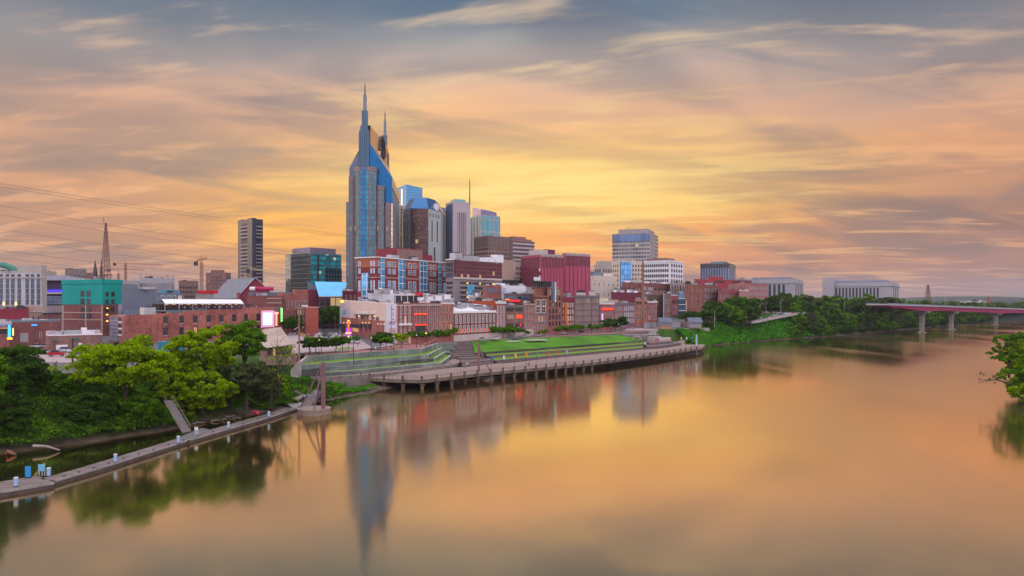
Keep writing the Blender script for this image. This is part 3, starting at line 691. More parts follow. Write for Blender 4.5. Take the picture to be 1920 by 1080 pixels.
    bay(668, 708, 312, 9.0)
    b = MB(); xa_, xb_ = W(677.5, D0 - 9).x, W(686.5, D0 - 9).x; b.prism([(xa_, D0 - 9.02), (xb_, D0 - 9.02), (xb_, D0 - 9.5), (xa_, D0 - 9.5)], base, ZP(313, D0 - 9), gblue); b.build('blue_glass_strip', root)
    bay(708.5, 722, 348, 5.5); bay(722.5, 733, 380, 3.5)
    bay(655.5, 667.5, 330, 4.0); 
    b = MB(); xa_, xb_ = W(648.5, D0).x, W(655, D0).x; b.prism([(xa_, D0 + 1), (xb_ - .02, D0 + 1), (xb_ - .02, D1 - 20), (xa_, D1 - 20)], base, ZP(378, D0), gw, stonew); b.build('wing', root)
    b = MB(); xa_, xb_ = W(733.2, D0).x, W(736, D0).x; b.prism([(xa_, D0 - .02), (xb_ + .6, D0 - .02), (xb_ + .6, D0 - 1.5), (xa_, D0 - 1.5)], base, ZP(382, D0), glassgrid('tower_edge_glass', (0.7, 0.5, 0.3), (0.4, 0.3, 0.25), 1.5, 3.9, 0.3, 0.6, metal=0.8, rough=0.2)); b.build('edge_bay', root)
spired_tower()

def tower_dark_ribbed():
    fp = corner(446, 472, 493, 620, 42); bk = mat('charcoal_cladding', (0.065, 0.06, 0.085), 0.5, 0.2, var=0.12)
    t = B('apartment_tower', 'slim dark high-rise with pale balcony bands, standing alone left of the tallest tower', fp, 411, 620, bk, cat='skyscraper')
    bal = mat('balcony_concrete', (0.30, 0.27, 0.30), 0.7, var=0.12)
    t.box(-0.14, 0.2, -0.14, 0.2, 9, ZP(409, 620), bk, 'corner_pier')
    for f, (a, b2) in (('L', (0.26, 0.80)), ('F', (0.30, 0.86))):
        for i in range(30):
            z = t.z0 + 8 + i * 3.15
            if z > t.z1 - 4 or i == 20: continue
            t.panel(f, a - (0.05 if i > 20 else 0), b2, z, z + 1.15, bal, 1.4, 'balcony')
        t.panel(f, a, b2, t.z0 + 3, t.z1 - 3, mat('dark_recess', (.035, .04, .055), .6, var=.2), 0.2, 'glazing')
    t.finish()
tower_dark_ribbed()

def tower_mansard():
    cen = W(797, 640); wr = glassgrid('brown_curtain_wall', (0.085, 0.045, 0.04), (0.045, 0.028, 0.03), 2.2, 3.7, 0.25, 0.45, metal=0.7, rough=0.12, var=0.45, lit=0.006)
    wl = glassgrid('pale_panel_grid', (0.42, 0.46, 0.46), (0.30, 0.32, 0.33), 2.0, 2.6, 0.16, 0.16, metal=0.05, rough=0.5, var=0.06)
    z1 = ZP(392, 620); base = 9
    A, B_, C_, D_ = W(754, 640), W(769, 618), W(803, 618), W(826, 640); bk = Vector((8, 52))
    root = thing('mansard_top_tower', 'brown glass office tower with cut corners and blue mansard roof', 'skyscraper', (B_.x, B_.y, base))
    b = MB(); poly = [B_, C_, D_, D_ + Vector((2, 30)), C_ + bk, B_ + Vector((-2, 52)), A + Vector((-3, 30)), A]; n = len(poly)
    for i in range(n):
        p, q = poly[i], poly[(i + 1) % n]; L = (q - p).length; m = wr if i == 0 else wl
        b.face([(p.x, p.y, base), (q.x, q.y, base), (q.x, q.y, z1), (p.x, p.y, z1)], m, [(0, base), (L, base), (L, z1), (0, z1)])
    b.face([(p.x, p.y, z1) for p in poly], roofgrey); b.build('wall', root)
    c = sum(poly, Vector((0, 0))) / n; b = MB(); z2 = ZP(374, 640); bl = mat('blue_mansard_glass', (0.05, 0.16, 0.36), 0.2, 0.7, var=0.1)
    b.prism([tuple(c + (p - c) * 1.0) for p in poly], z1 + .01, z1 + .6, bl)
    for i in range(n):
        p, q = poly[i], poly[(i + 1) % n]; p2, q2 = c + (p - c) * 0.66, c + (q - c) * 0.66
        b.face([(p.x, p.y, z1 + .6), (q.x, q.y, z1 + .6), (q2.x, q2.y, z2), (p2.x, p2.y, z2)], bl)
    b.face([((c + (p - c) * .66).x, (c + (p - c) * .66).y, z2) for p in poly], metal_dark); b.build('mansard_roof', root)
    for (p, q) in ((A, B_), (C_, D_)):
        d = (q - p).normalized(); nr = Vector((d.y, -d.x)); L = (q - p).length
        for u in (0.3, 0.72):
            b = MB(); s_ = p + d * (L * u - 0.8) + nr * .02; e_ = s_ + d * 1.6
            b.prism([tuple(s_), tuple(e_), tuple(e_ + nr * .15), tuple(s_ + nr * .15)], ZP(452, 620), ZP(412, 620), g_dark); b.build('window_slot', root)
        for u in (0.15, 0.38, 0.61, 0.84):
            b = MB(); s_ = p + d * (L * u - 0.7) + nr * .02; e_ = s_ + d * 1.4
            b.prism([tuple(s_), tuple(e_), tuple(e_ + nr * .15), tuple(s_ + nr * .15)], ZP(406, 620), ZP(399, 620), g_dark); b.build('window_slot', root)
        b = MB(); s_ = p + d * (L * .5 - 1.4) + nr * .02; e_ = s_ + d * 2.8
        b.prism([tuple(s_), tuple(e_), tuple(e_ + nr * .15), tuple(s_ + nr * .15)], ZP(500, 620), ZP(462, 620), g_dark); b.build('window_slot', root)
    b = MB(); q = C_ + Vector((4, 16)); b.tube([(q.x, q.y + t_, z1 + 1 + 5 * math.sin(t_ * .1)) for t_ in (0,)] + [(q.x + 2, q.y, z1 + 6)], [3.2, 2.6], trim_white, 10); b.build('satellite_dish', root)
tower_mansard()

gl_sky = glassgrid('sky_blue_curtain_wall', (0.10, 0.34, 0.62), (0.06, 0.15, 0.30), 3.0, 3.6, 0.0, 0.6, metal=0.1, rough=0.55, var=0.12)
t = B('blue_glass_tower', 'pale blue glass tower with slanting top, just right of the tallest tower', corner(738, 762, 792, 900, 52), 350, 900, gl_sky, cat='skyscraper', parapet=0)
a = t.c; b = MB(); b.prism([tuple(p) for p in a], t.z1 + .13, [t.z1 + 3, t.z1 - 0 + .5, t.z1 + 1, t.z1 + .5], gl_sky); b.build('crown', t.root)
t.panel('L', 0.62, 0.72, 20, t.z1 - 2, g_dark, 0.4, 'recess')

wt = glassgrid('white_pinstripe_wall', (0.06, 0.05, 0.065), (0.36, 0.32, 0.36), 2.2, 300, .7, 0, metal=0.3, rough=0.3, var=0.3)
blw = glassgrid('dark_blue_grid_wall', (0.06, 0.07, 0.12), (0.12, 0.14, 0.24), 4.5, 3.6, 1.8, 2.0, metal=0.3, rough=0.4)  # blue side cladding, darker than the pale front
pale_t = mat('pale_tower_concrete', (0.44, 0.38, 0.40), 0.75, var=0.08)
t = B('pinstripe_tower', 'pale concrete tower with dark vertical stripes and a tall roof mast', corner(836, 849, 882, 650, 62), 379, 650, pale_t, cat='skyscraper', roof=roofgrey)
t.panel('L', 0.0, 0.98, 10, t.z1 - 1, blw, 0.3, 'side_cladding'); t.panel('F', 0.26, 0.74, 10, t.z1 - 9, wt, 0.3, 'striped_bay')
for u in (0.3, 0.42, 0.54, 0.66): t.panel('F', u, u + 0.035, 10, t.z1 - 9, pale_t, 0.7, 'fin')
t.box(0.2, 0.8, 0.2, 0.8, t.z1 + .13, t.z1 + 3.5, mat('verdigris_cap', (0.2, 0.42, 0.42), 0.5), 'roof_cap')
p = W(880.5, 652); b = MB(); b.tube([(p.x, p.y + 2, t.z1), (p.x, p.y + 2, t.z1 + 9), (p.x, p.y + 2, ZP(335, 652))], [0.6, 0.5, 0.3], metal_dark, 6); b.build('mast', t.root)

gl_teal = glassgrid('teal_glass_bays', (0.10, 0.34, 0.40), (0.34, 0.33, 0.36), 5.0, 12.0, 1.0, 1.3, metal=0.1, rough=0.5, var=0.15)
t = B('peaked_glass_tower', 'teal glass tower with pale stone grid and sloping roof, right of the mast', corner(883, 901, 938, 700, 58), 404, 700, gl_teal, cat='skyscraper', parapet=0.5, capm=trim_stone)
c = t.c; b = MB(); z = t.z1 + .14; b.prism([tuple(c[0].lerp(c[2], .05)), tuple(c[1].lerp(c[3], .12)), tuple(c[2].lerp(c[0], .12)), tuple(c[3].lerp(c[1], .05))], z, [z + 6, z + 4, z + 8, z + 10], glassgrid('roof_glass', (0.14, 0.13, 0.3), (0.3, 0.25, 0.3), 3, 3, .5, .5, metal=.2, rough=.4)); b.build('sloped_crown', t.root)
for u in (0.0, 0.28, 0.6, 0.9): t.panel('L', u, u + 0.1, 10, t.z1 - 1, stone2, 0.6, 'pier')
for v in (0.35, 0.55, 0.78): t.band('L', v, 1.5, 0.5, stone2, 'spandrel')

gl_bron = glassgrid('bronze_grid_wall', (0.10, 0.055, 0.05), (0.22, 0.15, 0.12), 3.2, 3.5, 0.7, 1.5, metal=0.4, rough=0.25, var=0.4, lit=0.03)
t = B('bronze_office_block', 'brown office block with amber window rows below the peaked glass tower', corner(889, 915, 955, 560, 50), 443, 560, gl_bron, roof=roofgrey, capm=tan2)
t.panel('F', 0, 1, t.z1 - 8, t.z1 - 0.5, glassgrid('brown_louvre', (0.09, 0.06, 0.06), (0.17, 0.12, 0.11), 1.6, 30, 0.6, 0.1, metal=0.1), 0.3, 'louvre_band'); t.panel('L', 0, 1, t.z1 - 8, t.z1 - 0.5, MC['brown_louvre'], 0.3, 'louvre_band')
gl_hs = glassgrid('horizontal_stripe_wall', (0.07, 0.05, 0.06), (0.42, 0.36, 0.37), 60, 3.6, 0, 1.5, metal=0.3, rough=0.3, var=0.2)
t = B('striped_office_block', 'grey office block with horizontal white bands and terraced brown roof', corner(950, 962, 1002, 640, 52), 452, 640, gl_hs, roof=roofgrey, capm=tan2)
t.box(0.0, 0.62, 0.05, 0.9, t.z1 + .13, ZP(443, 640), tan2, 'penthouse'); t.box(0.62, 0.9, 0.1, 0.8, t.z1 + .13, ZP(447, 640), tan2, 'penthouse')
t.panel('L', 0, 1, 10, t.z1 - .5, tan2, 0.3, 'side_wall')
t = B('dark_slab_block', 'narrow dark block squeezed between mansard tower and pinstripe tower', corner(824, 830, 838, 700, 45, LL=18), 396, 700, mat('dark_brown_wall', (0.11, 0.07, 0.08), 0.7), roof=roofgrey)
t.box(0.1, 0.9, 0.1, 0.9, t.z1 + .13, t.z1 + 4, slate2, 'penthouse')
t = B('tan_slab_tower', 'thin tan stone slab hugging the right side of the tallest tower', corner(744, 749, 757, 680, 45, LL=12), 386, 680, tan, roof=roofgrey)
t.wins('F', 1, 22, .2, .8, .4, .98, .6, .5, 'plain')

# Regions-like block on the right hill
gl_rg = glassgrid('banded_blue_office_wall', (0.10, 0.12, 0.15), (0.43, 0.37, 0.33), 3.4, 4.6, 0.5, 2.0, metal=0.6, rough=0.15, var=0.6, lit=0.015, litcol=(1, 0.8, 0.2))
t = B('broad_office_tower', 'broad tan office tower with mirrored blue upper windows, tallest on the right', corner(1148, 1219, 1234, 850, 22), 437, 850, gl_rg, roof=roofgrey, cat='skyscraper', capm=stone2)
stw = mat('tan_grey_stone', (0.34, 0.30, 0.29), 0.8, var=0.08)
t.box(0.05, 0.9, 0.08, 0.85, t.z1 + .13, ZP(428, 850), stw, 'penthouse'); t.panel('L', 0, 1, t.z1 - 9, t.z1 - 1, glassgrid('blue_louvre', (0.08, 0.14, 0.26), (0.2, 0.22, 0.28), 2.4, 30, .4, .2), 0.3, 'louvre_band')
t.panel('F', 0, .55, 10, t.z1 - .2, stw, 0.3, 'side_wall')
p = W(1176, 880); b = MB(); b.tube([(p.x, p.y, ZP(445, 850)), (p.x, p.y, ZP(422, 850))], 0.25, metal_dark, 5); b.build('antenna', t.root)
t = B('old_stone_block', 'tan brick block with small windows and a stepped top beside the blue glass slot', corner(1114, 1128, 1150, 820, 50), 497, 820, stone2, roof=roofgrey)
t.wins('F', 4, 6, .08, .92, .3, .95, .45, .5, 'plain'); t.wins('L', 3, 6, .08, .92, .3, .95, .45, .5, 'plain'); t.box(.1, .95, .1, .9, t.z1 + .13, ZP(489, 820), stone2, 'penthouse')
t = B('beige_slab_block', 'beige stone block with tall blue glass slot in front of the broad office tower', corner(1147, 1162, 1206, 720, 60), 489, 720, cream, roof=roofgrey)
t.panel('F', 0.02, 0.46, 10, t.z1 - 1, glassgrid('slot_blue_glass', (0.10, 0.30, 0.58), (0.06, 0.10, 0.2), 4.5, 5, .5, .35, metal=.85, rough=.1), 0.5, 'glass_bay')
t.wins('F', 4, 9, .5, .98, .3, .96, .4, .5, 'plain'); t.wins('L', 3, 8, .1, .9, .3, .96, .4, .4, 'plain'); t.finish()
t = B('white_office_block', 'white office block with regular paired dark windows and brick penthouse', corner(1196, 1256, 1281, 760, 36), 489, 760, white, roof=roofgrey)
t.wins('L', 14, 7, .03, .97, .35, .97, .62, .55, 'plain', lit=0.0); t.wins('F', 5, 7, .05, .95, .35, .97, .5, .55, 'plain', lit=0); t.finish()
t.band('LF', 0.985, 1.2, 0.6, white, 'cornice'); t.box(.05, .7, .15, .75, t.z1 + .13, ZP(483, 760), tan2, 'penthouse')
t = B('blue_ribbed_office', 'bluish ribbed office block standing alone against the sky on the right', corner(1313, 1367, 1379, 900, 26), 494, 900, glassgrid('blue_rib_wall', (0.06, 0.08, 0.13), (0.27, 0.31, 0.42), 3.2, 60, 1.2, .4, metal=.4, rough=.3, var=.3), roof=roofgrey, capm=slate2)
t.panel('F', 0, 1, t.z1 - 5, t.z1 - .2, g_dark, .4, 'top_window_band'); t.panel('L', 0, 1, t.z1 - 5, t.z1 - .2, g_dark, .4, 'top_window_band'); t.box(.25, .7, .2, .7, t.z1 + .13, ZP(489, 900), slate2, 'penthouse')

# two columned public buildings on the hill
def columned(name, label, pl, pm, pr, d, top, ncol, tower=False, base=520.0):
    t = B(name, label, corner(pl, pm, pr, d, 33 if tower else 29), top, d, stone, roof=roofgrey, parapet=1.0)
    z0, z1 = ZP(base + 38, d), ZP(top + 9, d)
    sp_ = .68 / (ncol - 1)
    for i in range(ncol):
        u = 0.12 + (0.80 - 0.12) * i / (ncol - 1); t.panel('L', u - 0.34 * sp_, u + 0.2 * sp_, z0, z1, mat('tall_window_recess', (.045, .055, .08), .5, var=.3), 0.15, 'tall_window')
        if i < ncol: t.panel('L', u + 0.24 * sp_, u + .62 * sp_, z0, z1, stone, 1.0, 'pilaster')
    t.band('LF', .90, 1.6, .9, stone, 'cornice')
    for u in (.2, .45, .7): t.panel('F', u, u + .1, z0, z1, g_dark, .2, 'tall_window')
    t.box(0.08, 0.92, 0.1, 0.9, t.z1 + .13, t.z1 + 3.2, mat('blue_grey_attic', (0.19, 0.23, 0.32), .7), 'attic')
    if tower: t.box(-0.05, 1.0, 0.86, 1.04, 9, ZP(520, d), stone, 'corner_block')
    return t
columned('columned_courthouse', 'grey columned public building behind the red brick blocks', 1400, 1488, 1506, 900, 524, 8)
columned('long_columned_building', 'long pale columned building alone on the tree line near the bridge', 1548, 1672, 1686, 900, 530, 14, True)

# ---- middle distance ------------------------------------------------------------------------------------------------
# brick hotel with blue bays
hb = mat('hotel_dark_brick', (0.19, 0.035, 0.035), .85, var=.12); ho = mat('hotel_orange_brick', (0.38, 0.13, 0.075), .85, var=.1)
t = B('brick_hotel', 'long dark red brick hotel with bright blue glass bays and orange top floor', corner(669, 706, 839, 400, 30), 483, 400, hb, roof=roofwhite, capm=trim_white)
t.panel('F', 0, 1, t.z1 - 5.2, t.z1 - .05, ho, .1, 'top_floor'); t.panel('L', 0, 1, t.z1 - 5.2, t.z1 - .05, ho, .1, 'top_floor')
t.band('FL', 0.74, .35, .25, trim_stone); t.band('FL', 1.0, .5, 1.0, trim_white, 'cornice')
gbay = glassgrid('hotel_blue_bay_glass', (0.12, 0.42, 0.72), (0.62, 0.68, 0.78), 3.4, 3.8, .4, .35, metal=.75, rough=.1, var=.35)
for u0, u1 in ((.04, .09), (.27, .36), (.565, .68), (.845, .895)): t.panel('F', u0, u1, 12, t.z1 - .1, gbay, .8, 'glass_bay')
t.panel('L', .30, .62, 12, t.z1 - 8.5, gbay, .8, 'glass_bay')
cols_u = [(0.015, .04, 1), (0.13, .25, 2), (.40, .53, 2), (.71, .82, 2), (.92, .98, 1)]
for u0, u1, n in cols_u:
    for v0, v1, st in ((.885, .965, 'blue'), (.79, .87, 'blue'), (.55, .72, 'blue'), (.33, .50, 'blue'), (.1, .27, 'blue')):
        t.wins('F', n, 1, u0, u1, v0, v1, .62, .8, st, lit=0, out=.1)
for u0, u1, n in ((.05, .25, 1), (.68, .95, 2)):
    for v0, v1 in ((.885, .965), (.79, .87), (.55, .72), (.33, .50)): t.wins('L', n, 1, u0, u1, v0, v1, .5, .8, 'blue', lit=0, out=.1)
t = B('maroon_box_block', 'windowless maroon box roof rising behind the brick hotel', corner(705, 745, 792, 500, 40), 466, 500, maroon_red, roof=roofgrey)
t.panel('F', 0, 1, 10, t.z1 - .1, tan2, .2, 'tan_side_wall'); 
t = B('low_maroon_block', 'small maroon wall right of the windowless maroon box', corner(785, 792, 811, 520, 45), 479, 520, maroon_red, roof=roofgrey)
# parking garage under brown glass offices
pg = mat('garage_concrete', (0.27, 0.22, 0.23), .9, var=.15)
t = B('garage_office_block', 'parking garage with amber lights beneath brown mirrored office floors', corner(836, 850, 940, 430, 38), 487, 430, pg, roof=roofwhite, capm=trim_white)
gbr = glassgrid('brown_mirror_wall', (0.12, 0.035, 0.045), (0.22, 0.13, 0.14), 1.9, 2.6, .12, .14, metal=.7, rough=.12, var=.25, lit=.012)
zm = ZP(519, 430); t.panel('F', 0.01, 1, zm, t.z1 - .2, gbr, .5, 'office_glass_wall'); t.panel('L', 0, .98, zm, t.z1 - .2, glassgrid('side_mirror', (0.12, 0.15, 0.16), (0.25, 0.2, 0.18), 2, 3, .2, .3), .4, 'office_glass_wall')
t.panel('F', 0, 1, zm - 1.2, zm - .05, conc_pale, .8, 'transfer_beam')
for i in range(7):
    z = zm - 4.2 - i * 2.9; t.panel('F', .12, 1, z, z + 1.35, g_dark, .12, 'parking_level')
    for u in (.26, .52, .8): 
        if (i + int(u * 10)) % 3: t.panel('F', u, u + .028, z + .3, z + 1.0, glow_m('garage_lamp', (1, .62, .16), 1.6), .2, 'ceiling_light')
    t.panel('L', .1, .9, z, z + 1.2, g_dark, .12, 'parking_level')
for u in (0.11, .35, .65, .985): t.panel('F', u, u + .015, 10, zm - 1.2, pg, .5, 'column')
t.panel('F', .27, .40, ZP(553, 430), ZP(533, 430), mat('blue_banner', (0.12, 0.42, 0.62), .6, var=.3), .7, 'banner')
for u, v, s_ in ((.08, .2, (6, 5, 4)), (.3, .3, (9, 4, 3)), (.45, .3, (5, 4, 3)), (.6, .25, (7, 4, 2.5)), (.78, .2, (5, 4, 3)), (.93, .15, (7, 5, 5)), (.2, .6, (6, 6, 3)), (.7, .6, (9, 5, 3))): t.unit(u, v, s_, white if u > .5 else metal_grey)
t = B('tan_blank_block', 'blank tan stucco wall right of the parking garage', corner(938, 940, 963, 520, 42, LL=18), 488, 520, tan, roof=roofgrey)
t = B('pale_pink_block', 'narrow pale pink block with small dark windows beside the big maroon building', corner(962, 965, 978, 540, 42, LL=18), 492, 540, beige, roof=roofgrey); t.wins('F', 3, 8, .1, .95, .3, .95, .4, .45, 'plain')
t = B('plum_block', 'narrow dark plum block right beside the garage offices', corner(928, 930, 940, 480, 42, LL=16), 492, 480, maroon_dk, roof=roofgrey); t.wins('F', 1, 6, .3, .7, .35, .95, .3, .3, 'pale')
# big maroon exchange
for nm, lb, a0, a1, a2, d, tp in (('maroon_exchange_building', 'large maroon ribbed building, left half with corner stair slot', 977, 1014, 1056, 520, 478),
                                   ('maroon_exchange_annex', 'large maroon ribbed building, right half with louvred top band', 1054, 1059, 1106, 560, 476)):
    t = B(nm, lb, corner(a0, a1, a2, d, 48 if a0 == 977 else 52), tp, d, maroon, roof=roofgrey, capm=conc, cat='building')
    for k in range(8 if a0 == 977 else 7):
        u = .01 + k / (7.0 if a0 == 977 else 6.0) * .97; t.panel('F', u, u + .018, 10, t.z1 - .3, maroon, .6, 'rib')
    t.panel('F', 0, 1, t.z1 - 9, t.z1 - 1.5, glassgrid('maroon_louvre', (0.12, 0.025, 0.04), (0.22, 0.045, 0.07), 1.5, 40, .8, .1, metal=0, rough=.7), .25, 'louvre_band')
    t.panel('F', 0, 1, t.z1 - 1.2, t.z1 + .9, conc, .35, 'coping')
    if a0 == 977:
        t.panel('L', 0, 1, 10, t.z1 - 9.1, maroon_dk, .2, 'side_wall'); t.panel('L', .0, .93, t.z1 - 9, t.z1 - 1.5, MC['maroon_louvre'], .25, 'louvre_band')
        for k in range(8): t.panel('L', .93, .985, t.z1 - 12 - k * 5.2, t.z1 - 9.6 - k * 5.2, trim_white, .4, 'stair_window')
        t.box(.0, .4, .1, .6, t.z1 + .13, t.z1 + 4, conc_pale, 'penthouse'); t.box(.5, .9, .3, .8, t.z1 + .13, t.z1 + 5, maroon_dk, 'penthouse')
t = B('cream_block_building', 'cream building with rows of tiny square openings beside the maroon ribs', corner(1106, 1108, 1156, 600, 60, LL=20), 518, 600, cream, roof=roofwhite)
for v in (.15, .36, .57, .78): t.wins('F', 5, 1, .05, .95, v, v + .1, .1, .5, 'plain', lit=0); t.band('F', v + .12, .15, .1, trim_stone, 'joint_line')
t.box(.2, .55, .2, .7, t.z1 + .13, t.z1 + 4, slate2, 'penthouse'); t.box(.6, .95, .2, .7, t.z1 + .13, t.z1 + 3, cream, 'penthouse')

# ---- picking a place on a wall by its column and row in the picture
def _u(s, face, px):
    a, d, L, nr = s.frame(face); k = (px - 960) / F; return ((k * a.y - a.x) / (d.x - k * d.y)) / L
def _pp(s, face, pa, pb, ya, yb, m, out=0.1, name='panel', label=None):
    ua, ub = _u(s, face, pa), _u(s, face, pb); a, d, L, nr = s.frame(face); dd = (a + d * L * (ua + ub) / 2).y
    return s.panel(face, ua, ub, ZP(yb, dd), ZP(ya, dd), m, out, name, label)
Bld.u = _u; Bld.pp = _pp
def front2(pa, da, pb, db, pl):
    a, b_ = W(pa, da), W(pb, db); d = (b_ - a).normalized(); n = Vector((-d.y, d.x)); k = (pl - 960) / F
    ll = (k * a.y - a.x) / (n.x - k * n.y); return [a, b_, b_ + n * ll, a + n * ll]

# ---- left side ------------------------------------------------------------------------------------------------------
t = B('grand_hotel', 'cream hotel with tall dark window strips and a green barrel roof at the far left', corner(-70, 78, 88, 430, 12), 511, 430, stone2, roof=roofgrey, cat='hotel', parapet=1.2)
cream_l = mat('hotel_pale_stone', (0.46, 0.46, 0.46), .8, var=.1)
t.panel('L', 0, 1, t.z0, t.z1 - .1, cream_l, .3, 'facade')
for i, px in enumerate((-50, -36, -21, -9, 3, 15, 25, 37, 52, 62, 73)):
    t.pp('L', px - 3.1, px + 3.1, 523, 573, glassgrid('hotel_strip_glass', (0.05, 0.07, 0.11), (0.25, 0.25, 0.27), 1.0, 3.2, .12, .25, lit=.02), .5, 'window_strip')
    t.pp('L', px - 3.1, px + 3.1, 509 + 5, 519, MC['hotel_strip_glass'], .5, 'upper_window')
    t.pp('L', px - 3.5, px + 3.5, 575, 580, g_dark, .5, 'lower_window')
t.pp('L', -60, 86, 520, 521.5, trim_stone, 1.0, 'string_course'); t.pp('L', -60, 79, 574, 575, trim_stone, 1.2, 'string_course')
t.box(.0, 1.0, .0, .3, t.z1 + .13, ZP(497, 430), stone2, 'attic_storey')
b = MB(); c0 = W(-5, 445); b.tube([(c0.x + 10 * math.cos(a_) * 1.15, c0.y, t.z1 + 0 + 5.5 * math.sin(a_)) for a_ in [math.pi * i / 12 for i in range(13)]], 2.0, mat('copper_green', (0.06, 0.22, 0.17), .6), 8)
b.face([(c0.x + 11 * math.cos(a_), c0.y - 1, t.z1 + 5.5 * math.sin(a_)) for a_ in [math.pi * i / 12 for i in range(13)]], MC['hotel_pale_stone']); b.build('barrel_roof', t.root)
for px in (8, 31): t.pp('L', px - 1.6, px + 1.6, 566, 573, glow_m('warm_uplight', (1.0, .62, .28), 1.0), .6, 'uplight')

def arena():
    c = W(112, 560); root = thing('arena', 'dark arena with sweeping grey roof and a band of blue lights behind the teal building', 'arena', (c.x, c.y, 9)); b = MB()
    wall = mat('arena_purple_wall', (0.075, 0.05, 0.085), .7); rf = mat('arena_roof_metal', (0.33, 0.34, 0.42), .5, .2)
    b.prism([tuple(W(60, 520)), tuple(W(165, 520)), tuple(W(165, 640)), tuple(W(60, 640))], 9, ZP(525, 520), wall); b.build('wall', root)
    b = MB(); a0, a1, a2 = W(60, 514), W(125, 514), W(172, 514)
    b.prism([tuple(a0), tuple(a1), tuple(a2), tuple(W(172, 640)), tuple(W(60, 640))], [ZP(526, 520)] * 5, [ZP(518, 520), ZP(517, 520), ZP(524, 520), ZP(519, 520), ZP(517, 520)], rf); b.build('roof', root)
    b = MB(); p, q = W(86, 518), W(118, 518); b.prism([tuple(p), tuple(q), (q.x, q.y + 1), (p.x, p.y + 1)], ZP(547, 518), ZP(543.5, 518), glow_m('blue_arena_light', (.06, .03, 1.0), 1.5)); b.build('light_band', root)
    b = MB(); b.prism([tuple(W(80, 516)), tuple(W(120, 516)), tuple(W(120, 519)), tuple(W(80, 519))], ZP(551, 516), ZP(548, 516), conc_pale); b.build('balcony', root)
    b = MB(); b.prism([tuple(W(80, 515)), tuple(W(120, 515)), tuple(W(120, 519)), tuple(W(80, 519))], ZP(571, 515), ZP(555, 515), glassgrid('arena_glass', (.06, .09, .14), (.15, .14, .17), 3, 2.6, .2, .6)); b.build('glass_wall', root)
    b = MB(); b.prism([tuple(W(70, 500)), tuple(W(125, 500)), tuple(W(125, 510)), tuple(W(70, 510))], 9, ZP(573, 505), mat('arena_base_stone', (.26, .22, .24), .8)); b.build('base', root)
arena()
for (pl, pr, tp, d, m, lb) in ((88, 106, 510, 760, stone2, 'small tan rooftop block just right of the cream hotel'), (122, 162, 504, 800, conc_dark, 'grey flat block left of the church spires'),
                               (150, 176, 512, 820, tan2, 'low tan block beneath the church spires'), (262, 327, 522, 640, stone, 'long grey stone hall with corner finials beyond the slate building'),
                               (335, 372, 527, 700, tan2, 'low brown block with flat roof left of the red-masted crane'), (210, 262, 527, 600, stone, 'low pale rooftop row right behind the slate building')):
    t = B('distant_block', lb, front(pl, d, pr, d + 14, 30), tp, d, m, roof=roofgrey); t.wins('F', max(3, int((pr - pl) / 5)), 3, .05, .95, .55, .9, .5, .4, 'plain', lit=0)
    if pl == 262:
        for u in (.01, .95): t.box(u, u + .04, 0, .1, t.z1 + .13, t.z1 + 3.5, stone, 'finial')
        t.box(.05, .95, -.25, -.02, 9, ZP(531, d), mat('hall_base', (.30, .27, .30), .8), 'lower_wing')
t = B('brown_brick_tower', 'brown brick apartment block with small lit windows right of the crane mast', corner(386, 424, 433, 800, 10), 512, 800, br_brown, roof=roofgrey)
t.wins('L', 7, 9, .1, .95, .25, .95, .3, .35, 'plain', lit=.1); t.wins('F', 2, 9, .1, .9, .25, .95, .3, .35, 'plain', lit=.1); t.box(.2, .9, .3, .8, t.z1 + .13, ZP(506, 800), br_brown, 'penthouse'); t.finish()

t = B('teal_wrapped_building', 'brick building wrapped in bright teal sheathing on its upper floors', corner(117, 193, 229, 360, 24), 527, 360, br_dk, roof=roofgrey, capm=teal)
for f in 'LF':
    t.panel(f, 0, 1, ZP(571, 360), t.z1 + .2, teal, .25, 'teal_sheathing')
    t.panel(f, 0, 1, t.z1 - 1.2, t.z1 + .9, teal, .6, 'cornice')
for y in (575 + 10, 575 + 23): t.pp('L', 117, 193, y, y + 2, tan, .15, 'concrete_beam')
for px in (118.5, 161, 191.5): t.pp('L', px - 1.2, px + 1.2, 572, 625, tan, .16, 'concrete_post')
for (px, ya, yb) in [(x, a_, b_) for x in (155.5, 167) for a_, b_ in ((545, 556), (560, 570), (577, 584), (588, 597))]: t.pp('L', px - 3.6, px + 3.6, ya, yb, g_dark, .35, 'opening')
for (px, ya, yb) in [(x, a_, b_) for x in (200, 211) for a_, b_ in ((547, 556), (561, 570), (576, 584))]: t.pp('F', px - 3.0, px + 3.0, ya, yb, g_dark, .35, 'opening')
for y in (578, 590, 602): t.pp('F', 199, 201.5, y - .8, y + .8, glow_m('work_lamp', (1, .55, .12), 3.0), .6, 'work_lamp')

sl = Bld('slate_building', 'windowless slate grey building with stepped roof between teal and old brick', [W(229, 325), W(292, 335), W(293, 361), W(229, 351)], 9, ZP(543, 330), slate, slate2, parapet=.4)
sl.box(0, .46, 0, .8, sl.z1 + .13, ZP(533, 328), slate, 'upper_block'); sl.box(.46, .98, .25, .8, sl.z1 + .13, sl.z1 + 1.4, trim_stone, 'roof_terrace')
sl.box(-.11, -.005, 0, .5, 9, ZP(570, 330), mat('pale_slate', (.25, .26, .33), .6), 'side_wing')
sl.box(1.003, 1.42, .0, .9, 9, ZP(558, 334), slate2, 'right_wing'); sl.box(.02, 1.4, -.35, -.01, 9, ZP(581, 318), slate2, 'low_front_wing')
for u in (.2, .45, .7): sl.unit(u, -.05 if u > .5 else .9, (3, 2, 1.2), metal_grey)
t = B('dormer_house', 'white-windowed roof storey with blue clerestory behind the slate building', front(294, 372, 345, 385, 14), 551, 372, slate2, roof=roofgrey)
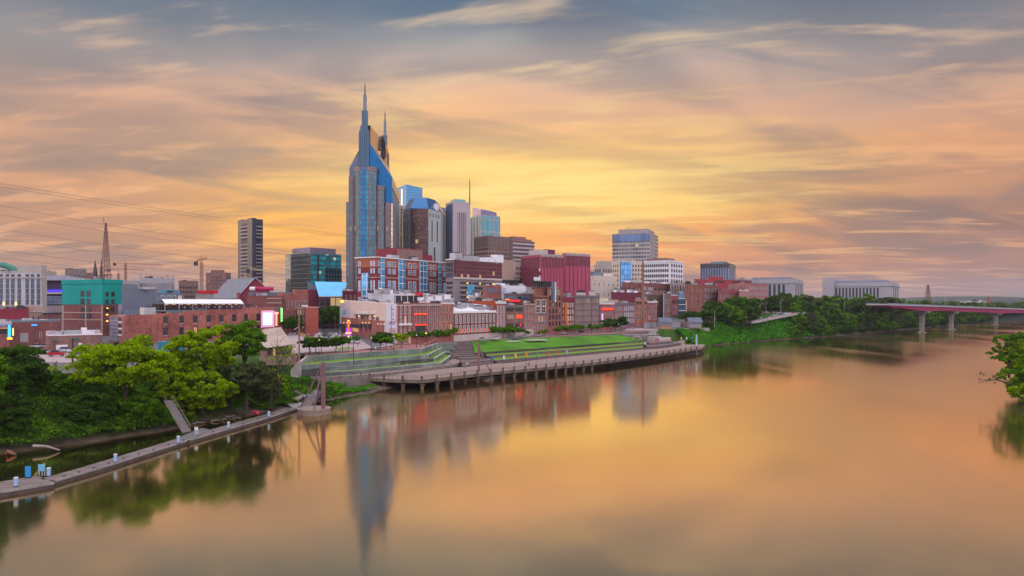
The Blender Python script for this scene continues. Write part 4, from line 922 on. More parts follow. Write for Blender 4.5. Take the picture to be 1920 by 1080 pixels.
t.wins('F', 4, 1, .1, .95, .78, .98, .55, .8, 'white', lit=.2); t.box(.1, .8, .2, .8, t.z1 + .13, t.z1 + 2.2, mat('blue_clerestory', (.08, .28, .4), .3, .4), 'clerestory')

# old brick building with checkered screen
fp = front2(236, 290, 516, 345, 205); ob = Bld('old_brick_warehouse', 'long old red brick warehouse with sparse dark windows and a rooftop bar', fp, 9, 21.6, br_old, roofgrey, parapet=0)
wg = mat('white_sash_grid', (.55, .55, .62), .6); wgl = glassgrid('white_sash_wall', (.16, .17, .24), (.50, .50, .58), 1.6, 1.5, .22, .2, metal=.3, rough=.3, var=.4)
for (u0, u1, dz) in ((0, .17, .35), (.17, .34, .9), (.34, .5, 1.7), (.5, .75, 2.2), (.75, 1.0, 2.9)):
    b = MB(); a, d, L, nr = ob.frame('F'); p, q = a + d * L * u0 + nr * .04, a + d * L * u1 + nr * .04
    b.prism([tuple(p), tuple(q), tuple(q - nr * .5), tuple(p - nr * .5)], 21.603, 21.6 + dz, br_old); b.build('parapet', ob.root)
for px in (283,): ob.pp('F', px - .6, px + .6, 590, 640, br_old, .35, 'pilaster')
for i, px in enumerate((310, 340, 366, 391, 415, 439, 461, 484)):
    for (ya, yb) in ((593.5, 606.5), (614.5, 628)):
        dy = -i * .75; u = ob.u('F', px); a, d, L, nr = ob.frame('F'); dd = (a + d * L * u).y; w_ = 1.75
        ob.wins('F', 1, 1, u - w_ / 2 / L, u + w_ / 2 / L, (ZP(yb + dy, dd) - 9) / 12.6, (ZP(ya + dy, dd) - 9) / 12.6, 1, 1, 'plain', lit=.12); ob.panel('F', u - .013, u + .013, ZP(yb + dy, dd) - .35, ZP(yb + dy, dd) - .08, trim_stone, .2, 'sill')
ob.pp('L', 207, 222, 594, 640, wgl, .2, 'sash_wall'); ob.pp('L', 223, 235, 592, 640, br_pink, .15, 'brick_bay')
for y in (604, 616, 628): ob.pp('L', 223, 229.5, y - 1.4, y + 1.4, trim_white, .3, 'white_band'); ob.pp('L', 224, 228, y - 8, y - 2, g_dark, .25, 'window')
def screen():
    u0, u1 = ob.u('F', 488), ob.u('F', 513); a, d, L, nr = ob.frame('F'); p, q = a + d * L * u0 + nr * .35, a + d * L * u1 + nr * .35; dd = p.y; zt, zb = ZP(582, dd), ZP(614, dd)
    root = thing('lit_billboard', 'blank glowing pale blue billboard edged with a magenta checker border', 'billboard', (p.x, p.y, zb))
    b = MB(); b.prism([tuple(p), tuple(q), tuple(q + nr * .3), tuple(p + nr * .3)], zb, zt, mat('magenta_frame', (.35, .02, .16), .5)); b.build('frame', root)
    b = MB(); m1 = glow_m('billboard_white', (.60, .78, .98), .72); d_ = (q - p).normalized(); W_ = (q - p).length; H_ = zt - zb; s_ = .55
    p1, q1 = p + d_ * 2 * s_ + nr * .302, p + d_ * (W_ - 2 * s_) + nr * .302; b.prism([tuple(p1), tuple(q1), tuple(q1 + nr * .06), tuple(p1 + nr * .06)], zb + 2 * s_, zt - 2 * s_, m1); b.build('screen', root)
    b = MB(); mw = glow_m('bulb_pink_white', (1.0, .70, .88), .6); nx_, nz_ = int(W_ / s_), int(H_ / s_)
    for i in range(nx_):
        for j in range(nz_):
            if (i + j) % 2 == 0 and (i < 2 or i >= nx_ - 2 or j < 2 or j >= nz_ - 2):
                c = p + d_ * (W_ * i / nx_) + nr * .302; e_ = p + d_ * (W_ * (i + .92) / nx_) + nr * .302
                b.prism([tuple(c), tuple(e_), tuple(e_ + nr * .08), tuple(c + nr * .08)], zb + H_ * j / nz_, zb + H_ * (j + .92) / nz_, mw)
    b.build('checker_border', root)
screen()
def rooftop_bar():
    root = thing('rooftop_canopy', 'long white tent canopy over the rooftop bar of the old brick warehouse', 'canopy', (*W(318, 318), 22.0))
    cw = mat('white_canvas', (.78, .77, .80), .7, var=.06); a, d, L, nr = ob.frame('F')
    q = lambda px, off: a + d * L * ob.u('F', px) - nr * off
    p0, p1 = q(318, 4), q(466, 4); b0, b1 = q(318, 12), q(466, 12)
    b = MB(); zt = 28.4; zb_ = 26.6; N = 9
    for i in range(N):
        u0, u1 = i / N, (i + 1) / N; f0, f1 = p0.lerp(p1, u0), p0.lerp(p1, u1); r0, r1 = b0.lerp(b1, u0), b0.lerp(b1, u1); m0, m1 = f0.lerp(r0, .35), f1.lerp(r1, .35)
        for A_, B2, C_, D_, za, zc in ((f0, f1, m1, m0, zb_, zt), (m0, m1, r1, r0, zt, zb_ + .5)):
            b.face([(A_.x, A_.y, za), (B2.x, B2.y, za), (C_.x, C_.y, zc), (D_.x, D_.y, zc)], cw); b.face([(D_.x, D_.y, zc - .12), (C_.x, C_.y, zc - .12), (B2.x, B2.y, za - .12), (A_.x, A_.y, za - .12)], cw)
        b.face([(f0.x, f0.y, zb_ - .35 + .1 * (i % 2)), (f1.x, f1.y, zb_ - .35 + .1 * (i % 2)), (f1.x, f1.y, zb_), (f0.x, f0.y, zb_)], cw)
    b.build('fabric', root)
    for i in range(7): c = p0.lerp(p1, i / 6.0); b = MB(); b.tube([(c.x, c.y, 23.6), (c.x, c.y, 26.6)], .09, trim_white, 6); b.build('post', root)
    b = MB(); s0, s1 = q(319, 3.6), q(347, 3.6); pts = [(s0.lerp(s1, t_).x, s0.lerp(s1, t_).y, 23.0 - 1.0 * math.sin(t_ * math.pi) - .4 * t_ + .5) for t_ in [i / 8 for i in range(9)]]
    for i in range(8): p, r = pts[i], pts[i + 1]; b.face([(p[0], p[1], p[2] - .8), (r[0], r[1], r[2] - .8), r, p], cw)
    b.build('sagging_edge', root)
    root = thing('rooftop_deck', 'steel rooftop deck with dark railing under the white canopy', 'deck', (*W(340, 316), 22.0))
    b = MB(); c0, c1 = q(316, 2.2), q(505, 2.2); d0, d1 = q(316, 14), q(505, 14)
    b.prism([tuple(c0), tuple(c1), tuple(d1), tuple(d0)], 23.15, 23.6, slate2); b.build('floor', root)
    b = MB(); b.prism([tuple(d0), tuple(d1), tuple(d1 - nr * .3), tuple(d0 - nr * .3)], 23.6, 26.4, mat('bar_back_wall', (.10, .05, .05), .8)); b.build('back_wall', root)
    b = MB()
    for i in range(70): c = c0.lerp(c1, i / 69); b.bar((c.x, c.y, 23.6), (c.x, c.y, 24.7), .05, metal_dark)
    b.bar((c0.x, c0.y, 24.7), (c1.x, c1.y, 24.7), .08, metal_dark); b.bar((c0.x, c0.y, 24.15), (c1.x, c1.y, 24.15), .05, metal_dark); b.build('railing', root)
    for i in range(14): c = c0.lerp(c1, (i + .5) / 14.0) ; b = MB(); b.bar((c.x, c.y, 21.7), (c.x, c.y, 23.15), .25, slate2); b.build('support', root)
    b = MB(); lampm = glow_m('bar_string_light', (1, .55, .2), 2.0)
    for i in range(34): c = p0.lerp(p1, (i + .5) / 34) - nr * (1 + (i % 3)); b.box((c.x, c.y, 25.9 + .2 * (i % 2)), (.22, .22, .16), lampm)
    tag(b.build('string_lights'), 'string of small warm lamps hung below the white rooftop canopy', 'lights')
    return q
barq = rooftop_bar()
t = B('grey_box_red_band', 'small grey roof box topped by a bright red band', front(367, 400, 400, 412, 8), 550, 400, conc, roof=roofgrey, parapet=0)
t.panel('F', .1, 1.25, t.z1 + .02, t.z1 + 1.7, red_panel, .4, 'red_band'); t.unit(.5, .5, (2, 2, 1), white)
def gable_hall():
    root = thing('gabled_hall', 'steep grey-roofed red brick gable hall in front of the slim dark high-rise', 'hall', (*W(450, 470), 9)); d0 = 470
    rf = mat('grey_slate_roof', (.17, .19, .24), .7); gb = maroon_red
    A, B2, T = P(448, 556, d0), P(517, 556, d0), P(480, 521, d0); back = Vector((-34, 40, 0))
    b = MB(); b.face([(A.x, A.y, 9), (B2.x, B2.y, 9), tuple(B2), tuple(T), tuple(A)], gb); b.face([(A + back)[:2] + (9,) if False else ((A + back).x, (A + back).y, 9), (A.x, A.y, 9), tuple(A), tuple(A + back)], gb)
    b.face([((B2 + back).x, (B2 + back).y, 9), ((A + back).x, (A + back).y, 9), tuple(A + back), tuple(T + back), tuple(B2 + back)], gb); b.face([(B2.x, B2.y, 9), ((B2 + back).x, (B2 + back).y, 9), tuple(B2 + back), tuple(B2)], gb); b.build('wall', root)
    b = MB(); o_ = Vector((0, -.8, .25)); A2, T2, B3 = A + Vector((-1.5, -.8, -1.2)), T + o_, B2 + Vector((1.5, -.8, -1.2))
    for p, q in ((A2, T2), (T2, B3)):
        b.face([tuple(p), tuple(q), tuple(q + back), tuple(p + back)], rf); b.face([tuple(p + back - Vector((0, 0, .4))), tuple(q + back - Vector((0, 0, .4))), tuple(q - Vector((0, 0, .4))), tuple(p - Vector((0, 0, .4)))], rf)
    b.build('roof', root); b = MB(); b.tube([A2, T2, B3], .28, trim_stone, 4); b.build('verge', root)
    b = MB(); c = P(447, 553, d0 - 6); b.box((c.x, c.y, c.z - 3), (1.6, 1.6, 4.5), br_red); b.build('chimney', root)
gable_hall()
def drum_roof():
    root = thing('long_dark_roof_building', 'low dark building with white and magenta rolled banner on its roof', 'building', (*W(500, 445), 9))
    b = MB(); b.prism([tuple(W(466, 440)), tuple(W(548, 450)), tuple(W(548, 470)), tuple(W(466, 460))], 9, ZP(548, 445), slate); b.build('wall', root)
    b = MB(); b.tube([P(469, 541.5, 442), P(479, 541.5, 442)], 1.3, trim_white, 10); b.build('banner_roll', root)
    b = MB(); b.tube([P(479, 541.5, 442), P(513, 541.5, 445)], 1.25, mat('magenta_canvas', (.42, .02, .10), .6), 10); b.build('banner_roll', root)
drum_roof()
tg = glassgrid('teal_office_glass', (0.02, 0.52, 0.54), (0.07, 0.16, 0.20), 2.6, 4.2, .0, 1.5, metal=.35, rough=.12, var=.5, lit=.01)
tg2 = glassgrid('mirror_office_glass', (0.36, 0.40, 0.36), (0.14, 0.17, 0.20), 3.0, 4.0, .25, .3, metal=.9, rough=.06, var=.25)
t = B('teal_glass_office', 'teal glass office block with mirrored left side, left of the tallest tower', corner(536, 583, 640, 620, 40), 475, 620, tg, roof=roofgrey, capm=slate2)
t.panel('L', 0, 1, 10, t.z1 - .1, tg2, .3, 'mirror_glass_wall'); t.box(.05, .9, .1, .8, t.z1 + .13, ZP(463, 620), mat('mauve_penthouse', (.26, .22, .28), .7), 'penthouse')
t.panel('F', .45, 1, 10, ZP(503, 640), glassgrid('dark_teal_glass', (.02, .08, .10), (.10, .16, .16), 3, 4, .4, .4, metal=.8, rough=.1), .6, 'dark_glass_bay'); t.panel('F', .2, .25, 10, t.z1 - 1, g_dark, .5, 'recess'); t.finish()
t = B('blue_roof_pavilion', 'brown brick block with dark wedge wall beside the bright blue sloping glass roof', front(577, 470, 600, 474, 26), 545, 470, maroon_dk, roof=slate)
b = MB(); c = t.c; z = t.z1 + .65; b.prism([tuple(c[0]), tuple(c[1]), tuple(c[2]), tuple(c[3])], z, [z + 6, z + .2, z + .2, z + 6], slate); b.build('wedge_roof', t.root)
def blue_roof():
    root = thing('sloping_glass_roof', 'bright sky blue sloping glass roof left of the tallest tower base', 'glass roof', (*W(600, 466), 9)); gm = glassgrid('sky_blue_tiles', (.10, .42, .70), (.05, .24, .42), 1.8, 1.4, .12, .12, metal=.5, rough=.2, var=.15)
    b = MB(); A, B2, C_, D_ = P(598, 556, 462), P(646, 556, 462), P(650, 529, 478), P(590, 528, 478); b.face([tuple(A), tuple(B2), tuple(C_), tuple(D_)], gm, [(0, 0), (17, 0), (19, 18), (-2, 18)])
    b.face([tuple(D_), tuple(C_), tuple(C_ + Vector((0, 14, 0))), tuple(D_ + Vector((0, 14, 0)))], slate); b.build('glass', root)
    b = MB(); b.prism([(A.x, A.y + .3), (B2.x, B2.y + .3), (C_.x, C_.y + 13), (D_.x, D_.y + 13)], 9, A.z - .1, glassgrid('lobby_glass', (.08, .06, .07), (.10, .07, .07), 3.5, 6, .5, .8, lit=.15)); b.build('wall', root)
    b = MB(); b.bar(tuple(A + Vector((0, -.3, 0))), tuple(B2 + Vector((0, -.3, 0))), .5, trim_stone); b.build('gutter', root)
blue_roof()
t = B('brown_wing_block', 'low plum brick block at the foot of the tallest tower', front(642, 452, 672, 466, 20), 547, 452, maroon_dk, roof=roofgrey); t.wins('F', 3, 2, .1, .9, .5, .95, .3, .7, 'dark')
t = B('three_storey_brick_block', 'red brick block with two rows of tall windows above the street trees', corner(520, 531, 578, 400, 42), 552, 400, br_red, roof=roofgrey)
t.wins('F', 5, 1, .08, .95, .62, .86, .42, .9, 'dark'); t.wins('F', 5, 1, .08, .95, .28, .54, .42, .9, 'dark'); t.box(.5, 1, .1, .6, t.z1 + .13, t.z1 + 3, br_red, 'penthouse')
t = B('brick_bar_block', 'brick bar front with white painted name bands right of the billboard', front(462, 372, 530, 392, 16), 556, 372, br_dk, roof=roofgrey)
t.pp('F', 500, 528, 558.5, 560, trim_stone, .12, 'sign_band'); t.pp('F', 500, 528, 567, 568.5, trim_stone, .12, 'sign_band'); t.wins('F', 10, 1, .05, .95, .55, .75, .5, .8, 'dark', lit=.2)
t = B('salmon_brick_house', 'narrow salmon brick house with balconies on its dark left front', corner(556, 573, 597, 385, 60), 577, 385, mat('salmon_brick', (.40, .10, .075), .85, var=.15), roof=roofgrey)
t.panel('L', 0, 1, 9, t.z1 - .2, br_dk, .1, 'front_wall'); t.wins('L', 3, 3, .08, .92, .25, .95, .5, .7, 'dark', lit=.3, out=.1)  # left front in darker brick than the salmon wall
for v in (.42, .72): t.band('L', v, .25, .9, metal_dark, 'balcony')
t.band('LF', 1.0, .4, .3, trim_stone, 'cornice'); t.unit(.3, .5, (3, 2, 1.3), trim_white)

# near left, behind the trees
t = B('maroon_shop', 'wide plain maroon wall behind the neon bar at far left', front(-60, 300, 54, 308, 30), 582, 300, maroon_red, roof=roofgrey)
t = B('tan_arched_house', 'small tan stone front with two arched windows', front(53, 312, 80, 318, 12), 575, 312, tan, roof=roofgrey, capm=trim_stone); t.wins('F', 2, 1, .15, .9, .4, .72, .35, .9, 'arch', lit=0); t.band('F', .85, .4, .3, trim_stone)
t = B('white_trim_shop', 'low dark red shop with white cornice right of the arched tan front', front(81, 308, 115, 318, 12), 590, 308, br_dk, roof=roofwhite, capm=metal_dark); t.wins('F', 3, 1, .1, .6, .6, .85, .8, .8, 'pale', lit=.3)
t = B('long_low_shop', 'long low dark brick shop behind the parked cars', front(18, 262, 112, 276, 18), 604.5, 262, br_dk, roof=roofgrey, capm=slate2)
t.wins('F', 1, 1, .2, .36, .3, .62, .9, .9, 'pale', lit=0); t.wins('F', 2, 1, .5, .92, .4, .65, .22, .9, 'pale', lit=0); t.pp('F', 59, 69, 608, 611, glow_m('blue_sign', (.05, .35, .9), 1.0), .3, 'sign')
t = B('neon_bar', 'bar with pale canopy roof, orange bulbs and bright blue vertical sign at far left', front(-60, 250, 17, 254, 16), 608, 250, br_dk, roof=conc_pale, parapet=0)
t.panel('F', 0, 1.08, t.z1 - .3, t.z1 + 1.0, mat('canopy_fascia', (.42, .42, .45), .6), 1.4, 'canopy')
t.pp('F', 16.8, 20.5, 609, 631.5, glow_m('cyan_sign', (.04, .48, 1.0), 1.1), 1.2, 'vertical_sign'); t.pp('F', 15.5, 23.5, 632.5, 636.5, glow_m('amber_sign', (1.0, .50, .05), 1.3), 1.3, 'amber_sign')
t.pp('F', 24.5, 26, 615, 629, glow_m('warm_tube', (1.0, .65, .25), 1.2), .8, 'light_tube')
for px in range(-8, 17, 4): t.pp('F', px - .5, px + .5, 614.5, 615.7, glow_m('orange_bulb', (1, .4, .08), 1.6), .5, 'bulb')
t.pp('F', -40, 14, 617, 626, g_dark, .1, 'open_front'); t.pp('F', -40, 12, 610.8, 611.6, glow_m('blue_tube', (.2, .4, 1.0), 1.0), .4, 'light_tube')
t = B('brick_garage_building', 'low brick building with flat pink gravel roof full of air units, behind parked cars', front2(91, 240, 192, 250, 86), 630, 240, br_brown, roof=roofpink, parapet=.35, capm=trim_white)
t.box(0, 1, .55, 1.0, t.z1 + .13, t.z1 + 1.5, roofpink, 'upper_roof', roofpink)
for u, v, s_ in ((.2, .45, (2.2, 1.6, 1.4)), (.33, .4, (1.2, 1.2, 1.5)), (.45, .45, (3.4, 2, 1.6)), (.58, .45, (1.4, 1.4, 1.6)), (.68, .5, (1.6, 1.6, 2.4)), (.8, .5, (2.4, 2, 1.5)), (.82, .2, (1.2, .9, 1)), (.1, .5, (1.6, 1.2, 1.0))): t.unit(u, v, s_, metal_grey if u < .6 else white)
t.pp('F', 105, 127, 646.5, 655, white, .25, 'garage_door'); t.pp('F', 147, 154, 643, 655, white, .2, 'door'); t.pp('F', 100, 108, 637, 640, mat('green_awning', (.05, .14, .1), .7), .8, 'awning'); t.pp('F', 137, 150, 634, 638, mat('green_sign', (.04, .16, .12), .7), .3, 'sign')

# ---- first row along the riverfront street ---------------------------------------------------------------------------
FL = [(745, 290), (848, 316), (930, 345), (1000, 375), (1060, 405), (1124, 440), (1180, 475), (1232, 515)]
def fd(px):
    for (a, da), (b_, db) in zip(FL[:-1], FL[1:]):
        if px <= b_: 
            # straight wall between the two points
            A, B2 = W(a, da), W(b_, db); k = (px - 960) / F; dx, dy = B2.x - A.x, B2.y - A.y; s_ = (k * A.y - A.x) / (dx - k * dy); return A.y + dy * s_
    return FL[-1][1]
def row(name, label, pa, pb, top, wall, wins=(), roof=roofgrey, depth=24, corn=None, capm=None, base=None, parapet=.5):
    da, db = fd(pa), fd(pb); a_, b_ = W(pa + .15, da), W(pb - .15, db); t = Bld(name, label, [a_, b_, W(pb - .3, db + depth), W(pa + .3, da + depth)], 9.4, ZP(top, da), wall, roof, parapet=parapet, capm=capm)
    for (c, r, u0, u1, v0, v1, fw, fh, st, lt) in wins: t.wins('F', c, r, u0, u1, v0, v1, fw, fh, st, lit=lt)
    if corn: t.band('F', .965, .5, .35, corn, 'cornice')
    if base: t.panel('F', 0, 1, 9.5, 9.5 + (t.z1 - 9.4) * .22, base, .12, 'ground_floor_front')
    return t
neon_red = glow_m('red_neon', (1.0, .05, .015), 1.0)
t = row('arched_brick_shop', 'red brick riverfront shop with white window frames, next to the painted wall', 745, 773, 571, br_red, [(3, 3, .08, .96, .27, .97, .34, .66, 'archw', .03)], corn=trim_stone, roof=roofwhite)
t.pp('F', 747, 770, 606.5, 610, trim_white, .9, 'awning'); t.wins('F', 3, 1, .08, .96, .04, .22, .5, .9, 'dark', lit=.2)
t = row('neon_lined_shop', 'red brick riverfront shop with two glowing red horizontal lines', 773, 801, 570.5, br_red, [(3, 3, .06, .96, .27, .97, .34, .66, 'arch', .12)], corn=trim_stone, roof=roofgrey)
t.pp('F', 776, 800, 588, 590, neon_red, .4, 'neon_line'); t.pp('F', 778, 799, 608, 610, neon_red, .4, 'neon_line'); t.pp('F', 779, 797, 611, 622, metal_dark, .2, 'shop_opening')
t = row('pink_brick_shop', 'dusty pink brick riverfront shop with narrow arched windows', 801, 827, 570.5, br_pink, [(3, 3, .06, .96, .27, .97, .34, .62, 'arch', .02)], corn=trim_stone)
t = row('orange_brick_shop', 'orange brick riverfront shop with white roof edge, left of the long white-roofed hall', 827, 849.5, 570, br_or, [(3, 3, .06, .96, .27, .97, .36, .6, 'arch', .02)], capm=trim_white, roof=roofwhite)
t = row('long_white_roofed_hall', 'long two-storey dark red hall with eleven white windows per row and white eaves', 850, 930, 586, br_dk, [(11, 1, .02, .99, .62, .93, .42, .9, 'white', .02), (11, 1, .02, .99, .30, .56, .42, .9, 'white', .02)], capm=trim_white, roof=roofwhite, depth=30, base=conc_pale, corn=trim_white)
for i in range(11): t.panel('F', .02 + .97 * (i + .93) / 11, .02 + .97 * (i + 1.0) / 11, t.z0 + (t.z1 - t.z0) * .30, t.z0 + (t.z1 - t.z0) * .42, glow_m('orange_uplight', (1.0, .16, .04), 1.3), .12, 'uplight')
b = MB(); c = t.c; q = lambda u, v: c[0].lerp(c[1], u).lerp(c[3].lerp(c[2], u), v); z = t.z1 + .14
b.prism([tuple(q(.0, .12)), tuple(q(.92, .12)), tuple(q(.9, .98)), tuple(q(0, .98))], z, [z + .1, z + .1, z + 2.6, z + 4.6], roofwhite); b.build('pitched_roof', t.root)
for u, v, s_ in ((.1, .5, (4, 3, 3.4)), (.22, .6, (3, 2, 4.2)), (.35, .7, (4, 3, 4)), (.05, .8, (2, 2, 4))): t.unit(u, v, s_, metal_grey)
row('ornate_white_trim_house', 'narrow pink house with white arched hoods and white cornice', 930, 948, 567, br_pink, [(3, 3, .04, .96, .22, .9, .42, .66, 'archw', .03)], corn=trim_white, capm=trim_white, base=conc_pale)
t = row('brown_open_bay_building', 'brown building with wide dark open bays and one glowing red shop window', 948, 982, 574, br_brown, [], corn=slate2, roof=roofwhite, base=conc_pale)
for (a_, b_) in ((949.5, 963), (966, 980)): t.pp('F', a_, b_, 577.5, 583.5, g_dark, .15, 'open_bay'); t.pp('F', a_, b_, 606, 613.5, g_dark, .15, 'open_bay')
t.pp('F', 951, 963, 590.5, 598, tan, .12, 'shutter_window'); t.pp('F', 967.5, 979, 590, 597, glow_m('red_lit_window', (.8, .07, .03), .7), .2, 'lit_window'); t.pp('F', 974, 977, 606.5, 612, glow_m('crimson_lit', (.8, .01, .05), .8), .25, 'lit_sign')
row('mauve_arched_house', 'mauve brick house with paired arched windows over a pale stone ground floor', 982, 1001, 570, br_pink, [(3, 3, .05, .96, .24, .95, .42, .6, 'arch', .02), (2, 1, .1, .9, .04, .2, .4, .9, 'arch', 0)], corn=trim_stone, base=conc_pale)
t = row('tall_window_house', 'brown brick house with big white multi-pane windows and dark bands', 1001, 1026, 556, br_or, [(2, 2, .08, .92, .58, .93, .74, .82, 'white', .05), (4, 1, .05, .95, .36, .5, .5, .9, 'dark', .1), (4, 1, .05, .95, .1, .28, .5, .9, 'dark', .1)], corn=metal_dark)
t.band('F', .53, .9, .2, slate2); t.band('F', .31, .9, .2, slate2)
t.box(-.02, 1.0, .25, .9, t.z1 + .13, ZP(540.5, 385), br_red, 'attic_box')
t = row('tall_pink_brick_block', 'tallest riverfront brick block, four narrow window columns and a vertical blue sign', 1026, 1053, 541, mat('rose_brick', (.29, .115, .105), .85, var=.25), [(4, 5, .06, .97, .17, .86, .42, .62, 'plain', .06), (2, 1, .1, .9, .88, .97, .5, .8, 'white', 0)])
t.pp('F', 1034, 1036.8, 528, 566, slate2, 1.2, 'sign_bracket'); t.pp('F', 1037, 1039, 529, 566, white, 1.3, 'vertical_sign')
t.box(-1.0, .45, .3, .9, t.z1 - .5, ZP(530, 400), glassgrid('pavilion_glass', (.05, .05, .06), (.14, .10, .10), 2.2, 5, .4, .5), 'glass_pavilion'); t.box(-1.12, .62, .2, 1, ZP(530, 400) + .02, ZP(528, 400), metal_dark, 'pavilion_roof'); t.box(-.9, -.45, .4, .7, ZP(528, 400) + .03, ZP(521, 400), white, 'roof_tank')
t = row('chute_house', 'dark red brick house with red cornice behind the orange chute', 1053, 1077, 559, br_dk, [(5, 4, .04, .96, .14, .9, .42, .6, 'white', .08)], capm=maroon_red)
t.panel('F', .1, 1, t.z1 - 1.8, t.z1 + .2, maroon_red, .4, 'cornice_panel'); t.unit(.4, .5, (4, 3, 3), metal_grey)
t = row('brown_triple_warehouse', 'wide grey-brown warehouse of three bays with rows of small arched windows', 1077, 1123.5, 555, br_grey, [(12, 5, .02, .98, .12, .95, .5, .56, 'arch', .03)], corn=slate2, depth=30)
for u in (0, .33, .665, .985): t.panel('F', u, u + .012, 9.5, t.z1 - .4, br_brown, .3, 'pilaster')
t.finish()
t = row('red_neon_bar', 'plum brick bar with one glowing red neon band high on its front', 1123.5, 1152, 569, br_mag, [(6, 4, .04, .96, .12, .93, .42, .6, 'dark', .05)], corn=trim_white, capm=trim_white, roof=roofwhite)
t.pp('F', 1129, 1149, 578, 581.5, neon_red, .5, 'neon_sign'); t.pp('F', 1128, 1129.2, 588, 610, glow_m('violet_tube', (.65, .45, 1.0), 1.0), .6, 'violet_light_tube')
t.box(-.05, .6, .3, .7, t.z1 + .13, t.z1 + 3.2, mat('pale_yellow_wall', (.6, .6, .42), .8), 'roof_room'); t.box(.62, 1.3, .3, .9, t.z1 + .13, t.z1 + 2.4, tan, 'roof_room')
row('grey_brown_house', 'narrow grey-brown house with twelve slim windows', 1152, 1168, 569, br_grey, [(4, 3, .05, .95, .2, .93, .4, .62, 'dark', 0)], corn=slate2)
row('lilac_brick_house', 'lilac-brown house with white framed windows left of the tall orange house', 1168, 1191, 569, mat('lilac_brick', (.25, .14, .165), .85, var=.25), [(6, 3, .04, .96, .2, .93, .4, .6, 'white', 0)], corn=slate2)
row('tall_orange_house', 'orange-brown house with long paired windows behind the rusty pole', 1191, 1214, 562, br_or, [(4, 1, .05, .95, .84, .93, .6, .8, 'plain', 0), (4, 2, .05, .95, .28, .8, .48, .72, 'dark', .04)], corn=trim_stone, roof=roofwhite)
row('last_red_house', 'small red brick house with white parapet at the right end of the front row', 1214, 1232.5, 566, br_red, [(4, 1, .05, .95, .78, .88, .5, .8, 'dark', 0), (4, 2, .05, .95, .25, .75, .46, .66, 'dark', .04)], corn=trim_white, capm=trim_white)

# ---- right-hand brick quarter ----------------------------------------------------------------------------------------
t = B('dark_side_warehouse', 'tall dark olive-brown side wall just right of the last red house', front(1188, 560, 1244, 575, 30), 553, 560, mat('olive_brick', (.16, .10, .075), .9, var=.3), roof=roofgrey); t.wins('F', 3, 5, .6, .98, .1, .95, .2, .35, 'plain')
t = B('slate_narrow_house', 'narrow brown house with pale blue corner drainpipes and slim windows', front(1243.5, 548, 1258, 566, 26), 551, 548, br_brown, roof=roofwhite, capm=slate2); t.wins('F', 3, 3, .2, .95, .1, .9, .35, .5, 'dark'); t.panel('F', 0, .07, 9.5, t.z1, mat('pale_blue_pipe', (.4, .48, .62), .6), .4, 'drainpipe')
t = B('plum_narrow_house', 'narrow plum house with white parapet between two balcony buildings', front(1258.5, 566, 1271, 582, 26), 554, 566, br_mag, roof=roofwhite, capm=trim_white); t.wins('F', 5, 1, .1, .95, .72, .85, .5, .8, 'plain'); t.wins('F', 2, 3, .1, .95, .1, .7, .3, .5, 'dark')
t = B('balcony_house', 'dark red house with stacked white balconies beside the plain red brick wall', front(1271.5, 582, 1285, 598, 26), 550, 582, br_dk, roof=roofwhite, capm=slate2)
for v in (.25, .45, .65, .84): t.panel('F', .05, .85, F_(t.z0, t.z1, v), F_(t.z0, t.z1, v) + 4.2, g_blue, .15, 'glazing'); t.band('F', v - .02, .6, 1.0, trim_white, 'balcony', .03, .87)
t = B('plain_red_warehouse', 'large red brick warehouse with few windows and a pale drainpipe, left part', front(1285, 600, 1318, 640, 40), 534, 600, br_red, roof=roofgrey); t.wins('F', 3, 4, .25, .95, .2, .95, .16, .4, 'dark'); t.panel('F', .03, .05, 9.5, F_(t.z0, t.z1, .6), trim_white, .3, 'drainpipe')
t = B('windowed_red_warehouse', 'large red brick warehouse with four columns of paired windows, middle part', front(1318, 640, 1346, 680, 40), 534.5, 640, br_dk, roof=roofgrey); t.wins('F', 4, 5, .05, .97, .1, .95, .5, .5, 'white', lit=.02)
t = B('low_plum_warehouse', 'plum brick warehouse with a row of small windows above the dark trees', front(1346, 650, 1386, 700, 36), 542, 650, br_mag, roof=roofgrey); t.wins('F', 7, 3, .05, .97, .1, .9, .25, .5, 'pale', lit=0)
t = B('pink_shed', 'small pale pink wall right of the plum brick warehouse', front(1386, 668, 1404, 690, 24), 545, 668, mat('pale_pink_brick', (.42, .20, .2), .85, var=.15), roof=roofwhite, capm=trim_white)
cr_ = mat('crimson_concrete', (.34, .045, .06), .8, var=.12)
t = B('crimson_terrace_block', 'crimson concrete block with long dark horizontal openings on the brick quarter skyline', front(1302, 740, 1410, 800, 30), 524, 740, cr_, roof=roofgrey)
for (a_, b_, y0_, y1_) in ((1303, 1312, 527.5, 530), (1340, 1359, 526.5, 529.5), (1372, 1390, 526.5, 529.5), (1397, 1407, 526.5, 529.5), (1372, 1392, 534, 536)): t.pp('F', a_, b_, y0_, y1_, g_dark, .3, 'long_opening')
t.box(.22, .48, .1, .7, t.z1 + .13, t.z1 + 4, cr_, 'penthouse'); t.box(.45, .9, .2, .8, t.z1 + .13, t.z1 + 1.6, slate2, 'penthouse')
t = B('rose_terrace_block', 'rose brick block with close rows of pale windows right of the crimson block', corner(1396, 1402, 1440, 700, 52, LL=20), 532, 700, br_pink, roof=roofgrey, capm=br_red)
t.wins('F', 14, 5, .04, .98, .2, .95, .4, .6, 'pale', lit=0); t.finish()
t = B('tan_side_block', 'brown brick warehouse block with blank upper wall above the plum warehouse', front(1366, 690, 1400, 712, 30), 537, 690, tan2, roof=roofgrey)
t = B('row_of_brown_lofts', 'row of brown brick lofts below the white office block', front(1166, 600, 1256, 660, 30), 530, 600, br_dk, roof=roofwhite)
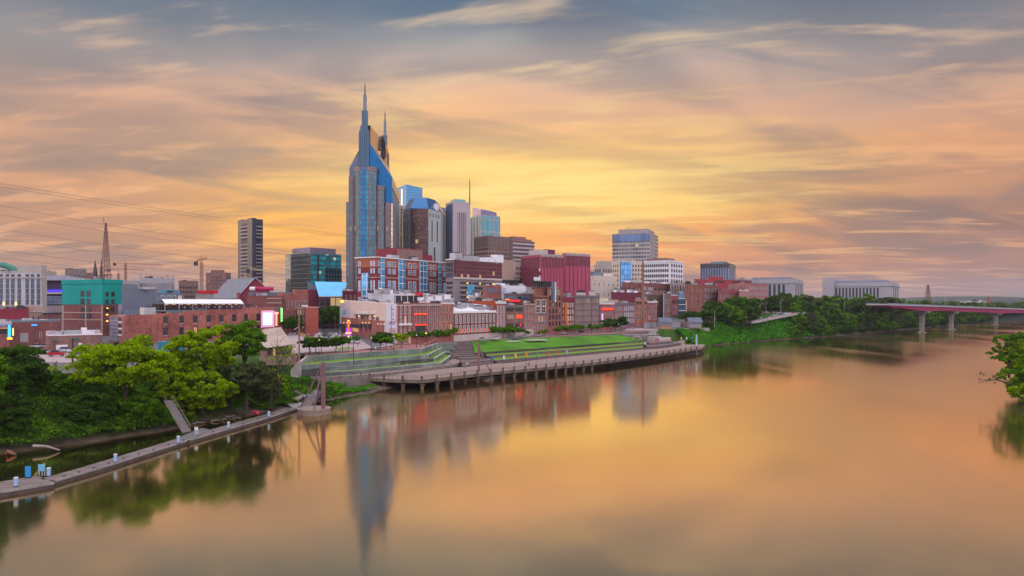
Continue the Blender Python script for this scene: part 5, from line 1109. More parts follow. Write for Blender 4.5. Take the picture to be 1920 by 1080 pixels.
t.wins('F', 14, 3, .04, .98, .35, .92, .3, .5, 'plain'); [t.unit(u, .3, (4, 3, 2), metal_grey if i % 2 else roofwhite) for i, u in enumerate((.1, .3, .5, .75, .9))]
t = B('pale_loft_side', 'pale tan loft building with arched windows right below the white office block', front(1256, 640, 1285, 662, 26), 530, 640, mat('pale_taupe', (.33, .26, .25), .85, var=.15), roof=roofgrey); t.wins('F', 5, 4, .05, .95, .2, .95, .5, .6, 'arch', lit=0)
t = B('low_brown_lofts', 'low brown block with white roof clutter behind the red neon bar', front(1146, 520, 1200, 560, 24), 549, 520, maroon_dk, roof=roofwhite); [t.unit(u, .2, (3, 2, 2), white) for u in (.15, .6, .85)]
t = B('brown_loft_block', 'brown loft block with pipes rising behind the tall orange house', front(1186, 580, 1248, 610, 24), 545, 580, br_brown, roof=roofwhite); t.wins('F', 8, 2, .05, .95, .5, .95, .3, .4, 'plain'); t.box(.4, .55, .2, .6, t.z1 + .13, t.z1 + 4, br_red, 'stair_tower')

# roofs behind the first row
t = B('white_hillside_block', 'white stepped building rising behind the painted wall shop', front(690, 372, 780, 400, 30), 552, 372, white, roof=roofwhite)
t.box(.12, .5, .2, .9, t.z1 + .13, ZP(543.5, 385), white, 'upper_storey'); t.box(.2, .4, .3, .7, ZP(543.5, 385) + .02, ZP(539.5, 385), white, 'gable_room')
for u, v, s_ in ((.2, -.2, (3, 2, 2.4)), (.35, -.25, (4, 3, 3)), (.6, .3, (3, 2, 2))): t.unit(u, v, s_, metal_grey)
t = B('rooftop_lounge', 'dark rooftop lounge with white frame and red canopies behind the neon lined shop', front(739, 338, 785, 352, 14), 554, 338, metal_dark, roof=roofwhite, capm=trim_white)
for u in (.02, .27, .52, .77, .97): t.panel('F', u, u + .015, 20, t.z1 + .4, trim_white, .3, 'post')
for i, (u0, u1, m) in enumerate(((.0, .15, slate2), (.2, .3, mat('orange_canvas', (.6, .16, .06), .7)), (.36, .55, mat('pale_blue_canvas', (.3, .42, .7), .7)), (.62, .95, mat('magenta_fabric', (.6, .03, .2), .7)))): t.box(u0, u1, -.75, -.3, 24.8 + i * .11, 26.9 - (i % 2) * .4, m, 'parasol')
t.box(.88, 1.2, -.3, .2, t.z1 + .2, t.z1 + 1.5, red_panel, 'red_canopy')
t = B('white_plant_roof', 'white roof crowded with air units behind the dusty pink shop', front(786, 345, 848, 362, 22), 564, 345, white, roof=roofwhite)
for i in range(11): t.unit(.04 + .09 * i, .1 + .25 * (i % 3), (2.6 + i % 3, 2.2, 1.6 + (i * 7 % 5) * .5), [white, metal_grey, roofwhite][i % 3])
t = B('orange_party_wall_block', 'long orange-red party wall rising behind the white roofed hall', front(876, 384, 929, 398, 30), 566, 384, mat('orange_red_render', (.52, .105, .055), .85, var=.15), roof=roofwhite)
t = B('white_roof_block', 'white blocky roof with domed vents above the orange-red party wall', front(878, 425, 937, 445, 30), 557, 425, white, roof=roofwhite)
for i in range(8): t.unit(.06 + .12 * i, .15 + .3 * (i % 2), (2.8, 2.4, 1.2 + (i * 3 % 4) * .7), [roofwhite, metal_grey][i % 2])
t = B('red_square_block', 'brick block with grey panel front right of the parking garage', front(905, 420, 940, 428, 20), 537, 420, br_red, roof=roofgrey); t.pp('F', 911, 934, 540, 549, mat('grey_panel', (.16, .14, .17), .7), .2, 'grey_panel')
t.box(1.0, 1.25, .0, .6, 9, ZP(539, 424), mat('pale_blue_render', (.42, .45, .58), .7), 'blue_annex'); t.box(.6, 1.2, .8, 1.4, 9, ZP(530, 430), white, 'white_annex')
t = B('white_slotted_block', 'white building with a row of dark slot windows in front of the big maroon building', front(943, 440, 986, 452, 24), 537, 440, white, roof=roofwhite); t.wins('F', 12, 1, .05, .98, .62, .82, .42, .8, 'plain', lit=0)
t = B('blue_window_lounge', 'brick rooftop lounge with blue windows and glowing red awnings', front(945, 400, 1001, 410, 18), 552, 400, br_brown, roof=roofwhite, capm=slate2)
t.pp('F', 946, 994, 555, 562, slate2, .2, 'window_band'); t.pp('F', 947, 954, 556, 560, g_blue, .3, 'window'); t.pp('F', 970, 978, 556, 560, g_blue, .3, 'window'); t.pp('F', 980, 988, 557, 561, g_blue, .3, 'window'); t.pp('F', 955, 974, 562.5, 565.5, glow_m('red_awning_glow', (1, .03, .06), .8), 1.0, 'awning'); t.pp('F', 946.5, 954, 560.5, 563, glow_m('orange_awning_glow', (1, .25, .04), 1.0), 1.0, 'awning')
t = B('grey_roof_room', 'small grey roof room beside the brown attic box', front(986, 428, 1002, 434, 14), 540, 428, conc, roof=roofgrey)
t = B('white_small_roof', 'small white roof storey on the skyline of the brown open bay building', front(940, 520, 978, 535, 20), 526, 520, metal_dark, roof=roofgrey); t.unit(.5, .3, (4, 3, 3), metal_grey)

# painted wall shop and its brick annex
def painted_shop():
    c = [W(745, 291), W(752, 300), W(700, 430), W(637, 400)]
    t = Bld('painted_wall_shop', 'big blank pink-beige wall building with white lettering and painted mural ends', c, 9, 25.6, beige, roofgrey, parapet=0)
    a, d, L, nr = t.frame('L'); b = MB(); p, q = a + nr * .02, a + d * L + nr * .02
    b.prism([tuple(p), tuple(q), tuple(q - nr * .5), tuple(p - nr * .5)], 25.603, [28.2, 26.1, 26.1, 28.2], beige); b.build('parapet', t.root)
    b = MB(); b.prism([tuple(p + nr * .1), tuple(q + nr * .1), tuple(q - nr * .6), tuple(p - nr * .6)], [28.21, 26.11, 26.11, 28.21], [28.5, 26.4, 26.4, 28.5], trim_white); b.build('coping', t.root)
    mural = mat('mural_white_blue', (.50, .56, .74), .7, var=.15)
    def strip(pa, pb, ya, yb, m, out, nm='mural'): return t.pp('L', pa, pb, ya, yb, m, out, nm)
    strip(725, 744.6, 571.5, 640, mural, .12, 'mural')
    red_m, or_m, bl_m = mat('mural_red', (.45, .12, .16), .7), mat('mural_orange', (.6, .3, .16), .7), mat('mural_blue', (.10, .35, .75), .7)
    for i, y in enumerate((579, 586, 590, 597)): strip(735.5, 740, y, y + 2.3, [red_m, or_m, or_m, red_m][i], .2, 'mural_word')
    for i in range(5): strip(730 + i * 2.6, 731.4 + i * 2.6, 603 - .3 * i, 608.5, red_m, .2, 'mural_word')
    for i in range(5): strip(731 + i * 2.6, 732.4 + i * 2.6, 615, 627, red_m if i % 2 else or_m, .2, 'mural_word')
    strip(734, 734.6, 573, 627, metal_dark, .2, 'mural_line'); strip(743, 743.9, 573, 604, red_m, .2, 'mural_line'); strip(730, 741, 628, 635, bl_m, .2, 'mural_word')
    strip(637.5, 656, 566, 598, mat('mural_grey_pink', (.46, .40, .46), .7, var=.35, scale=.5), .12, 'mural')
    strip(643, 649, 582, 590, mat('mural_teal', (.12, .36, .45), .7), .2, 'mural_word'); strip(639, 645, 563.5, 567.5, glow_m('yellow_glow', (1.0, .72, .05), .9), .35, 'wall_light')
    lt = white
    for grp, n in ((668, 3), (677, 7), (697.5, 3)):
        for i in range(n): strip(grp + i * 2.1, grp + i * 2.1 + 1.2, 584, 588, lt, .25, 'lettering')
    for (pa, pb) in ((667, 673), (676, 693), (696, 703)): strip(pa, pb, 589.5, 591.3, metal_dark, .9, 'awning')
    for (pa, pb) in ((668, 672), (677, 680.5), (682.5, 685.5), (687.5, 691), (697, 701.5)): strip(pa, pb, 591.5, 599, br_dk, .2, 'opening')
    for px in (673.5, 702.5): strip(px, px + .8, 591, 594, glow_m('warm_lantern', (1, .5, .2), 1.0), .5, 'lantern')
    for u, v, s_ in ((.3, .6, (4, 3, 3)), (.6, .6, (4, 3, 2.5)), (.8, .3, (3, 2, 2))): t.unit(u, v, s_, metal_grey)
    t2 = Bld('brick_annex', 'low dark red brick annex with dark awnings and round lamps below the lettered wall', [W(699, 324), W(724, 308), W(726, 322), W(652, 392), W(640, 386)], 9.4, 18.6, br_red, roofgrey, parapet=.4)
    lm = glow_m('round_wall_lamp', (1.0, .55, .25), .9)
    for px in (645, 651, 657, 680.5, 686.5, 693): t2.pp('L', px - .5, px + .5, 604, 606, lm, .3, 'wall_lamp')
    for px in (709, 715, 720.5): t2.pp('F', px - 1.2, px + 1.2, 606, 609, trim_white, .12, 'round_window')
    for (pa, pb) in ((638, 648), (661, 673), (674.5, 679), (684, 689), (691, 696)): t2.pp('L', pa, pb, 607.5, 614, mat('navy_awning', (.03, .035, .055), .6), 1.2, 'awning'); t2.pp('L', pa + .5, pb - .5, 615, 622, g_warm if pa == 661 else g_dark, .1, 'shop_window')
    t2.unit(.5, .5, (3, 2, 1.6), metal_grey)
painted_shop()
def sign_guitar():
    p = W(653.5, 352); z = lambda y: ZP(y, 352); root = thing('neon_guitar_sign', 'glowing red and purple guitar shaped neon sign standing over the parked cars', 'neon sign', (p.x, p.y, 10))
    def poly(pts, m, y0, dep, nm):
        b = MB(); n = len(pts); A = [(p.x + (x - 653.5) * 352 / F, p.y - y0, z(y)) for x, y in pts]; B2 = [(x, y + dep, zz) for x, y, zz in A]
        b.face(A, m); b.face(B2[::-1], m)
        for i in range(n): j = (i + 1) % n; b.face([A[j], A[i], B2[i], B2[j]], m)
        b.build(nm, root)
    poly([(648, 615), (649.5, 621), (647.5, 625), (649, 628.5), (654, 630), (658.5, 628), (660, 624), (658, 620), (659.5, 614), (656, 617), (651.5, 617)], glow_m('purple_neon', (.42, .02, .75), .7), 0, .6, 'guitar_body')
    poly([(651.8, 603), (655.6, 603), (655, 608), (654.6, 622), (656, 627), (651, 627), (652.6, 622), (652.3, 608)], glow_m('red_orange_neon', (1.0, .10, .03), 1.5), .35, .3, 'guitar_neck')
    poly([(648.3, 623.2), (659.2, 623.2), (658.4, 625.6), (649.2, 625.6)], glow_m('pale_orange_neon', (1.0, .40, .14), 2.0), .7, .3, 'name_band')
    poly([(651.5, 600), (656, 600), (655.5, 603), (652, 603)], glow_m('orange_neon', (1.0, .42, .06), 1.6), .35, .3, 'guitar_head')
    b = MB(); b.tube([(p.x, p.y + .3, 10), (p.x, p.y + .3, z(616))], .22, metal_dark, 8); b.build('pole', root)
sign_guitar()
def vsign(nm, label, px, d, w_, ya, yb, m, side=None, cap=None):
    p = W(px, d); root = thing(nm, label, 'neon sign', (p.x, p.y, ZP(yb, d))); s_ = d / F
    b = MB(); b.box((p.x, p.y, ZP(yb, d)), (w_ * s_, .5, ZP(ya, d) - ZP(yb, d)), m); b.build('panel', root)
    if side: b = MB(); b.box((p.x - w_ * s_ * .62, p.y, ZP(yb, d) - .2), (w_ * s_ * .22, .5, ZP(ya, d) - ZP(yb, d) + .4), side); b.build('edge_tube', root)
    if cap: b = MB(); b.box((p.x, p.y - .1, ZP(ya, d) + .02), (w_ * s_ * 1.4, .6, 1.0), cap); b.build('cap', root)
    b = MB(); hgt = ZP(ya, d) - ZP(yb, d)
    for i in range(7): b.box((p.x, p.y - .3, ZP(yb, d) + hgt * (i + .25) / 7.2), (w_ * s_ * .45, .12, hgt * .085), glow_m('letter_glow_' + nm, (1, .55, .35) if 'red' in nm else (.45, 1.0, .3), 1.6))
    b.build('lettering', root); b = MB(); b.bar((p.x, p.y + .3, ZP(ya, d) - 1), (p.x + .2, p.y + 4, ZP(ya, d) - 1), .15, metal_dark); b.build('bracket', root)
vsign('red_vertical_sign', 'tall glowing red vertical sign right of the blank billboard', 518.5, 340, 4.6, 589, 611, glow_m('red_sign', (1.0, .04, .02), 1.3), None, glow_m('pink_cap', (1, .35, .3), 1.3))
vsign('green_vertical_sign', 'tall glowing green vertical sign between the red sign and the brick bar block', 529.3, 362, 3.6, 577, 603, glow_m('green_sign', (.02, .85, .03), 1.2), glow_m('green_edge', (.2, 1.0, .15), 1.5))
def chute():
    d = 402.5; root = thing('construction_chute', 'orange segmented rubbish chute hanging down a riverfront house front', 'chute', (*W(1061, d), 10)); om = mat('orange_plastic', (.75, .19, .03), .5, var=.1)
    pts = [(1061.5, 567 + i * 3.6) for i in range(11)] + [(1062.5, 606.5), (1065, 610)]
    for i, ((x0, y0), (x1, y1)) in enumerate(zip(pts[:-1], pts[1:])):
        b = MB(); b.tube([P(x0, y0, d), P(x1, y1 + .4, d)], [1.05 * .92, .74], om, 10); b.build('segment', root)
chute()

# ------------------------------------------------------------------ riverfront park
pave = mat('pink_promenade_paving', (.27, .19, .165), .85, scale=.25, var=.2); redpave = mat('red_brick_pavement', (.30, .13, .125), .9, scale=.4, var=.25)
road = mat('asphalt', (.14, .12, .135), .9, var=.2); roadpale = mat('pale_street_surface', (.37, .28, .30), .8, scale=.15, var=.22)
lawn_m = mat('mown_lawn', (.065, .20, .006), .95, scale=.07, var=.6, scale2=.9); lawn_t = mat('terrace_grass', (.12, .24, .012), .95, scale=.3, var=.35)
stepm = glassgrid('timber_and_stone_steps', (.17, .125, .12), (.07, .05, .05), 3.0, .34, .05, .12, metal=0, rough=.9, var=.3)
def slab(name, poly, z0, z1, m, mt=None, label=None, kind='structure'):
    b = MB(); b.prism([tuple(p) for p in poly], z0, z1, m, mt); o = b.build(name); tag(o, label, kind=kind); return o
g3 = lambda px, py, z=3.0: G(px, py, z).xy
OUT = [g3(x, y) for x, y in ((679, 707), (740, 711), (791, 712), (846, 706), (895, 700), (960, 694), (1110, 680), (1230, 664.5), (1316, 652))]
INN = [g3(x, y) for x, y in ((1322, 645.5), (1282, 646), (1240, 651), (1217, 654), (1080, 666.5), (960, 680), (922, 682), (868, 688), (800, 694), (720, 698), (679, 700))]
deckface = mat('deck_edge_concrete', (.20, .15, .11), .9, scale=.6, var=.4)
slab('promenade', OUT + INN, 1.9, 3.0, deckface, pave, 'pale pink riverside promenade deck on piles')
def line_pts(pts, step):
    out = []; acc = 0
    for a, b_ in zip(pts[:-1], pts[1:]):
        L = (b_ - a).length
        while acc < L: out.append((a.lerp(b_, acc / L), (b_ - a).normalized())); acc += step
        acc -= L
    return out
# bollards and piles along the deck edge
dk = mat('brown_post_concrete', (.13, .095, .085), .9, var=.3); n0 = None
bpx = [(679 + 14, 707), (720, 709), (755, 711), (791, 712), (819, 709), (846, 706), (871, 702.5), (895, 700), (920, 697.7), (943, 695.6), (964, 693.6), (985, 691.7), (1005, 689.7), (1024, 688), (1042, 686.4), (1060, 684.6), (1077, 683), (1094, 681.4), (1110, 680), (1125, 678), (1140, 676), (1154, 674.2), (1168, 672.4), (1181, 670.7), (1194, 669), (1207, 667.4), (1219, 665.8), (1231, 664.3), (1243, 662.5), (1254, 661), (1265, 659.5), (1276, 658), (1286, 656.4), (1296, 655), (1306, 653.6)]
for i, (x, y) in enumerate(bpx):
    p = g3(x, y + .6)
    if n0 is None:
        b = MB(); b.box((0, 0, -.7), (.7, .7, 1.85), dk); b.box((0, 0, 1.16), (.55, .55, .12), dk); n0 = b.build('edge_post'); o = n0
    else: o = n0.copy(); COL.objects.link(o)
    o.location = (p.x, p.y, 3.0); tag(o, nth(i) + ' square brown concrete post along the promenade edge, counted from the left', 'post', 'posts along the promenade edge')
n0 = None
for i, (x, y) in enumerate(bpx):
    if x > 1120: break
    p = g3(x, y - .5)
    if n0 is None:
        b = MB(); b.cyl((0, 0, -3), .55, 4.6, deckface, 10); b.cyl((0, 0, 1.0), .8, .55, deckface, 10, .95); n0 = b.build('pile'); o = n0
    else: o = n0.copy(); COL.objects.link(o)
    o.location = (p.x, p.y + .6, 0); tag(o, nth(i) + ' round concrete pile standing in the water under the deck, from the left', 'pile', 'piles under the promenade')
def railing(name, label, pts, z, h=1.05, step=1.6, m=metal_dark, r=.035):
    root = thing(name, label, 'railing', (pts[0].x, pts[0].y, z)); b = MB(); f = (lambda p: z) if not callable(z) else z
    for q, _ in line_pts(pts, step): b.bar((q.x, q.y, z), (q.x, q.y, z + h), r * 1.6, m)
    b.build('posts', root); b = MB()
    for hh_ in (h, h * .55):
        for p, q in zip(pts[:-1], pts[1:]): b.bar((p.x, p.y, z + hh_), (q.x, q.y, z + hh_), r * 2, m)
    b.build('rails', root)
inset = [p + Vector((-.5, .8)) for p in OUT]
railing('promenade_railing', 'thin dark metal railing along the whole promenade edge', inset, 3.0)
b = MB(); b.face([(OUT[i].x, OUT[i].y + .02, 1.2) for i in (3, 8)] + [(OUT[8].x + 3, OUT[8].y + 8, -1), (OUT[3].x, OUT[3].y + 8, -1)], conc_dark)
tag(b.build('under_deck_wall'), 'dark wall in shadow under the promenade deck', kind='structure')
# stepped lawn: three grass benches, then the great lawn
A0, A1 = g3(935, 681), g3(1212, 654.8)
def ln(px0, y0, px1, y1, z): return G(px0, y0, z).xy, G(px1, y1, z).xy
L1a, L1b = ln(925, 675.5, 1206, 651.5, 4.0); L2a, L2b = ln(925, 671.5, 1206, 648.7, 4.0); L3a, L3b = ln(912, 667, 1207, 645, 5.0); L4a, L4b = ln(912, 663.5, 1207, 642, 5.0); L5a, L5b = ln(890, 661.5, 1209, 638.3, 6.0)
slab('steps', [A0, A1, L1b, L1a], -1, 3.4, stepm, stepm, 'lowest band of brown seating steps'); slab('steps', [A0.lerp(L1a, .45), A1.lerp(L1b, .45), L1b, L1a], -1, 4.0, stepm, stepm, 'lowest band of brown seating steps, upper tread')
slab('grass_bench', [L1a, L1b, L2b, L2a], -1, 4.02, stepm, lawn_t, 'lowest strip of grass between seating steps')
slab('steps', [L2a, L2b, L3b, L3a], -1, 4.5, stepm, stepm, 'middle band of brown seating steps'); slab('steps', [L2a.lerp(L3a, .4), L2b.lerp(L3b, .4), L3b, L3a], -1, 5.0, stepm, stepm, 'middle band of seating steps, upper tread')
slab('grass_bench', [L3a, L3b, L4b, L4a], -1, 5.02, stepm, lawn_t, 'middle strip of grass between seating steps')
slab('steps', [L4a, L4b, L5b, L5a], -1, 5.5, stepm, stepm, 'upper band of brown seating steps'); slab('steps', [L4a.lerp(L5a, .4), L4b.lerp(L5b, .4), L5b, L5a], -1, 6.0, stepm, stepm, 'upper band of seating steps, upper tread')
b = MB(); T0, T1, T2 = G(884, 640, 9.4).xy, G(1000, 634, 9.5).xy, G(1158, 627.5, 8.8).xy; M0 = L5a.lerp(L5b, .35)
poly = [L5a, M0, L5b, G(1180, 632, 7.6).xy, T2, T1, T0]; zs = [6.02, 6.02, 6.02, 7.6, 8.8, 9.5, 9.4]
b.prism([tuple(p) for p in poly], -1, zs, conc_dark, lawn_m); tag(b.build('lawn'), 'large bright green sloping lawn', kind='structure')
# brown stair blocks left of the lawn
for i, (x0, y0, x1, y1, z) in enumerate(((885, 641, 860, 642, 9.6), (886, 648, 856, 649, 8.3), (888, 655, 850, 656, 7.0), (895, 662, 848, 663.5, 5.8), (905, 671, 862, 672, 4.6))):
    a, c = G(x0, y0, z).xy, G(x1, y1, z).xy; nb = Vector((a.y - c.y, c.x - a.x)).normalized(); nb = nb if nb.y > 0 else -nb
    slab('steps', [c - Vector((.2, 4.2)), a - Vector((-.2, 4.2)), a + nb * .1, c + nb * .1], -1, z - .6, stepm, stepm, 'brown brick landing of the wide stair, number %s from the top, lower tread' % nth(i)); slab('steps', [c, a, a + nb * 7, c + nb * 7], -1, z, stepm, pave if i in (1, 2, 3) else stepm, 'brown brick landing of the wide stair, %s from the top' % nth(i))
slab('steps', [g3(868, 688.5), g3(924, 682), G(925, 675.5, 4.0).xy, G(866, 679, 4.0).xy], -1, 3.5, stepm, stepm, 'lowest flight left of the grass benches'); slab('steps', [G(867, 683.5, 3.5).xy, G(925, 678.5, 3.5).xy, G(918, 670, 4.6).xy, G(862, 674, 4.6).xy], -1, 4.2, stepm, stepm, 'second flight left of the grass benches')
# concrete terraces with grass on the left
def back_line(P_, w_):
    r = []
    for i, p in enumerate(P_): d = (P_[min(i + 1, len(P_) - 1)] - P_[max(i - 1, 0)]).normalized(); r.append(p + Vector((-d.y, d.x)) * w_)
    return r
def terr(name_i, pts_top, zt, back, zg):
    """a retaining wall along pts_top (xy) of top height zt with grass behind it at zg up to line back"""
    b = MB(); w_ = .55
    P_ = [Vector(p) for p in pts_top]; B_ = back_line(P_, w_)
    [b.prism([tuple(P_[i]), tuple(P_[i + 1]), tuple(B_[i + 1]), tuple(B_[i])], -1, zt, conc_blue, conc_pale) for i in range(len(P_) - 1)]
    o = b.build('retaining_wall'); tag(o, 'stained blue-grey concrete terrace wall, ' + nth(name_i) + ' from the top', 'wall', 'terrace walls of the riverfront')
    b = MB(); C_ = back_line(P_, .3); [b.prism([tuple(C_[i]), tuple(C_[i + 1]), tuple(back[i + 1]), tuple(back[i])], -1, zg, conc_dark, lawn_t) for i in range(len(P_) - 1)]
    tag(b.build('grass_terrace'), 'grass strip behind terrace wall, ' + nth(name_i) + ' from the top', kind='structure')
w1 = [G(573, 668, 9.7).xy, G(663, 662, 9.7).xy, G(791, 653.5, 9.7).xy, G(822, 643.5, 9.7).xy, G(858, 642, 9.6).xy]
w2 = [G(566, 684, 7.9).xy, G(663, 676, 7.9).xy, G(803, 665, 7.9).xy, G(829, 651.5, 7.9).xy, G(856, 650.5, 7.9).xy]
w3 = [G(600, 690, 6.4).xy, G(663, 685.5, 6.4).xy, G(817, 670.8, 6.4).xy, G(836, 659, 6.4).xy, G(850, 658, 6.4).xy]
w4 = [G(608, 698.5, 5.2).xy, G(663, 694.5, 5.2).xy, G(828, 679, 5.2).xy, G(848, 664.5, 5.2).xy, G(850, 664, 5.2).xy]
terr(1, w2, 7.9, w1, 7.85); terr(2, w3, 6.4, w2, 6.35); terr(3, w4, 5.2, w3, 5.15)
b = MB(); P_ = w1; B_ = back_line(P_, .6); [b.prism([tuple(P_[i]), tuple(P_[i + 1]), tuple(B_[i + 1]), tuple(B_[i])], -1, 9.75, conc_blue, conc_pale) for i in range(4)]; tag(b.build('retaining_wall'), 'stained blue-grey concrete terrace wall, topmost below the street', 'wall', 'terrace walls of the riverfront')
for (x0, y0, x1, y1, z, lb) in ((556, 686, 575, 683, 7.4, 'pale concrete end block of the terraces'), (545, 694, 557, 694, 6.0, 'dark slatted concrete block left of the terrace end')):
    a, c = G(x0, y0, z).xy, G(x1, y1, z).xy; b = MB(); b.prism([tuple(a), tuple(c), tuple(c + Vector((1, 5))), tuple(a + Vector((1, 5)))], -1, z, conc_pale if x0 == 556 else conc_dark); tag(b.build('end_block'), lb, 'wall')
b = MB(); q0, q1, q2 = G(573, 668.5, 9.7).xy, G(557, 675, 9.7).xy, G(545, 684, 8.5).xy; b.prism([tuple(q0), tuple(q1), tuple(q2), tuple(q2 + Vector((.5, 4))), tuple(q1 + Vector((.3, 3))), tuple(q0 + Vector((0, 3)))], -1, [9.7, 9.0, 7.0, 7.0, 9.0, 9.7], conc, conc_pale); tag(b.build('sloping_wall'), 'sloping concrete wall curving down from the street to the walkway', 'wall')
# walkway below the terraces, rising to the stairs
wk = [G(540, 714, 3.4).xy, G(663, 706, 3.6).xy, G(700, 702, 3.9).xy, G(760, 694, 4.1).xy, G(848, 683, 4.2).xy, G(866, 676, 4.2).xy, G(850, 670, 4.2).xy, w4[2] + Vector((0, .2)), w4[1] + Vector((0, .3)), G(608, 706, 4.0).xy + Vector((0, .5)), G(556, 707.5, 3.8).xy, G(540, 707.5, 3.6).xy]
slab('walkway', wk, -1, 3.95, conc_dark, pave, 'pink walkway below the terrace walls')
railing('walkway_railing', 'thin dark railing along the lower edge of the walkway under the terraces', [wk[0] + Vector((0, .3)), wk[1] + Vector((0, .3)), wk[2] + Vector((0, .3)), wk[3] + Vector((0, .3)), wk[4] + Vector((0, .3))], 3.95)
# street level
b = MB(); F0 = [W(x, fd(x)) for x in (745, 790, 848, 890, 930, 1000, 1060, 1124, 1180, 1232)]
edge = back_line(w1, .55) + [G(872, 641, 9.6).xy, T0, T1, T2, G(1180, 622, 9.8).xy, G(1215, 619.5, 9.9).xy]
b.prism([tuple(p) for p in edge] + [tuple(p) for p in reversed(F0)] + [tuple(W(700, 262)), tuple(W(600, 250)), tuple(W(573, 246))], 8.2, 9.72, conc_dark, redpave); tag(b.build('pavement'), 'red brick riverfront pavement in front of the shops', kind='structure')
def strip_between(name, A_, B_, z, m, label):
    b = MB()
    for i in range(len(A_) - 1): b.prism([tuple(A_[i]), tuple(A_[i + 1]), tuple(B_[i + 1]), tuple(B_[i])], z - .16, z, m)
    return tag(b.build(name), label, kind='structure')
S0 = [p + Vector((3.5, -2.6)) for p in F0]; S1 = [p + Vector((9, -6.8)) for p in F0]
strip_between('street', S1[4:], S0[4:], 9.74, road, 'dark riverfront street in front of the shops')
R0, R1 = [W(520, 285), W(600, 262), W(680, 256), W(745, 262)], [W(540, 420), W(600, 390), W(668, 385), W(738, 292)]
slab('plaza', [W(548, 236), W(572, 240), W(663, 252), W(700, 266), W(742, 286), W(700, 322), W(640, 384), W(600, 400), W(545, 400), W(528, 330), W(500, 250), W(525, 238)], 9.0, 10.06, conc_dark, roadpale, 'pale pink street plaza at the corner')
slab('car_park', [W(590, 300), W(668, 296), W(668, 330), W(640, 382), W(598, 395)], 9.9, 10.08, road, road, 'car park surface beside the annex')
slab('street', [W(700, 262), W(722, 286), W(676, 372), W(662, 380)], 9.9, 10.09, road, road, 'dark side street running past the annex')
slab('grass_island', [W(624, 262), W(650, 270), W(668, 266), W(640, 256)], 9.9, 10.14, lawn_t, lawn_t, 'small grass island on the plaza')
slab('car_park', [W(20, 205), W(185, 200), W(195, 240), W(110, 262), W(10, 258)], 9.7, 10.07, roadpale, roadpale, 'car park at the left behind the trees')
# upper wall and structures below the timber cabins
cabz = 10.0
def cwall(name, label, px0, y0, px1, y1, z, th=1.0, m=conc): a, c = G(px0, y0, z).xy, G(px1, y1, z).xy; b = MB(); b.prism([tuple(a), tuple(c), tuple(c + Vector((-.6, th))), tuple(a + Vector((-.6, th)))], -1, z, m, conc_pale); return tag(b.build(name), label, 'wall')
cwall('fort_wall', 'long stained concrete wall below the timber cabins', 1172, 619.5, 1262, 616.8, 10.0, 3)
slab('fort_yard', [G(1172, 619.5, 10).xy + Vector((0, 2)), G(1262, 616.8, 10).xy + Vector((0, 2)), G(1330, 614.8, 10.2).xy, W(1320, 520), W(1236, 516), W(1180, 478)], 8, 10.04, conc, roadpale, 'paved yard around the timber cabins')
cwall('planter_wall', 'low grey concrete wall stepping down beside the lawn top', 1150, 629, 1236, 626.5, 8.2, 4, conc_dark); cwall('planter_wall', 'grey concrete block with pale face below the fort wall', 1216, 632, 1240, 631, 7.2, 3); cwall('planter_wall', 'pale grey concrete block above the dark steps', 1236, 634, 1258, 633, 6.6, 4, conc_pale)
slab('steps', [G(1212, 649, 4.6).xy, G(1242, 648.5, 4.2).xy, G(1276, 643.5, 4.2).xy, G(1268, 637, 5.2).xy, G(1215, 640, 5.6).xy], -1, 4.3, stepm, stepm, 'brown stepped seating at the right end of the promenade'); slab('steps', [G(1218, 644, 5.2).xy, G(1262, 641, 5.0).xy, G(1258, 636, 5.8).xy, G(1214, 638, 6).xy], -1, 5.3, stepm, stepm, 'upper brown seating at the right end of the promenade')
slab('steps', [g3(1217, 653.5), g3(1236, 652), G(1236, 647, 4.2).xy, G(1216, 648, 4.2).xy], -1, 3.9, stepm, pave, 'small landing beside the grass benches')
cwall('gate_block', 'small tan ribbed concrete block on the promenade near the blue pole', 1273, 640, 1284, 639, 5.2, 1.5, tan)
def arch_planter(px, py, i):
    p = G(px, py, 7.6).xy; b = MB(); b.tube([(p.x + 2.2 * math.cos(a_), p.y, 7.3 + 1.5 * math.sin(a_)) for a_ in [math.pi * k / 8 for k in range(9)]], .35, conc, 6); tag(b.build('stone_arch'), 'grey stone ring arch at the top right of the lawn, %s from the left' % nth(i), 'sculpture', 'stone arches by the lawn')
for i, (x, y) in enumerate(((1141, 627.5), (1167, 630.5), (1194, 634.5))): arch_planter(x, y, i)

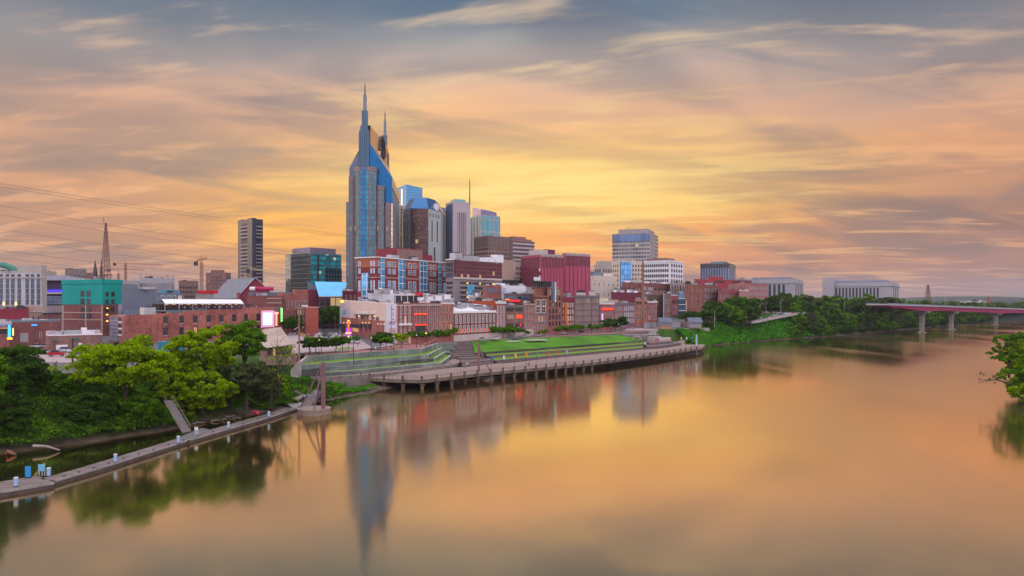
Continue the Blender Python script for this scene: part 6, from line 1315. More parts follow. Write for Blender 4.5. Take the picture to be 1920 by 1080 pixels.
# timber cabins
wood_g = glassgrid('grey_log_wall', (.34, .31, .35), (.16, .14, .15), 30, .55, 0, .12, metal=0, rough=.9, var=.25); wood_o = glassgrid('tan_log_wall', (.50, .29, .17), (.25, .13, .08), 30, .55, 0, .12, metal=0, rough=.9, var=.2); shingle = mat('slate_blue_shingle', (.12, .14, .19), .8, var=.25)
def cabin(label, px, py, w_, dp, h1, h2, ry):
    p = G(px, py, 10.05); root = thing('log_cabin', label, 'log cabin', tuple(p)); a = R(ry); ux, uy = Vector((math.cos(a), math.sin(a), 0)), Vector((-math.sin(a), math.cos(a), 0))
    def q(x, y, z): return tuple(p + ux * x + uy * y + Vector((0, 0, z)))
    b = MB()
    def block(x0, x1, y0, y1, z0, z1, m): b.prism([q(x0, y0, 0)[:2], q(x1, y0, 0)[:2], q(x1, y1, 0)[:2], q(x0, y1, 0)[:2]], p.z + z0, p.z + z1, m)
    block(.4, w_ - .4, .4, dp - .4, 0, h1, wood_o); b.build('lower_wall', root); b = MB(); block(0, w_, 0, dp, h1 + .01, h2, wood_g)
    for x_ in (0, w_): b.face([q(x_, 0, h2), q(x_, dp, h2), q(x_, dp / 2, h2 + dp * .42)], wood_g)
    b.build('upper_wall', root)
    b = MB(); e_ = .7
    for s_, y0 in ((1, -e_), (-1, dp + e_)):
        pts = [q(-e_, y0, h2 - .35), q(w_ + e_, y0, h2 - .35), q(w_ + e_, dp / 2, h2 + dp * .42 + .15), q(-e_, dp / 2, h2 + dp * .42 + .15)]; b.face(pts if s_ > 0 else pts[::-1], shingle)
        lo = [(x, y, z - .18) for x, y, z in pts]; b.face(lo[::-1] if s_ > 0 else lo, wood_g)
    b.build('roof', root)
cabin('two-storey log cabin with slate roof, the left one of the pair above the vines', 1239, 617.5, 7.5, 6.2, 2.3, 4.6, 8)
cabin('two-storey log cabin with slate roof, the right one beside the dark trees', 1293, 616, 8.0, 6.0, .5, 4.4, 5)
def palisade(label, px0, px1, py, h, m): a, c = G(px0, py, 10.05), G(px1, py - .4, 10.05); b = MB(); b.prism([(a.x, a.y), (c.x, c.y), (c.x - .3, c.y + .8), (a.x - .3, a.y + .8)], 10.05, 10.05 + h, m); tag(b.build('log_palisade'), label, 'fence')
palisade('grey log wall left of the left cabin', 1208, 1221, 616.8, 4.0, wood_g); palisade('narrow grey log wall touching the left cabin', 1223, 1230, 616.6, 4.2, wood_g)
palisade('grey log wall between the two cabins', 1260, 1276, 615.8, 3.8, wood_g); palisade('dark red-brown gate section left of the right cabin', 1277, 1289, 615.2, 4.0, br_brown)
p = G(1205, 615, 10.0); b = MB(); b.tube([(p.x, p.y - 1, 9), (p.x, p.y - 1, 26), (p.x, p.y - 1, ZP(490, p.y))], [1.0, .85, .6], rust, 10); o = b.build('rusty_pole'); tag(o, 'very tall rusty red steel pole rising above the roofs near the cabins', 'pole')
p = G(1306, 652.5, 3.0); root = thing('blue_white_pole', 'thick pale blue pole at the right tip of the promenade', 'pole', tuple(p)); b = MB(); b.cyl((p.x, p.y, -2), .5, ZP(630, p.y) + 2, mat('pale_blue_paint', (.42, .5, .66), .5), 12); b.build('shaft', root); b = MB(); b.cyl((p.x, p.y, ZP(630, p.y) + .01), .5, 1.0, metal_grey, 12, .05); b.build('cap', root)

# old round-roofed riverboat-style pavilion, bottom left of the billboard
def pavilion():
    c = G(520, 668, 10.0); root = thing('brick_pavilion', 'brick pavilion with big flared tan shingle roof below the billboard', 'pavilion', (c.x, c.y, 10.0)); rf = mat('tan_shingle', (.40, .31, .26), .9, scale=.6, var=.25)
    d0 = c.y; A = P(492, 617, d0 + 8); Bq = P(527, 613.5, d0 + 4)
    e0, e1, e2, e3 = P(480, 641, d0 + 2), P(501, 652, d0 - 7), P(555, 645, d0 - 3), P(527, 628, d0 + 14); m1 = P(540, 632, d0)
    b = MB()
    def quad(p, q, r, s_): b.face([tuple(p), tuple(q), tuple(r), tuple(s_)], rf)
    mid = lambda p, q, t_, dz: p.lerp(q, t_) + Vector((0, 0, dz))
    L_ = [A, mid(A, e0, .35, -.5), mid(A, e0, .7, -.5), e0]; N_ = [A.lerp(Bq, .1), mid(A, e1, .35, -.5), mid(A, e1, .72, -.6), e1]; M_ = [Bq, mid(Bq, e2, .35, -.6), mid(Bq, e2, .72, -.7), e2]; K_ = [Bq, mid(Bq, e3, .4, -.5), mid(Bq, e3, .7, -.5), e3]
    for i in range(3): quad(L_[i + 1], N_[i + 1], N_[i], L_[i]); quad(N_[i + 1], M_[i + 1], M_[i], N_[i]); quad(M_[i + 1], K_[i + 1], K_[i], M_[i])
    for q_ in (0, 1, 2): quad(K_[q_ + 1], L_[q_ + 1], L_[q_], K_[q_])
    b.build('roof', root)
    b = MB(); poly = [e0.lerp(A, .18), e1.lerp(A, .2), e2.lerp(Bq, .25), e3.lerp(Bq, .2)]; zt = min(p.z for p in (e0, e1, e2, e3)) + .2
    b.prism([(p.x, p.y) for p in poly], 9.8, zt, br_brown); b.build('wall', root)
    p0_, p1_ = poly[1], poly[2]; d = Vector((p1_.x - p0_.x, p1_.y - p0_.y)); L = d.length; d /= L; nr = Vector((d.y, -d.x))
    for i in range(5):
        b = MB(); s_ = Vector((p0_.x, p0_.y)) + d * (L * (.08 + .18 * i)) + nr * .04; e_ = s_ + d * L * .09; b.prism([tuple(s_), tuple(e_), tuple(e_ + nr * .12), tuple(s_ + nr * .12)], 10.4, zt - .6, g_warm if i == 1 else g_dark); b.build('window', root)
    b = MB(); b.tube([e0, e1, e2, e3], .16, trim_stone, 4); b.build('eaves', root)
    b = MB(); c0, c1 = P(486, 655, d0 - 10), P(556, 655, d0 - 7); b.prism([(c0.x, c0.y), (c1.x, c1.y), (c1.x, c1.y + 1), (c0.x, c0.y + 1)], 8, 10.6, mat('rubble_stone', (.25, .17, .14), .9, scale=1.2, var=.5)); b.build('stone_base', root)
pavilion()
o = slab('container', [W(296, 232), W(345, 232), W(345, 236), W(296, 236)], 10.0, ZP(641, 232), mat('teal_corrugated', (.02, .19, .26), .5, var=.15), None, None, 'thing'); tag(o, 'teal blue corrugated metal container between the two bright green trees', 'container')

# ------------------------------------------------------------------ mooring dolphins
purple = mat('weathered_purple_paint', (.22, .115, .155), .6, var=.2, scale=.6); padm = mat('pad_concrete', (.30, .23, .19), .9, scale=.8, var=.35)
def dolphin(label, px, py, d, r, colpx, topy, struts, h):
    c = W(px, d); root = thing('mooring_dolphin', label, 'mooring pier', (c.x, c.y, 0)); b = MB(); b.cyl((c.x, c.y, -2), r, h + 2, padm, 28); b.cyl((c.x, c.y, h + .01), r * 1.02, .3, padm, 28); b.build('pad', root)
    q = W(colpx, d); b = MB(); b.box((q.x, q.y - r * .3, h + .3), (.85, .85, ZP(topy, d) - h), purple); b.box((q.x - .1, q.y - r * .3 - .46, h + .3), (.2, .08, ZP(topy, d) - h), rust); b.build('column', root)
    top = Vector((q.x - .3, q.y - r * .3, ZP(topy + 5, d)))
    for (x, y) in struts: e_ = W(x, d + y); b = MB(); b.tube([top, (e_.x, e_.y, h + .35)], .2, purple, 8); b.build('strut', root)
    b = MB(); b.bar(top - Vector((0, 0, .3)), (q.x, q.y - r * .3, ZP(topy + 2, d)), .5, purple); b.build('bracket', root)
dolphin('purple steel mooring tripod on a round concrete pad beside the broken pontoon', 589, 782, 174, 4.0, 608.5, 680, ((564, 1.5), (589, -2.5)), 1.0)
dolphin('smaller purple steel mooring column on a round pad in front of the promenade', 907, 713, 250, 3.5, 898, 643, ((923, -1), ), .9)

# ------------------------------------------------------------------ pontoons and dock furniture
deckm = glassgrid('weathered_planks', (.17, .13, .12), (.07, .05, .045), 40, .35, 0, .04, metal=0, rough=.9, var=.35); pontm = mat('pontoon_side', (.12, .095, .085), .9, scale=.8, var=.4)
def pontoon(label, outer, width, h=.75):
    b = MB(); I = []
    for i, p in enumerate(outer):
        d = (outer[min(i + 1, len(outer) - 1)] - outer[max(i - 1, 0)]).normalized(); I.append(p + Vector((-d.y, d.x)) * width)
    for i in range(len(outer) - 1):
        b.prism([tuple(outer[i]), tuple(outer[i + 1]), tuple(I[i + 1]), tuple(I[i])], -.3, h, pontm, deckm)
        d = (outer[i + 1] - outer[i]).normalized(); n = Vector((d.y, -d.x)) * .12; b.prism([tuple(outer[i]), tuple(outer[i + 1]), tuple(outer[i + 1] + n), tuple(outer[i] + n)], h - .28, h + .05, conc)
    tag(b.build('pontoon'), label, 'floating dock'); return I
og = lambda x, y: G(x, y, .7).xy
pontoon('long narrow floating dock running from the broken section to the lower left', [og(103, 901), og(180, 879), og(262, 853.5), og(340, 829), og(420, 806), og(500, 783), og(556, 765)], 2.8)
pontoon('wide floating dock section at the bottom left corner', [og(-60, 928), og(0, 922), og(50, 914), og(101, 905)], 6.6)
def tilted(label, pts, th=.5, m=deckm):
    b = MB(); b.face([tuple(p) for p in pts], m); lo = [tuple(Vector(p) - Vector((0, 0, th))) for p in pts]; b.face(lo[::-1], pontm)
    for i in range(len(pts)): j = (i + 1) % len(pts); b.face([lo[i], lo[j], tuple(pts[j]), tuple(pts[i])], pontm)
    tag(b.build('broken_dock_section'), label, 'broken dock')
tilted('broken dock slab tilted up the bank behind the purple tripod', [G(557, 763, .6), G(568, 772, .5), G(596, 748, 1.6), G(603, 735, 3.6), G(593, 728, 3.8)])
tilted('grey broken slab lying flat beside the dock end', [G(528, 752, 1.0), G(553, 767, .6), G(566, 757, .8), G(545, 738, 2.0)], .6, mat('grey_slab', (.33, .28, .26), .9, var=.3))
tilted('dark overturned slab leaning on the bank behind the dock end', [G(540, 741, 1.8), G(558, 751, 1.6), G(572, 741, 2.4), G(556, 731, 3.4)], .6, conc_dark)
tilted('wide grey platform beside the dock at the foot of the gangway', [G(333, 821, .76), G(352, 826, .76), G(398, 806, .78), G(378, 802, .78)], .4, mat('grey_planks', (.14, .13, .14), .9, var=.25))
def gangway():
    a, c = G(318, 756, 6.0), G(350, 810, 1.0); root = thing('gangway', 'sloping metal gangway with side rails leading down to the dock', 'gangway', tuple(a)); d = (c - a).normalized(); s_ = Vector((-d.y, d.x, 0)).normalized() * .8
    a = a - d * 1; b = MB(); b.face([tuple(a - s_), tuple(c - s_), tuple(c + s_), tuple(a + s_)], MC['grey_planks']); b.face([tuple(p - Vector((0, 0, .25))) for p in (a + s_, c + s_, c - s_, a - s_)], pontm); b.build('deck', root)
    for sg in (-1, 1):
        b = MB(); up = Vector((0, 0, 1.1)); b.bar(a + s_ * sg + up, c + s_ * sg + up, .07, conc_dark); b.bar(a + s_ * sg, c + s_ * sg, .16, conc_dark)
        for i in range(10): p = (a + s_ * sg).lerp(c + s_ * sg, i / 9.0); b.bar(p, p + up, .05, rust)
        b.build('handrail', root)
gangway()
blm = mat('dock_post_blue', (.34, .52, .80), .5, var=.1)
def ped(label, px, py, z=.75, tilt=0, h=1.15):
    p = G(px, py, z); b = MB(); b.cyl((0, 0, 0), .27, h, blm, 10); b.cyl((0, 0, h + .01), .29, .14, trim_white, 10); b.cyl((0, 0, -.001), .31, .12, metal_dark, 10); o = b.build('dock_pedestal', None, (0, 0, 0)); o.location = p; o.rotation_euler = (0, R(tilt), 0); tag(o, label, 'dock pedestal', 'blue-white dock pedestals')
for i, (x, y) in enumerate(((30, 912), (91.5, 893), (216.5, 866), (334.5, 830.5), (428.5, 803), (504, 782))): ped(nth(i).capitalize() + ' upright blue-white pedestal on the floating docks, counting from the lower left', x, y)
ped('white pedestal where the dock meets the broken slab', 563, 765, .7); ped('tilted white pedestal on the tilted dock slab', 590.5, 742, 2.4, 25); ped('topmost tilted pedestal at the upper end of the tilted slab', 603, 731, 3.6, 25); ped('fallen pale pedestal on the dark overturned slab', 570, 744, 2.6, 60)
def board(nm, label, px, py, w_, h_, z0, m, legs=True):
    p = G(px, py, .75); root = thing(nm, label, 'sign', tuple(p)); b = MB(); b.box((p.x, p.y, p.z + z0), (w_, .15, h_), m); b.build('panel', root)
    if legs:
        for x in (-w_ / 2 + .06, 0, w_ / 2 - .06): b = MB(); b.bar((p.x + x, p.y + .12, p.z), (p.x + x, p.y + .12, p.z + z0 + h_ * .5), .08, trim_white); b.build('leg', root)
    else: b = MB(); b.box((p.x, p.y, p.z), (w_ * 1.1, .5, .15), metal_dark); b.build('foot', root)
board('dock_cabinet', 'tall solid blue panel on the wide dock section', 52.5, 896, .78, 1.55, .16, mat('solid_blue', (.03, .30, .68), .5, var=.06), False)
board('dock_notice_board', 'pale blue notice board on thin legs beside the solid blue panel', 78, 892.5, .95, 1.0, .75, mat('pale_blue_board', (.20, .50, .70), .5, var=.06))
board('dock_notice', 'small white notice on a post at the foot of the gangway', 368, 815, .7, .6, .9, trim_white)
b = MB(); p = G(64, 894, .75); b.bar((p.x - .4, p.y + .8, p.z), (p.x + .8, p.y + 1.2, p.z + 1.7), .35, mat('tan_board', (.45, .28, .16), .8)); b.bar((p.x + .8, p.y + 1.2, p.z + 1.5), (p.x + .5, p.y + 1.3, p.z), .08, rust); tag(b.build('leaning_plank'), 'tan plank propped up between the blue panel and the notice board', 'plank')
b = MB(); p = G(477, 777, .8); b.tube([(p.x - 1.1, p.y + 1.2, p.z), (p.x - .5, p.y + .9, p.z + .35), (p.x + .6, p.y + .3, p.z + .3), (p.x + 1.1, p.y, p.z)], [.15, .5, .5, .12], mat('kayak_red', (.55, .06, .08), .5), 10); tag(b.build('red_kayak'), 'small red kayak lying against the back of the dock', 'kayak')
b = MB(); p0_, p1_ = G(62, 836, 1.2), G(112, 844, .25); b.tube([p0_, p0_.lerp(p1_, .5) + Vector((0, 0, .3)), p1_], [.28, .22, .1], mat('bleached_wood', (.35, .30, .26), .9), 7); tag(b.build('drift_log'), 'bleached driftwood trunk reaching from the bank into the water', 'log')
b = MB(); p = G(20, 850, .4); b.tube([(p.x - .8, p.y, .2), (p.x - .5, p.y, .8), (p.x + .1, p.y, .5), (p.x + 1.0, p.y, .15)], [.12, .28, .3, .1], mat('orange_stump', (.30, .13, .08), .9), 7); tag(b.build('stump'), 'orange-brown stump at the water edge in the far left', 'stump')

# ------------------------------------------------------------------ bridge
def bridge():
    mag = mat('magenta_girder_paint', (.32, .015, .11), .6, var=.15, scale=.1); pierm = mat('bridge_pier_concrete', (.30, .27, .25), .85, scale=.2, var=.25)
    a, c = Vector((368, 635)), Vector((587, 860)); d = (c - a).normalized(); n = Vector((d.y, -d.x)); root = thing('road_bridge', 'long road bridge with magenta steel girder crossing the river on the right', 'bridge', (a.x, a.y, 0))
    zt = lambda s_: 24.2 - .0133 * s_
    hs = [(-105, 2.2), (-60, 3.2), (-35, 4.2), (0, 5.2), (35, 4.6), (75, 4.4), (120, 5.2), (180, 5.0), (250, 5.2), (317, 6.6), (400, 5.4), (520, 5.4), (700, 5.6)]
    for side, off in ((1, 0), (-1, -13)):
        b = MB()
        for (s0, h0), (s1, h1) in zip(hs[:-1], hs[1:]):
            p, q = a + d * s0 + n * off, a + d * s1 + n * off; t0, t1 = zt(s0) - .9, zt(s1) - .9
            b.prism([tuple(p), tuple(q), tuple(q + n * .8), tuple(p + n * .8)], [t0 - h0 + 1, t1 - h1 + 1, t1 - h1 + 1, t0 - h0 + 1], [t0, t1, t1, t0], mag)
        if side == 1:
            for k in range(130): s_ = -100 + k * 6; p = a + d * s_ + n * (off + .8); hh_ = np.interp(s_, [x for x, _ in hs], [y for _, y in hs]); b.prism([tuple(p), tuple(p + d * .35), tuple(p + d * .35 + n * .3), tuple(p + n * .3)], zt(s_) - hh_ + .2, zt(s_) - .95, mag)
        b.build('girder', root)
    b = MB(); p, q = a - d * 112 - n * 14, a + d * 700 - n * 14; b.prism([tuple(p), tuple(q), tuple(q + n * 16), tuple(p + n * 16)], [zt(-112) - .85, zt(700) - .85] * 1 + [zt(700) - .85, zt(-112) - .85], [zt(-112) - .25, zt(700) - .25, zt(700) - .25, zt(-112) - .25], conc_pale, road); b.build('deck', root)
    for off in (1.6, -14): b = MB(); p, q = a - d * 112 + n * off, a + d * 700 + n * off; b.prism([tuple(p), tuple(q), tuple(q + n * .35), tuple(p + n * .35)], [zt(-112) - .25, zt(700) - .25, zt(700) - .25, zt(-112) - .25], [zt(-112) + .8, zt(700) + .8, zt(700) + .8, zt(-112) + .8], mat('bridge_parapet', (.20, .24, .31), .6)); b.build('parapet', root)
    for s_, w0 in ((0, 4.6), (102, 4.6), (310, 5)):
        b = MB(); p = a + d * s_ - n * 6.5; hh_ = np.interp(s_, [x for x, _ in hs], [y for _, y in hs]); zt_ = zt(s_) - hh_ + .1; rz = math.atan2(n.y, n.x)
        p = p + n * 3; b.box((p.x, p.y, -3), (3.4, w0 - 1.4, zt_ + 3 - 1.6), pierm, rz); b.prism([tuple(p + n * x_ + d * y_) for x_, y_ in ((-2.6, -1.6), (2.6, -1.6), (2.6, 1.6), (-2.6, 1.6))], zt_ - 3.4, zt_ - 1.6, pierm); b.box((p.x, p.y, zt_ - 1.59), (12, w0 - .6, 1.5), pierm, rz); b.build('pier', root)
        b = MB(); p = p + n * 0; b.box((p.x, p.y, -3), (6.5, w0 + 1.5, 3.6), pierm, rz); b.build('footing', root)
    return a, d, n, zt
br_a, br_d, br_n, br_zt = bridge()
lampm_ = glow_m('lamp_warm_globe', (1.0, .62, .25), 2.2); lamp_w = mat('lamp_white_globe', (.75, .75, .75), .4)
def lamp_proto(name, h, glob, arm=0.0, r=.07):
    root = thing(name, None, 'street lamp', (0, 0, 0)); b = MB(); b.tube([(0, 0, 0), (0, 0, h)] if not arm else [(0, 0, 0), (0, 0, h - .8), (arm * .4, 0, h - .1), (arm, 0, h)], [r * 1.3] + [r] * (1 if not arm else 3), metal_dark if not arm else metal_grey, 6); b.build('pole', root)
    b = MB()
    if arm: b.box((arm, 0, h - .1), (1.0, .35, .18), metal_grey)
    else: b.cyl((0, 0, h), .16, .2, glob, 8, .27); b.cyl((0, 0, h + .21), .27, .3, glob, 8, .1)
    b.build('lamp_head', root); b = MB(); b.cyl((0, 0, -.3), r * 3, .7, metal_dark, 8); b.build('base', root); return root

# ------------------------------------------------------------------ street lamps, masts
k = 0; pr = lamp_proto('street_lamp', 4.4, lampm_); prw = lamp_proto('street_lamp', 4.4, lamp_w)
for i, (x, y, z, m) in enumerate(((598, 663, 10, 1), (653.5, 655, 10, 1), (696, 658, 10, 0), (738, 655, 10, 0), (799, 646, 9.7, 1), (809, 641, 9.7, 1), (815, 638.5, 9.7, 1), (781, 651, 9.7, 0), (893, 634, 9.7, 0), (952, 632, 9.7, 0), (972, 631, 9.7, 0), (1101, 626, 9.7, 0), (1152, 622, 9.7, 0), (1160, 623, 9.7, 0), (843, 638, 9.7, 0), (1000, 630, 9.7, 0), (1048, 628, 9.7, 0))):
    src = pr if m else prw; o = src if not src.get('used') else copy_tree(src); src['used'] = 1; p = G(x, y, z)
    place(o, p, 0, None, ('warm lit' if m else 'unlit white-globed') + ' globe lamp on the riverfront street, %s lamp from the left end' % nth(i), 'globe lamps of the riverfront street')
for o in (pr, prw): del o['used']
for o in list(S.objects):
    if 'used' in o.keys(): del o['used']
hp = lamp_proto('highway_lamp', 11, lamp_w, 2.2, .11); first = True
for i, (x, y, d, z) in enumerate(((1425, 596, 520, 15), (1464, 586, 560, 18), (1436, 583, 570, 16), (1449, 583, 590, 16), (1340, 614, 470, 10), (1532, 560, 640, 18), (1700, 566, 600, 24), (1583, 560, 640, 20))):
    o = hp if first else copy_tree(hp); first = False; p = W(x, d); place(o, (p.x, p.y, z), R(20 * i), None, 'grey curved-arm road lamp, %s in the row beside the elevated road and bridge' % nth(i), 'road lamps'); 
first = True
for i, s_ in enumerate((-40, 20, 60, 110, 165, 230)):
    o = copy_tree(hp); q = br_a + br_d * s_ + br_n * 1.2; place(o, (q.x, q.y, br_zt(s_)), R(225), (.9, .9, .75), 'lamp post on the bridge parapet, %s from the left' % nth(i), 'lamps on the bridge')
# tall wooden poles
for px, yb, z, yt, lb in ((561, 672, 10, 573, 'tall brown utility pole on the plaza right of the pavilion'), (136, 692, 9, 634, 'dark wooden pole in the left car park behind the bright tree'), (663, 680, 9.8, 620, 'thin dark post standing above the terrace walls'), (671, 651, 10, 612, 'dark post beside the grass island'), (628, 640, 10, 590, 'dark flag post near the guitar sign')):
    p = G(px, yb, z); r_ = .22 if px in (561, 136) else .09; b = MB(); b.tube([(p.x, p.y, z - 1), (p.x, p.y, ZP(yt, p.y))], [r_ * 1.2, r_], rust if px == 561 else metal_dark, 7)
    if px == 561: b.bar((p.x - 1.1, p.y, ZP(578, p.y)), (p.x + 1.1, p.y, ZP(578, p.y)), .16, metal_grey); b.bar((p.x, p.y, ZP(612, p.y)), (p.x - 1.4, p.y - .4, ZP(618, p.y)), .2, metal_grey)
    tag(b.build('utility_pole'), lb, 'pole')
# coloured banners
fl_c = {'blue': (.04, .14, .5), 'white': (.7, .7, .72), 'yellow': (.75, .55, .02), 'orange': (.8, .28, .03), 'green': (.05, .4, .15), 'red': (.75, .02, .05), 'pink': (.75, .03, .12), 'lilac': (.35, .32, .7)}
for i, (x, y, c) in enumerate(((921, 690, 'blue'), (943, 690, 'white'), (965, 686, 'yellow'), (985.5, 684, 'orange'), (1006, 683.5, 'green'), (1025, 681.5, 'red'), (1043, 679.5, 'pink'), (1061, 677.5, 'lilac'), (1208, 661, 'white'), (1220, 655, 'red'), (1233, 653, 'pink'), (1254, 652, 'orange'), (1276, 650, 'yellow'), (1286, 650, 'white'), (1296, 648.5, 'blue'))):
    p = G(x, y, 3.0); hgt = 4.6 if i < 8 else 5.2; root = thing('banner_pole', '%s banner on a thin pole by the promenade, %s banner from the left' % (c, nth(i)), 'banner', tuple(p), 'coloured banners along the promenade')
    b = MB(); b.tube([(p.x, p.y, 3), (p.x, p.y, 3 + hgt)], .055, metal_dark, 5); b.build('pole', root)
    b = MB(); m = mat('banner_' + c, fl_c[c], .6, var=.08); w_, z_ = 1.0, 3 + hgt
    fl = [(0, 0), (.9, -.25), (.55, -.9), (.85, -1.5), (0, -1.25)]
    for s_ in (.03, -.03): b.face([(p.x + x_ - .35 * 0, p.y + s_ + .12 * x_, z_ + zz_) for x_, zz_ in (fl if s_ < 0 else fl[::-1])], m)
    b.build('flag', root)

# lattice masts and cranes
def lattice(name, label, cat, px, d, yb, yt, w0, w1, m, r=.3, n=14):
    p = W(px, d); z0, z1 = ZP(yb, d), ZP(yt, d); root = thing(name, label, cat, (p.x, p.y, z0)); b = MB(); cs = lambda t_: w0 + (w1 - w0) * t_; pt = lambda t_, sx, sy: Vector((p.x + sx * cs(t_) / 2, p.y + sy * cs(t_) / 2, z0 + (z1 - z0) * t_))
    for sx in (-1, 1):
        for sy in (-1, 1): b.bar(pt(0, sx, sy), pt(1, sx, sy), r, m)
    b.build('legs', root); b = MB()
    for i in range(n):
        t0, t1 = (i / n) ** .85, ((i + 1) / n) ** .85
        for (A, B2) in (((-1, -1), (1, -1)), ((1, 1), (-1, 1)), ((-1, 1), (-1, -1)), ((1, -1), (1, 1))): b.bar(pt(t0, *A), pt(t1, *B2), r * .6, m); b.bar(pt(t1, *A), pt(t0, *B2), r * .6, m); b.bar(pt(t1, *A), pt(t1, *B2), r * .6, m)
    b.build('bracing', root); return root, p, z0, z1
mast = mat('mast_brown_steel', (.17, .075, .065), .7)
root, p, z0, z1 = lattice('lattice_mast', 'tall brown lattice radio mast above the teal building', 'mast', 198.5, 700, 530, 418, 7.0, 1.0, mast, .34, 13)
b = MB(); b.tube([(p.x - 2.0, p.y, z1), (p.x - 2.2, p.y, z1 + 6)], .25, mast, 5); b.build('antenna', root); b = MB(); b.cyl((p.x, p.y, ZP(516, 700)), 6.0, .9, rust, 12); b.cyl((p.x, p.y, ZP(436, 700)), 2.2, .9, rust, 12); b.build('platform', root)
crm = mat('crane_orange', (.34, .14, .08), .7)
def crane(label, px, d, yb, yt, jib, r=.35, w_=2.2, mm=crm):
    root, p, z0, z1 = lattice('tower_crane', label, 'crane', px, d, yb, yt, w_, w_, mm, r, 11); (xa, ya), (xb, yb_) = jib; A, B2 = P(xa, ya, d), P(xb, yb_, d); zc = ZP((ya + yb_) / 2, d)
    b = MB(); b.bar(A, B2, r * 2.6, mm); up = Vector((0, 0, 2.0)); b.bar(A.lerp(B2, .1) + up, B2.lerp(A, .08) + up * .6, r * .7, mm)
    for i in range(16): q, s_ = A.lerp(B2, .1 + i * .052), A.lerp(B2, .1 + (i + .5) * .052); b.bar(q, s_ + up * .9, r * .5, mm); b.bar(s_ + up * .9, A.lerp(B2, .1 + (i + 1) * .052), r * .5, mm)
    b.build('jib', root); b = MB(); T = Vector((p.x, p.y, z1 + 6)); b.bar((p.x, p.y, z1), T, r * 1.4, mm); b.bar(T, A.lerp(B2, .08), r * .4, mm); b.bar(T, A.lerp(B2, .65), r * .4, mm); b.build('apex', root)
    b = MB(); q = A.lerp(B2, .05); b.box((q.x, q.y, q.z - 3.5), (3, 1.8, 3.6), metal_dark); b.build('counterweight', root)
crane('orange tower crane with long jib pointing right, next to the lattice mast', 235.5, 900, 528, 494, ((210, 493), (306, 497)), .26, 2.0)
crane('distant orange crane jib seen low behind the orange tower crane', 222, 1150, 528, 512, ((200, 505), (270, 506)), .28, 2.2)
crane('short-jib tower crane with yellow mast in front of the brown apartment block', 378, 620, 545, 492, ((366, 491), (390, 485)), .2, 2.0)
crane('small pale crane in front of the slim dark high-rise', 460, 600, 560, 512, ((463, 504), (502, 509)), .16, 1.2, mat('crane_yellow', (.55, .45, .25), .7))
root, p, z0, z1 = lattice('power_pylon', 'reddish lattice power pylon above the trees left of the bridge', 'pylon', 1740, 1500, 566, 534, 9, 2.2, mast, .6, 7)
b = MB(); [b.bar((p.x - 7, p.y, z), (p.x + 7, p.y, z), .5, mast) for z in (z1 - 3, z1 - 9, z1 - 15)]; b.build('crossarm', root)
def spire(label, px, d, yt, w_, m): p = W(px, d); root = thing('church_spire', label, 'church tower', (p.x, p.y, 10)); z1 = ZP(yt, d); h = z1 - 10; b = MB(); b.box((p.x, p.y, 10), (w_, w_, h * .45), m); b.box((p.x, p.y, 10 + h * .45), (w_ * .8, w_ * .8, h * .25), m); b.build('tower', root); b = MB(); b.cyl((p.x, p.y, 10 + h * .70), w_ * .42, h * .30, metal_dark, 8, .15); b.build('spire', root); b = MB(); [b.cyl((p.x + sx * w_ * .4, p.y + sy * w_ * .4, 10 + h * .45), .7, 4.5, metal_dark, 6, .1) for sx in (-1, 1) for sy in (-1, 1)]; b.build('pinnacle', root)
spire('broad grey church tower with short spire left of the lattice mast', 178.5, 900, 487, 8, stone); spire('thin dark church spire touching the lattice mast', 190, 900, 485, 5, conc_dark)

# overhead wires, hung from far tall poles
wire = mat('wire_metal', (.12, .09, .09), .6, var=0)
WL = [[(-40, 338), (225, 378), (440, 413), (560, 431), (664, 441)], [(-40, 344), (225, 383), (440, 418), (560, 434), (664, 444)], [(-40, 378), (160, 412), (440, 460), (664, 484)], [(-40, 396), (195, 431), (440, 469), (664, 490)],
      [(-40, 424), (190, 457), (320, 477), (664, 520)], [(-40, 442), (195, 473), (440, 506), (664, 530)], [(-40, 464), (175, 492), (310, 506), (664, 546)], [(-40, 478), (175, 505), (400, 526), (664, 552)]]
for i, pts in enumerate(WL):
    b = MB(); X_ = [p[0] for p in pts]; Y_ = [p[1] for p in pts]; co = np.polyfit(X_, Y_, 2); out = []
    for x in range(-40, 668, 22): d = 260 + (x + 40) / 704 * 380; out.append(P(x, float(np.polyval(co, x)), d))
    b.tube(out, [.045 + .05 * j / len(out) for j in range(len(out))], wire, 4); tag(b.build('overhead_wire'), 'thin overhead wire sagging across the left sky, %s from the top' % nth(i), 'wire', 'overhead wires')

# ------------------------------------------------------------------ elevated road with cars
HB = [(1409, 603.5, 510, 13.1), (1421, 602.5, 518, 13.3), (1450, 596, 540, 15.3), (1480, 590.5, 560, 17.2), (1500, 587.5, 578, 18.2), (1530, 583, 610, 19.7), (1580, 579, 670, 21)]
b = MB(); pr0 = [Vector((*W(x, d), z)) for x, y, d, z in HB]
def offs(pts, o): 
    r = []
    for i, p in enumerate(pts): dd = (pts[min(i + 1, len(pts) - 1)] - pts[max(i - 1, 0)]); n = Vector((-dd.y, dd.x, 0)).normalized(); r.append(p + n * o)
    return r
inner = offs(pr0, 15); root = thing('elevated_road', 'elevated road with pale parapets curving above the vine slope', 'road', tuple(pr0[0]))
for i in range(len(pr0) - 1):
    b.prism([tuple(pr0[i].xy), tuple(pr0[i + 1].xy), tuple(inner[i + 1].xy), tuple(inner[i].xy)], [q.z - 1.2 for q in (pr0[i], pr0[i + 1], inner[i + 1], inner[i])], [q.z for q in (pr0[i], pr0[i + 1], inner[i + 1], inner[i])], conc_pale, roadpale)
b.build('deck', root)
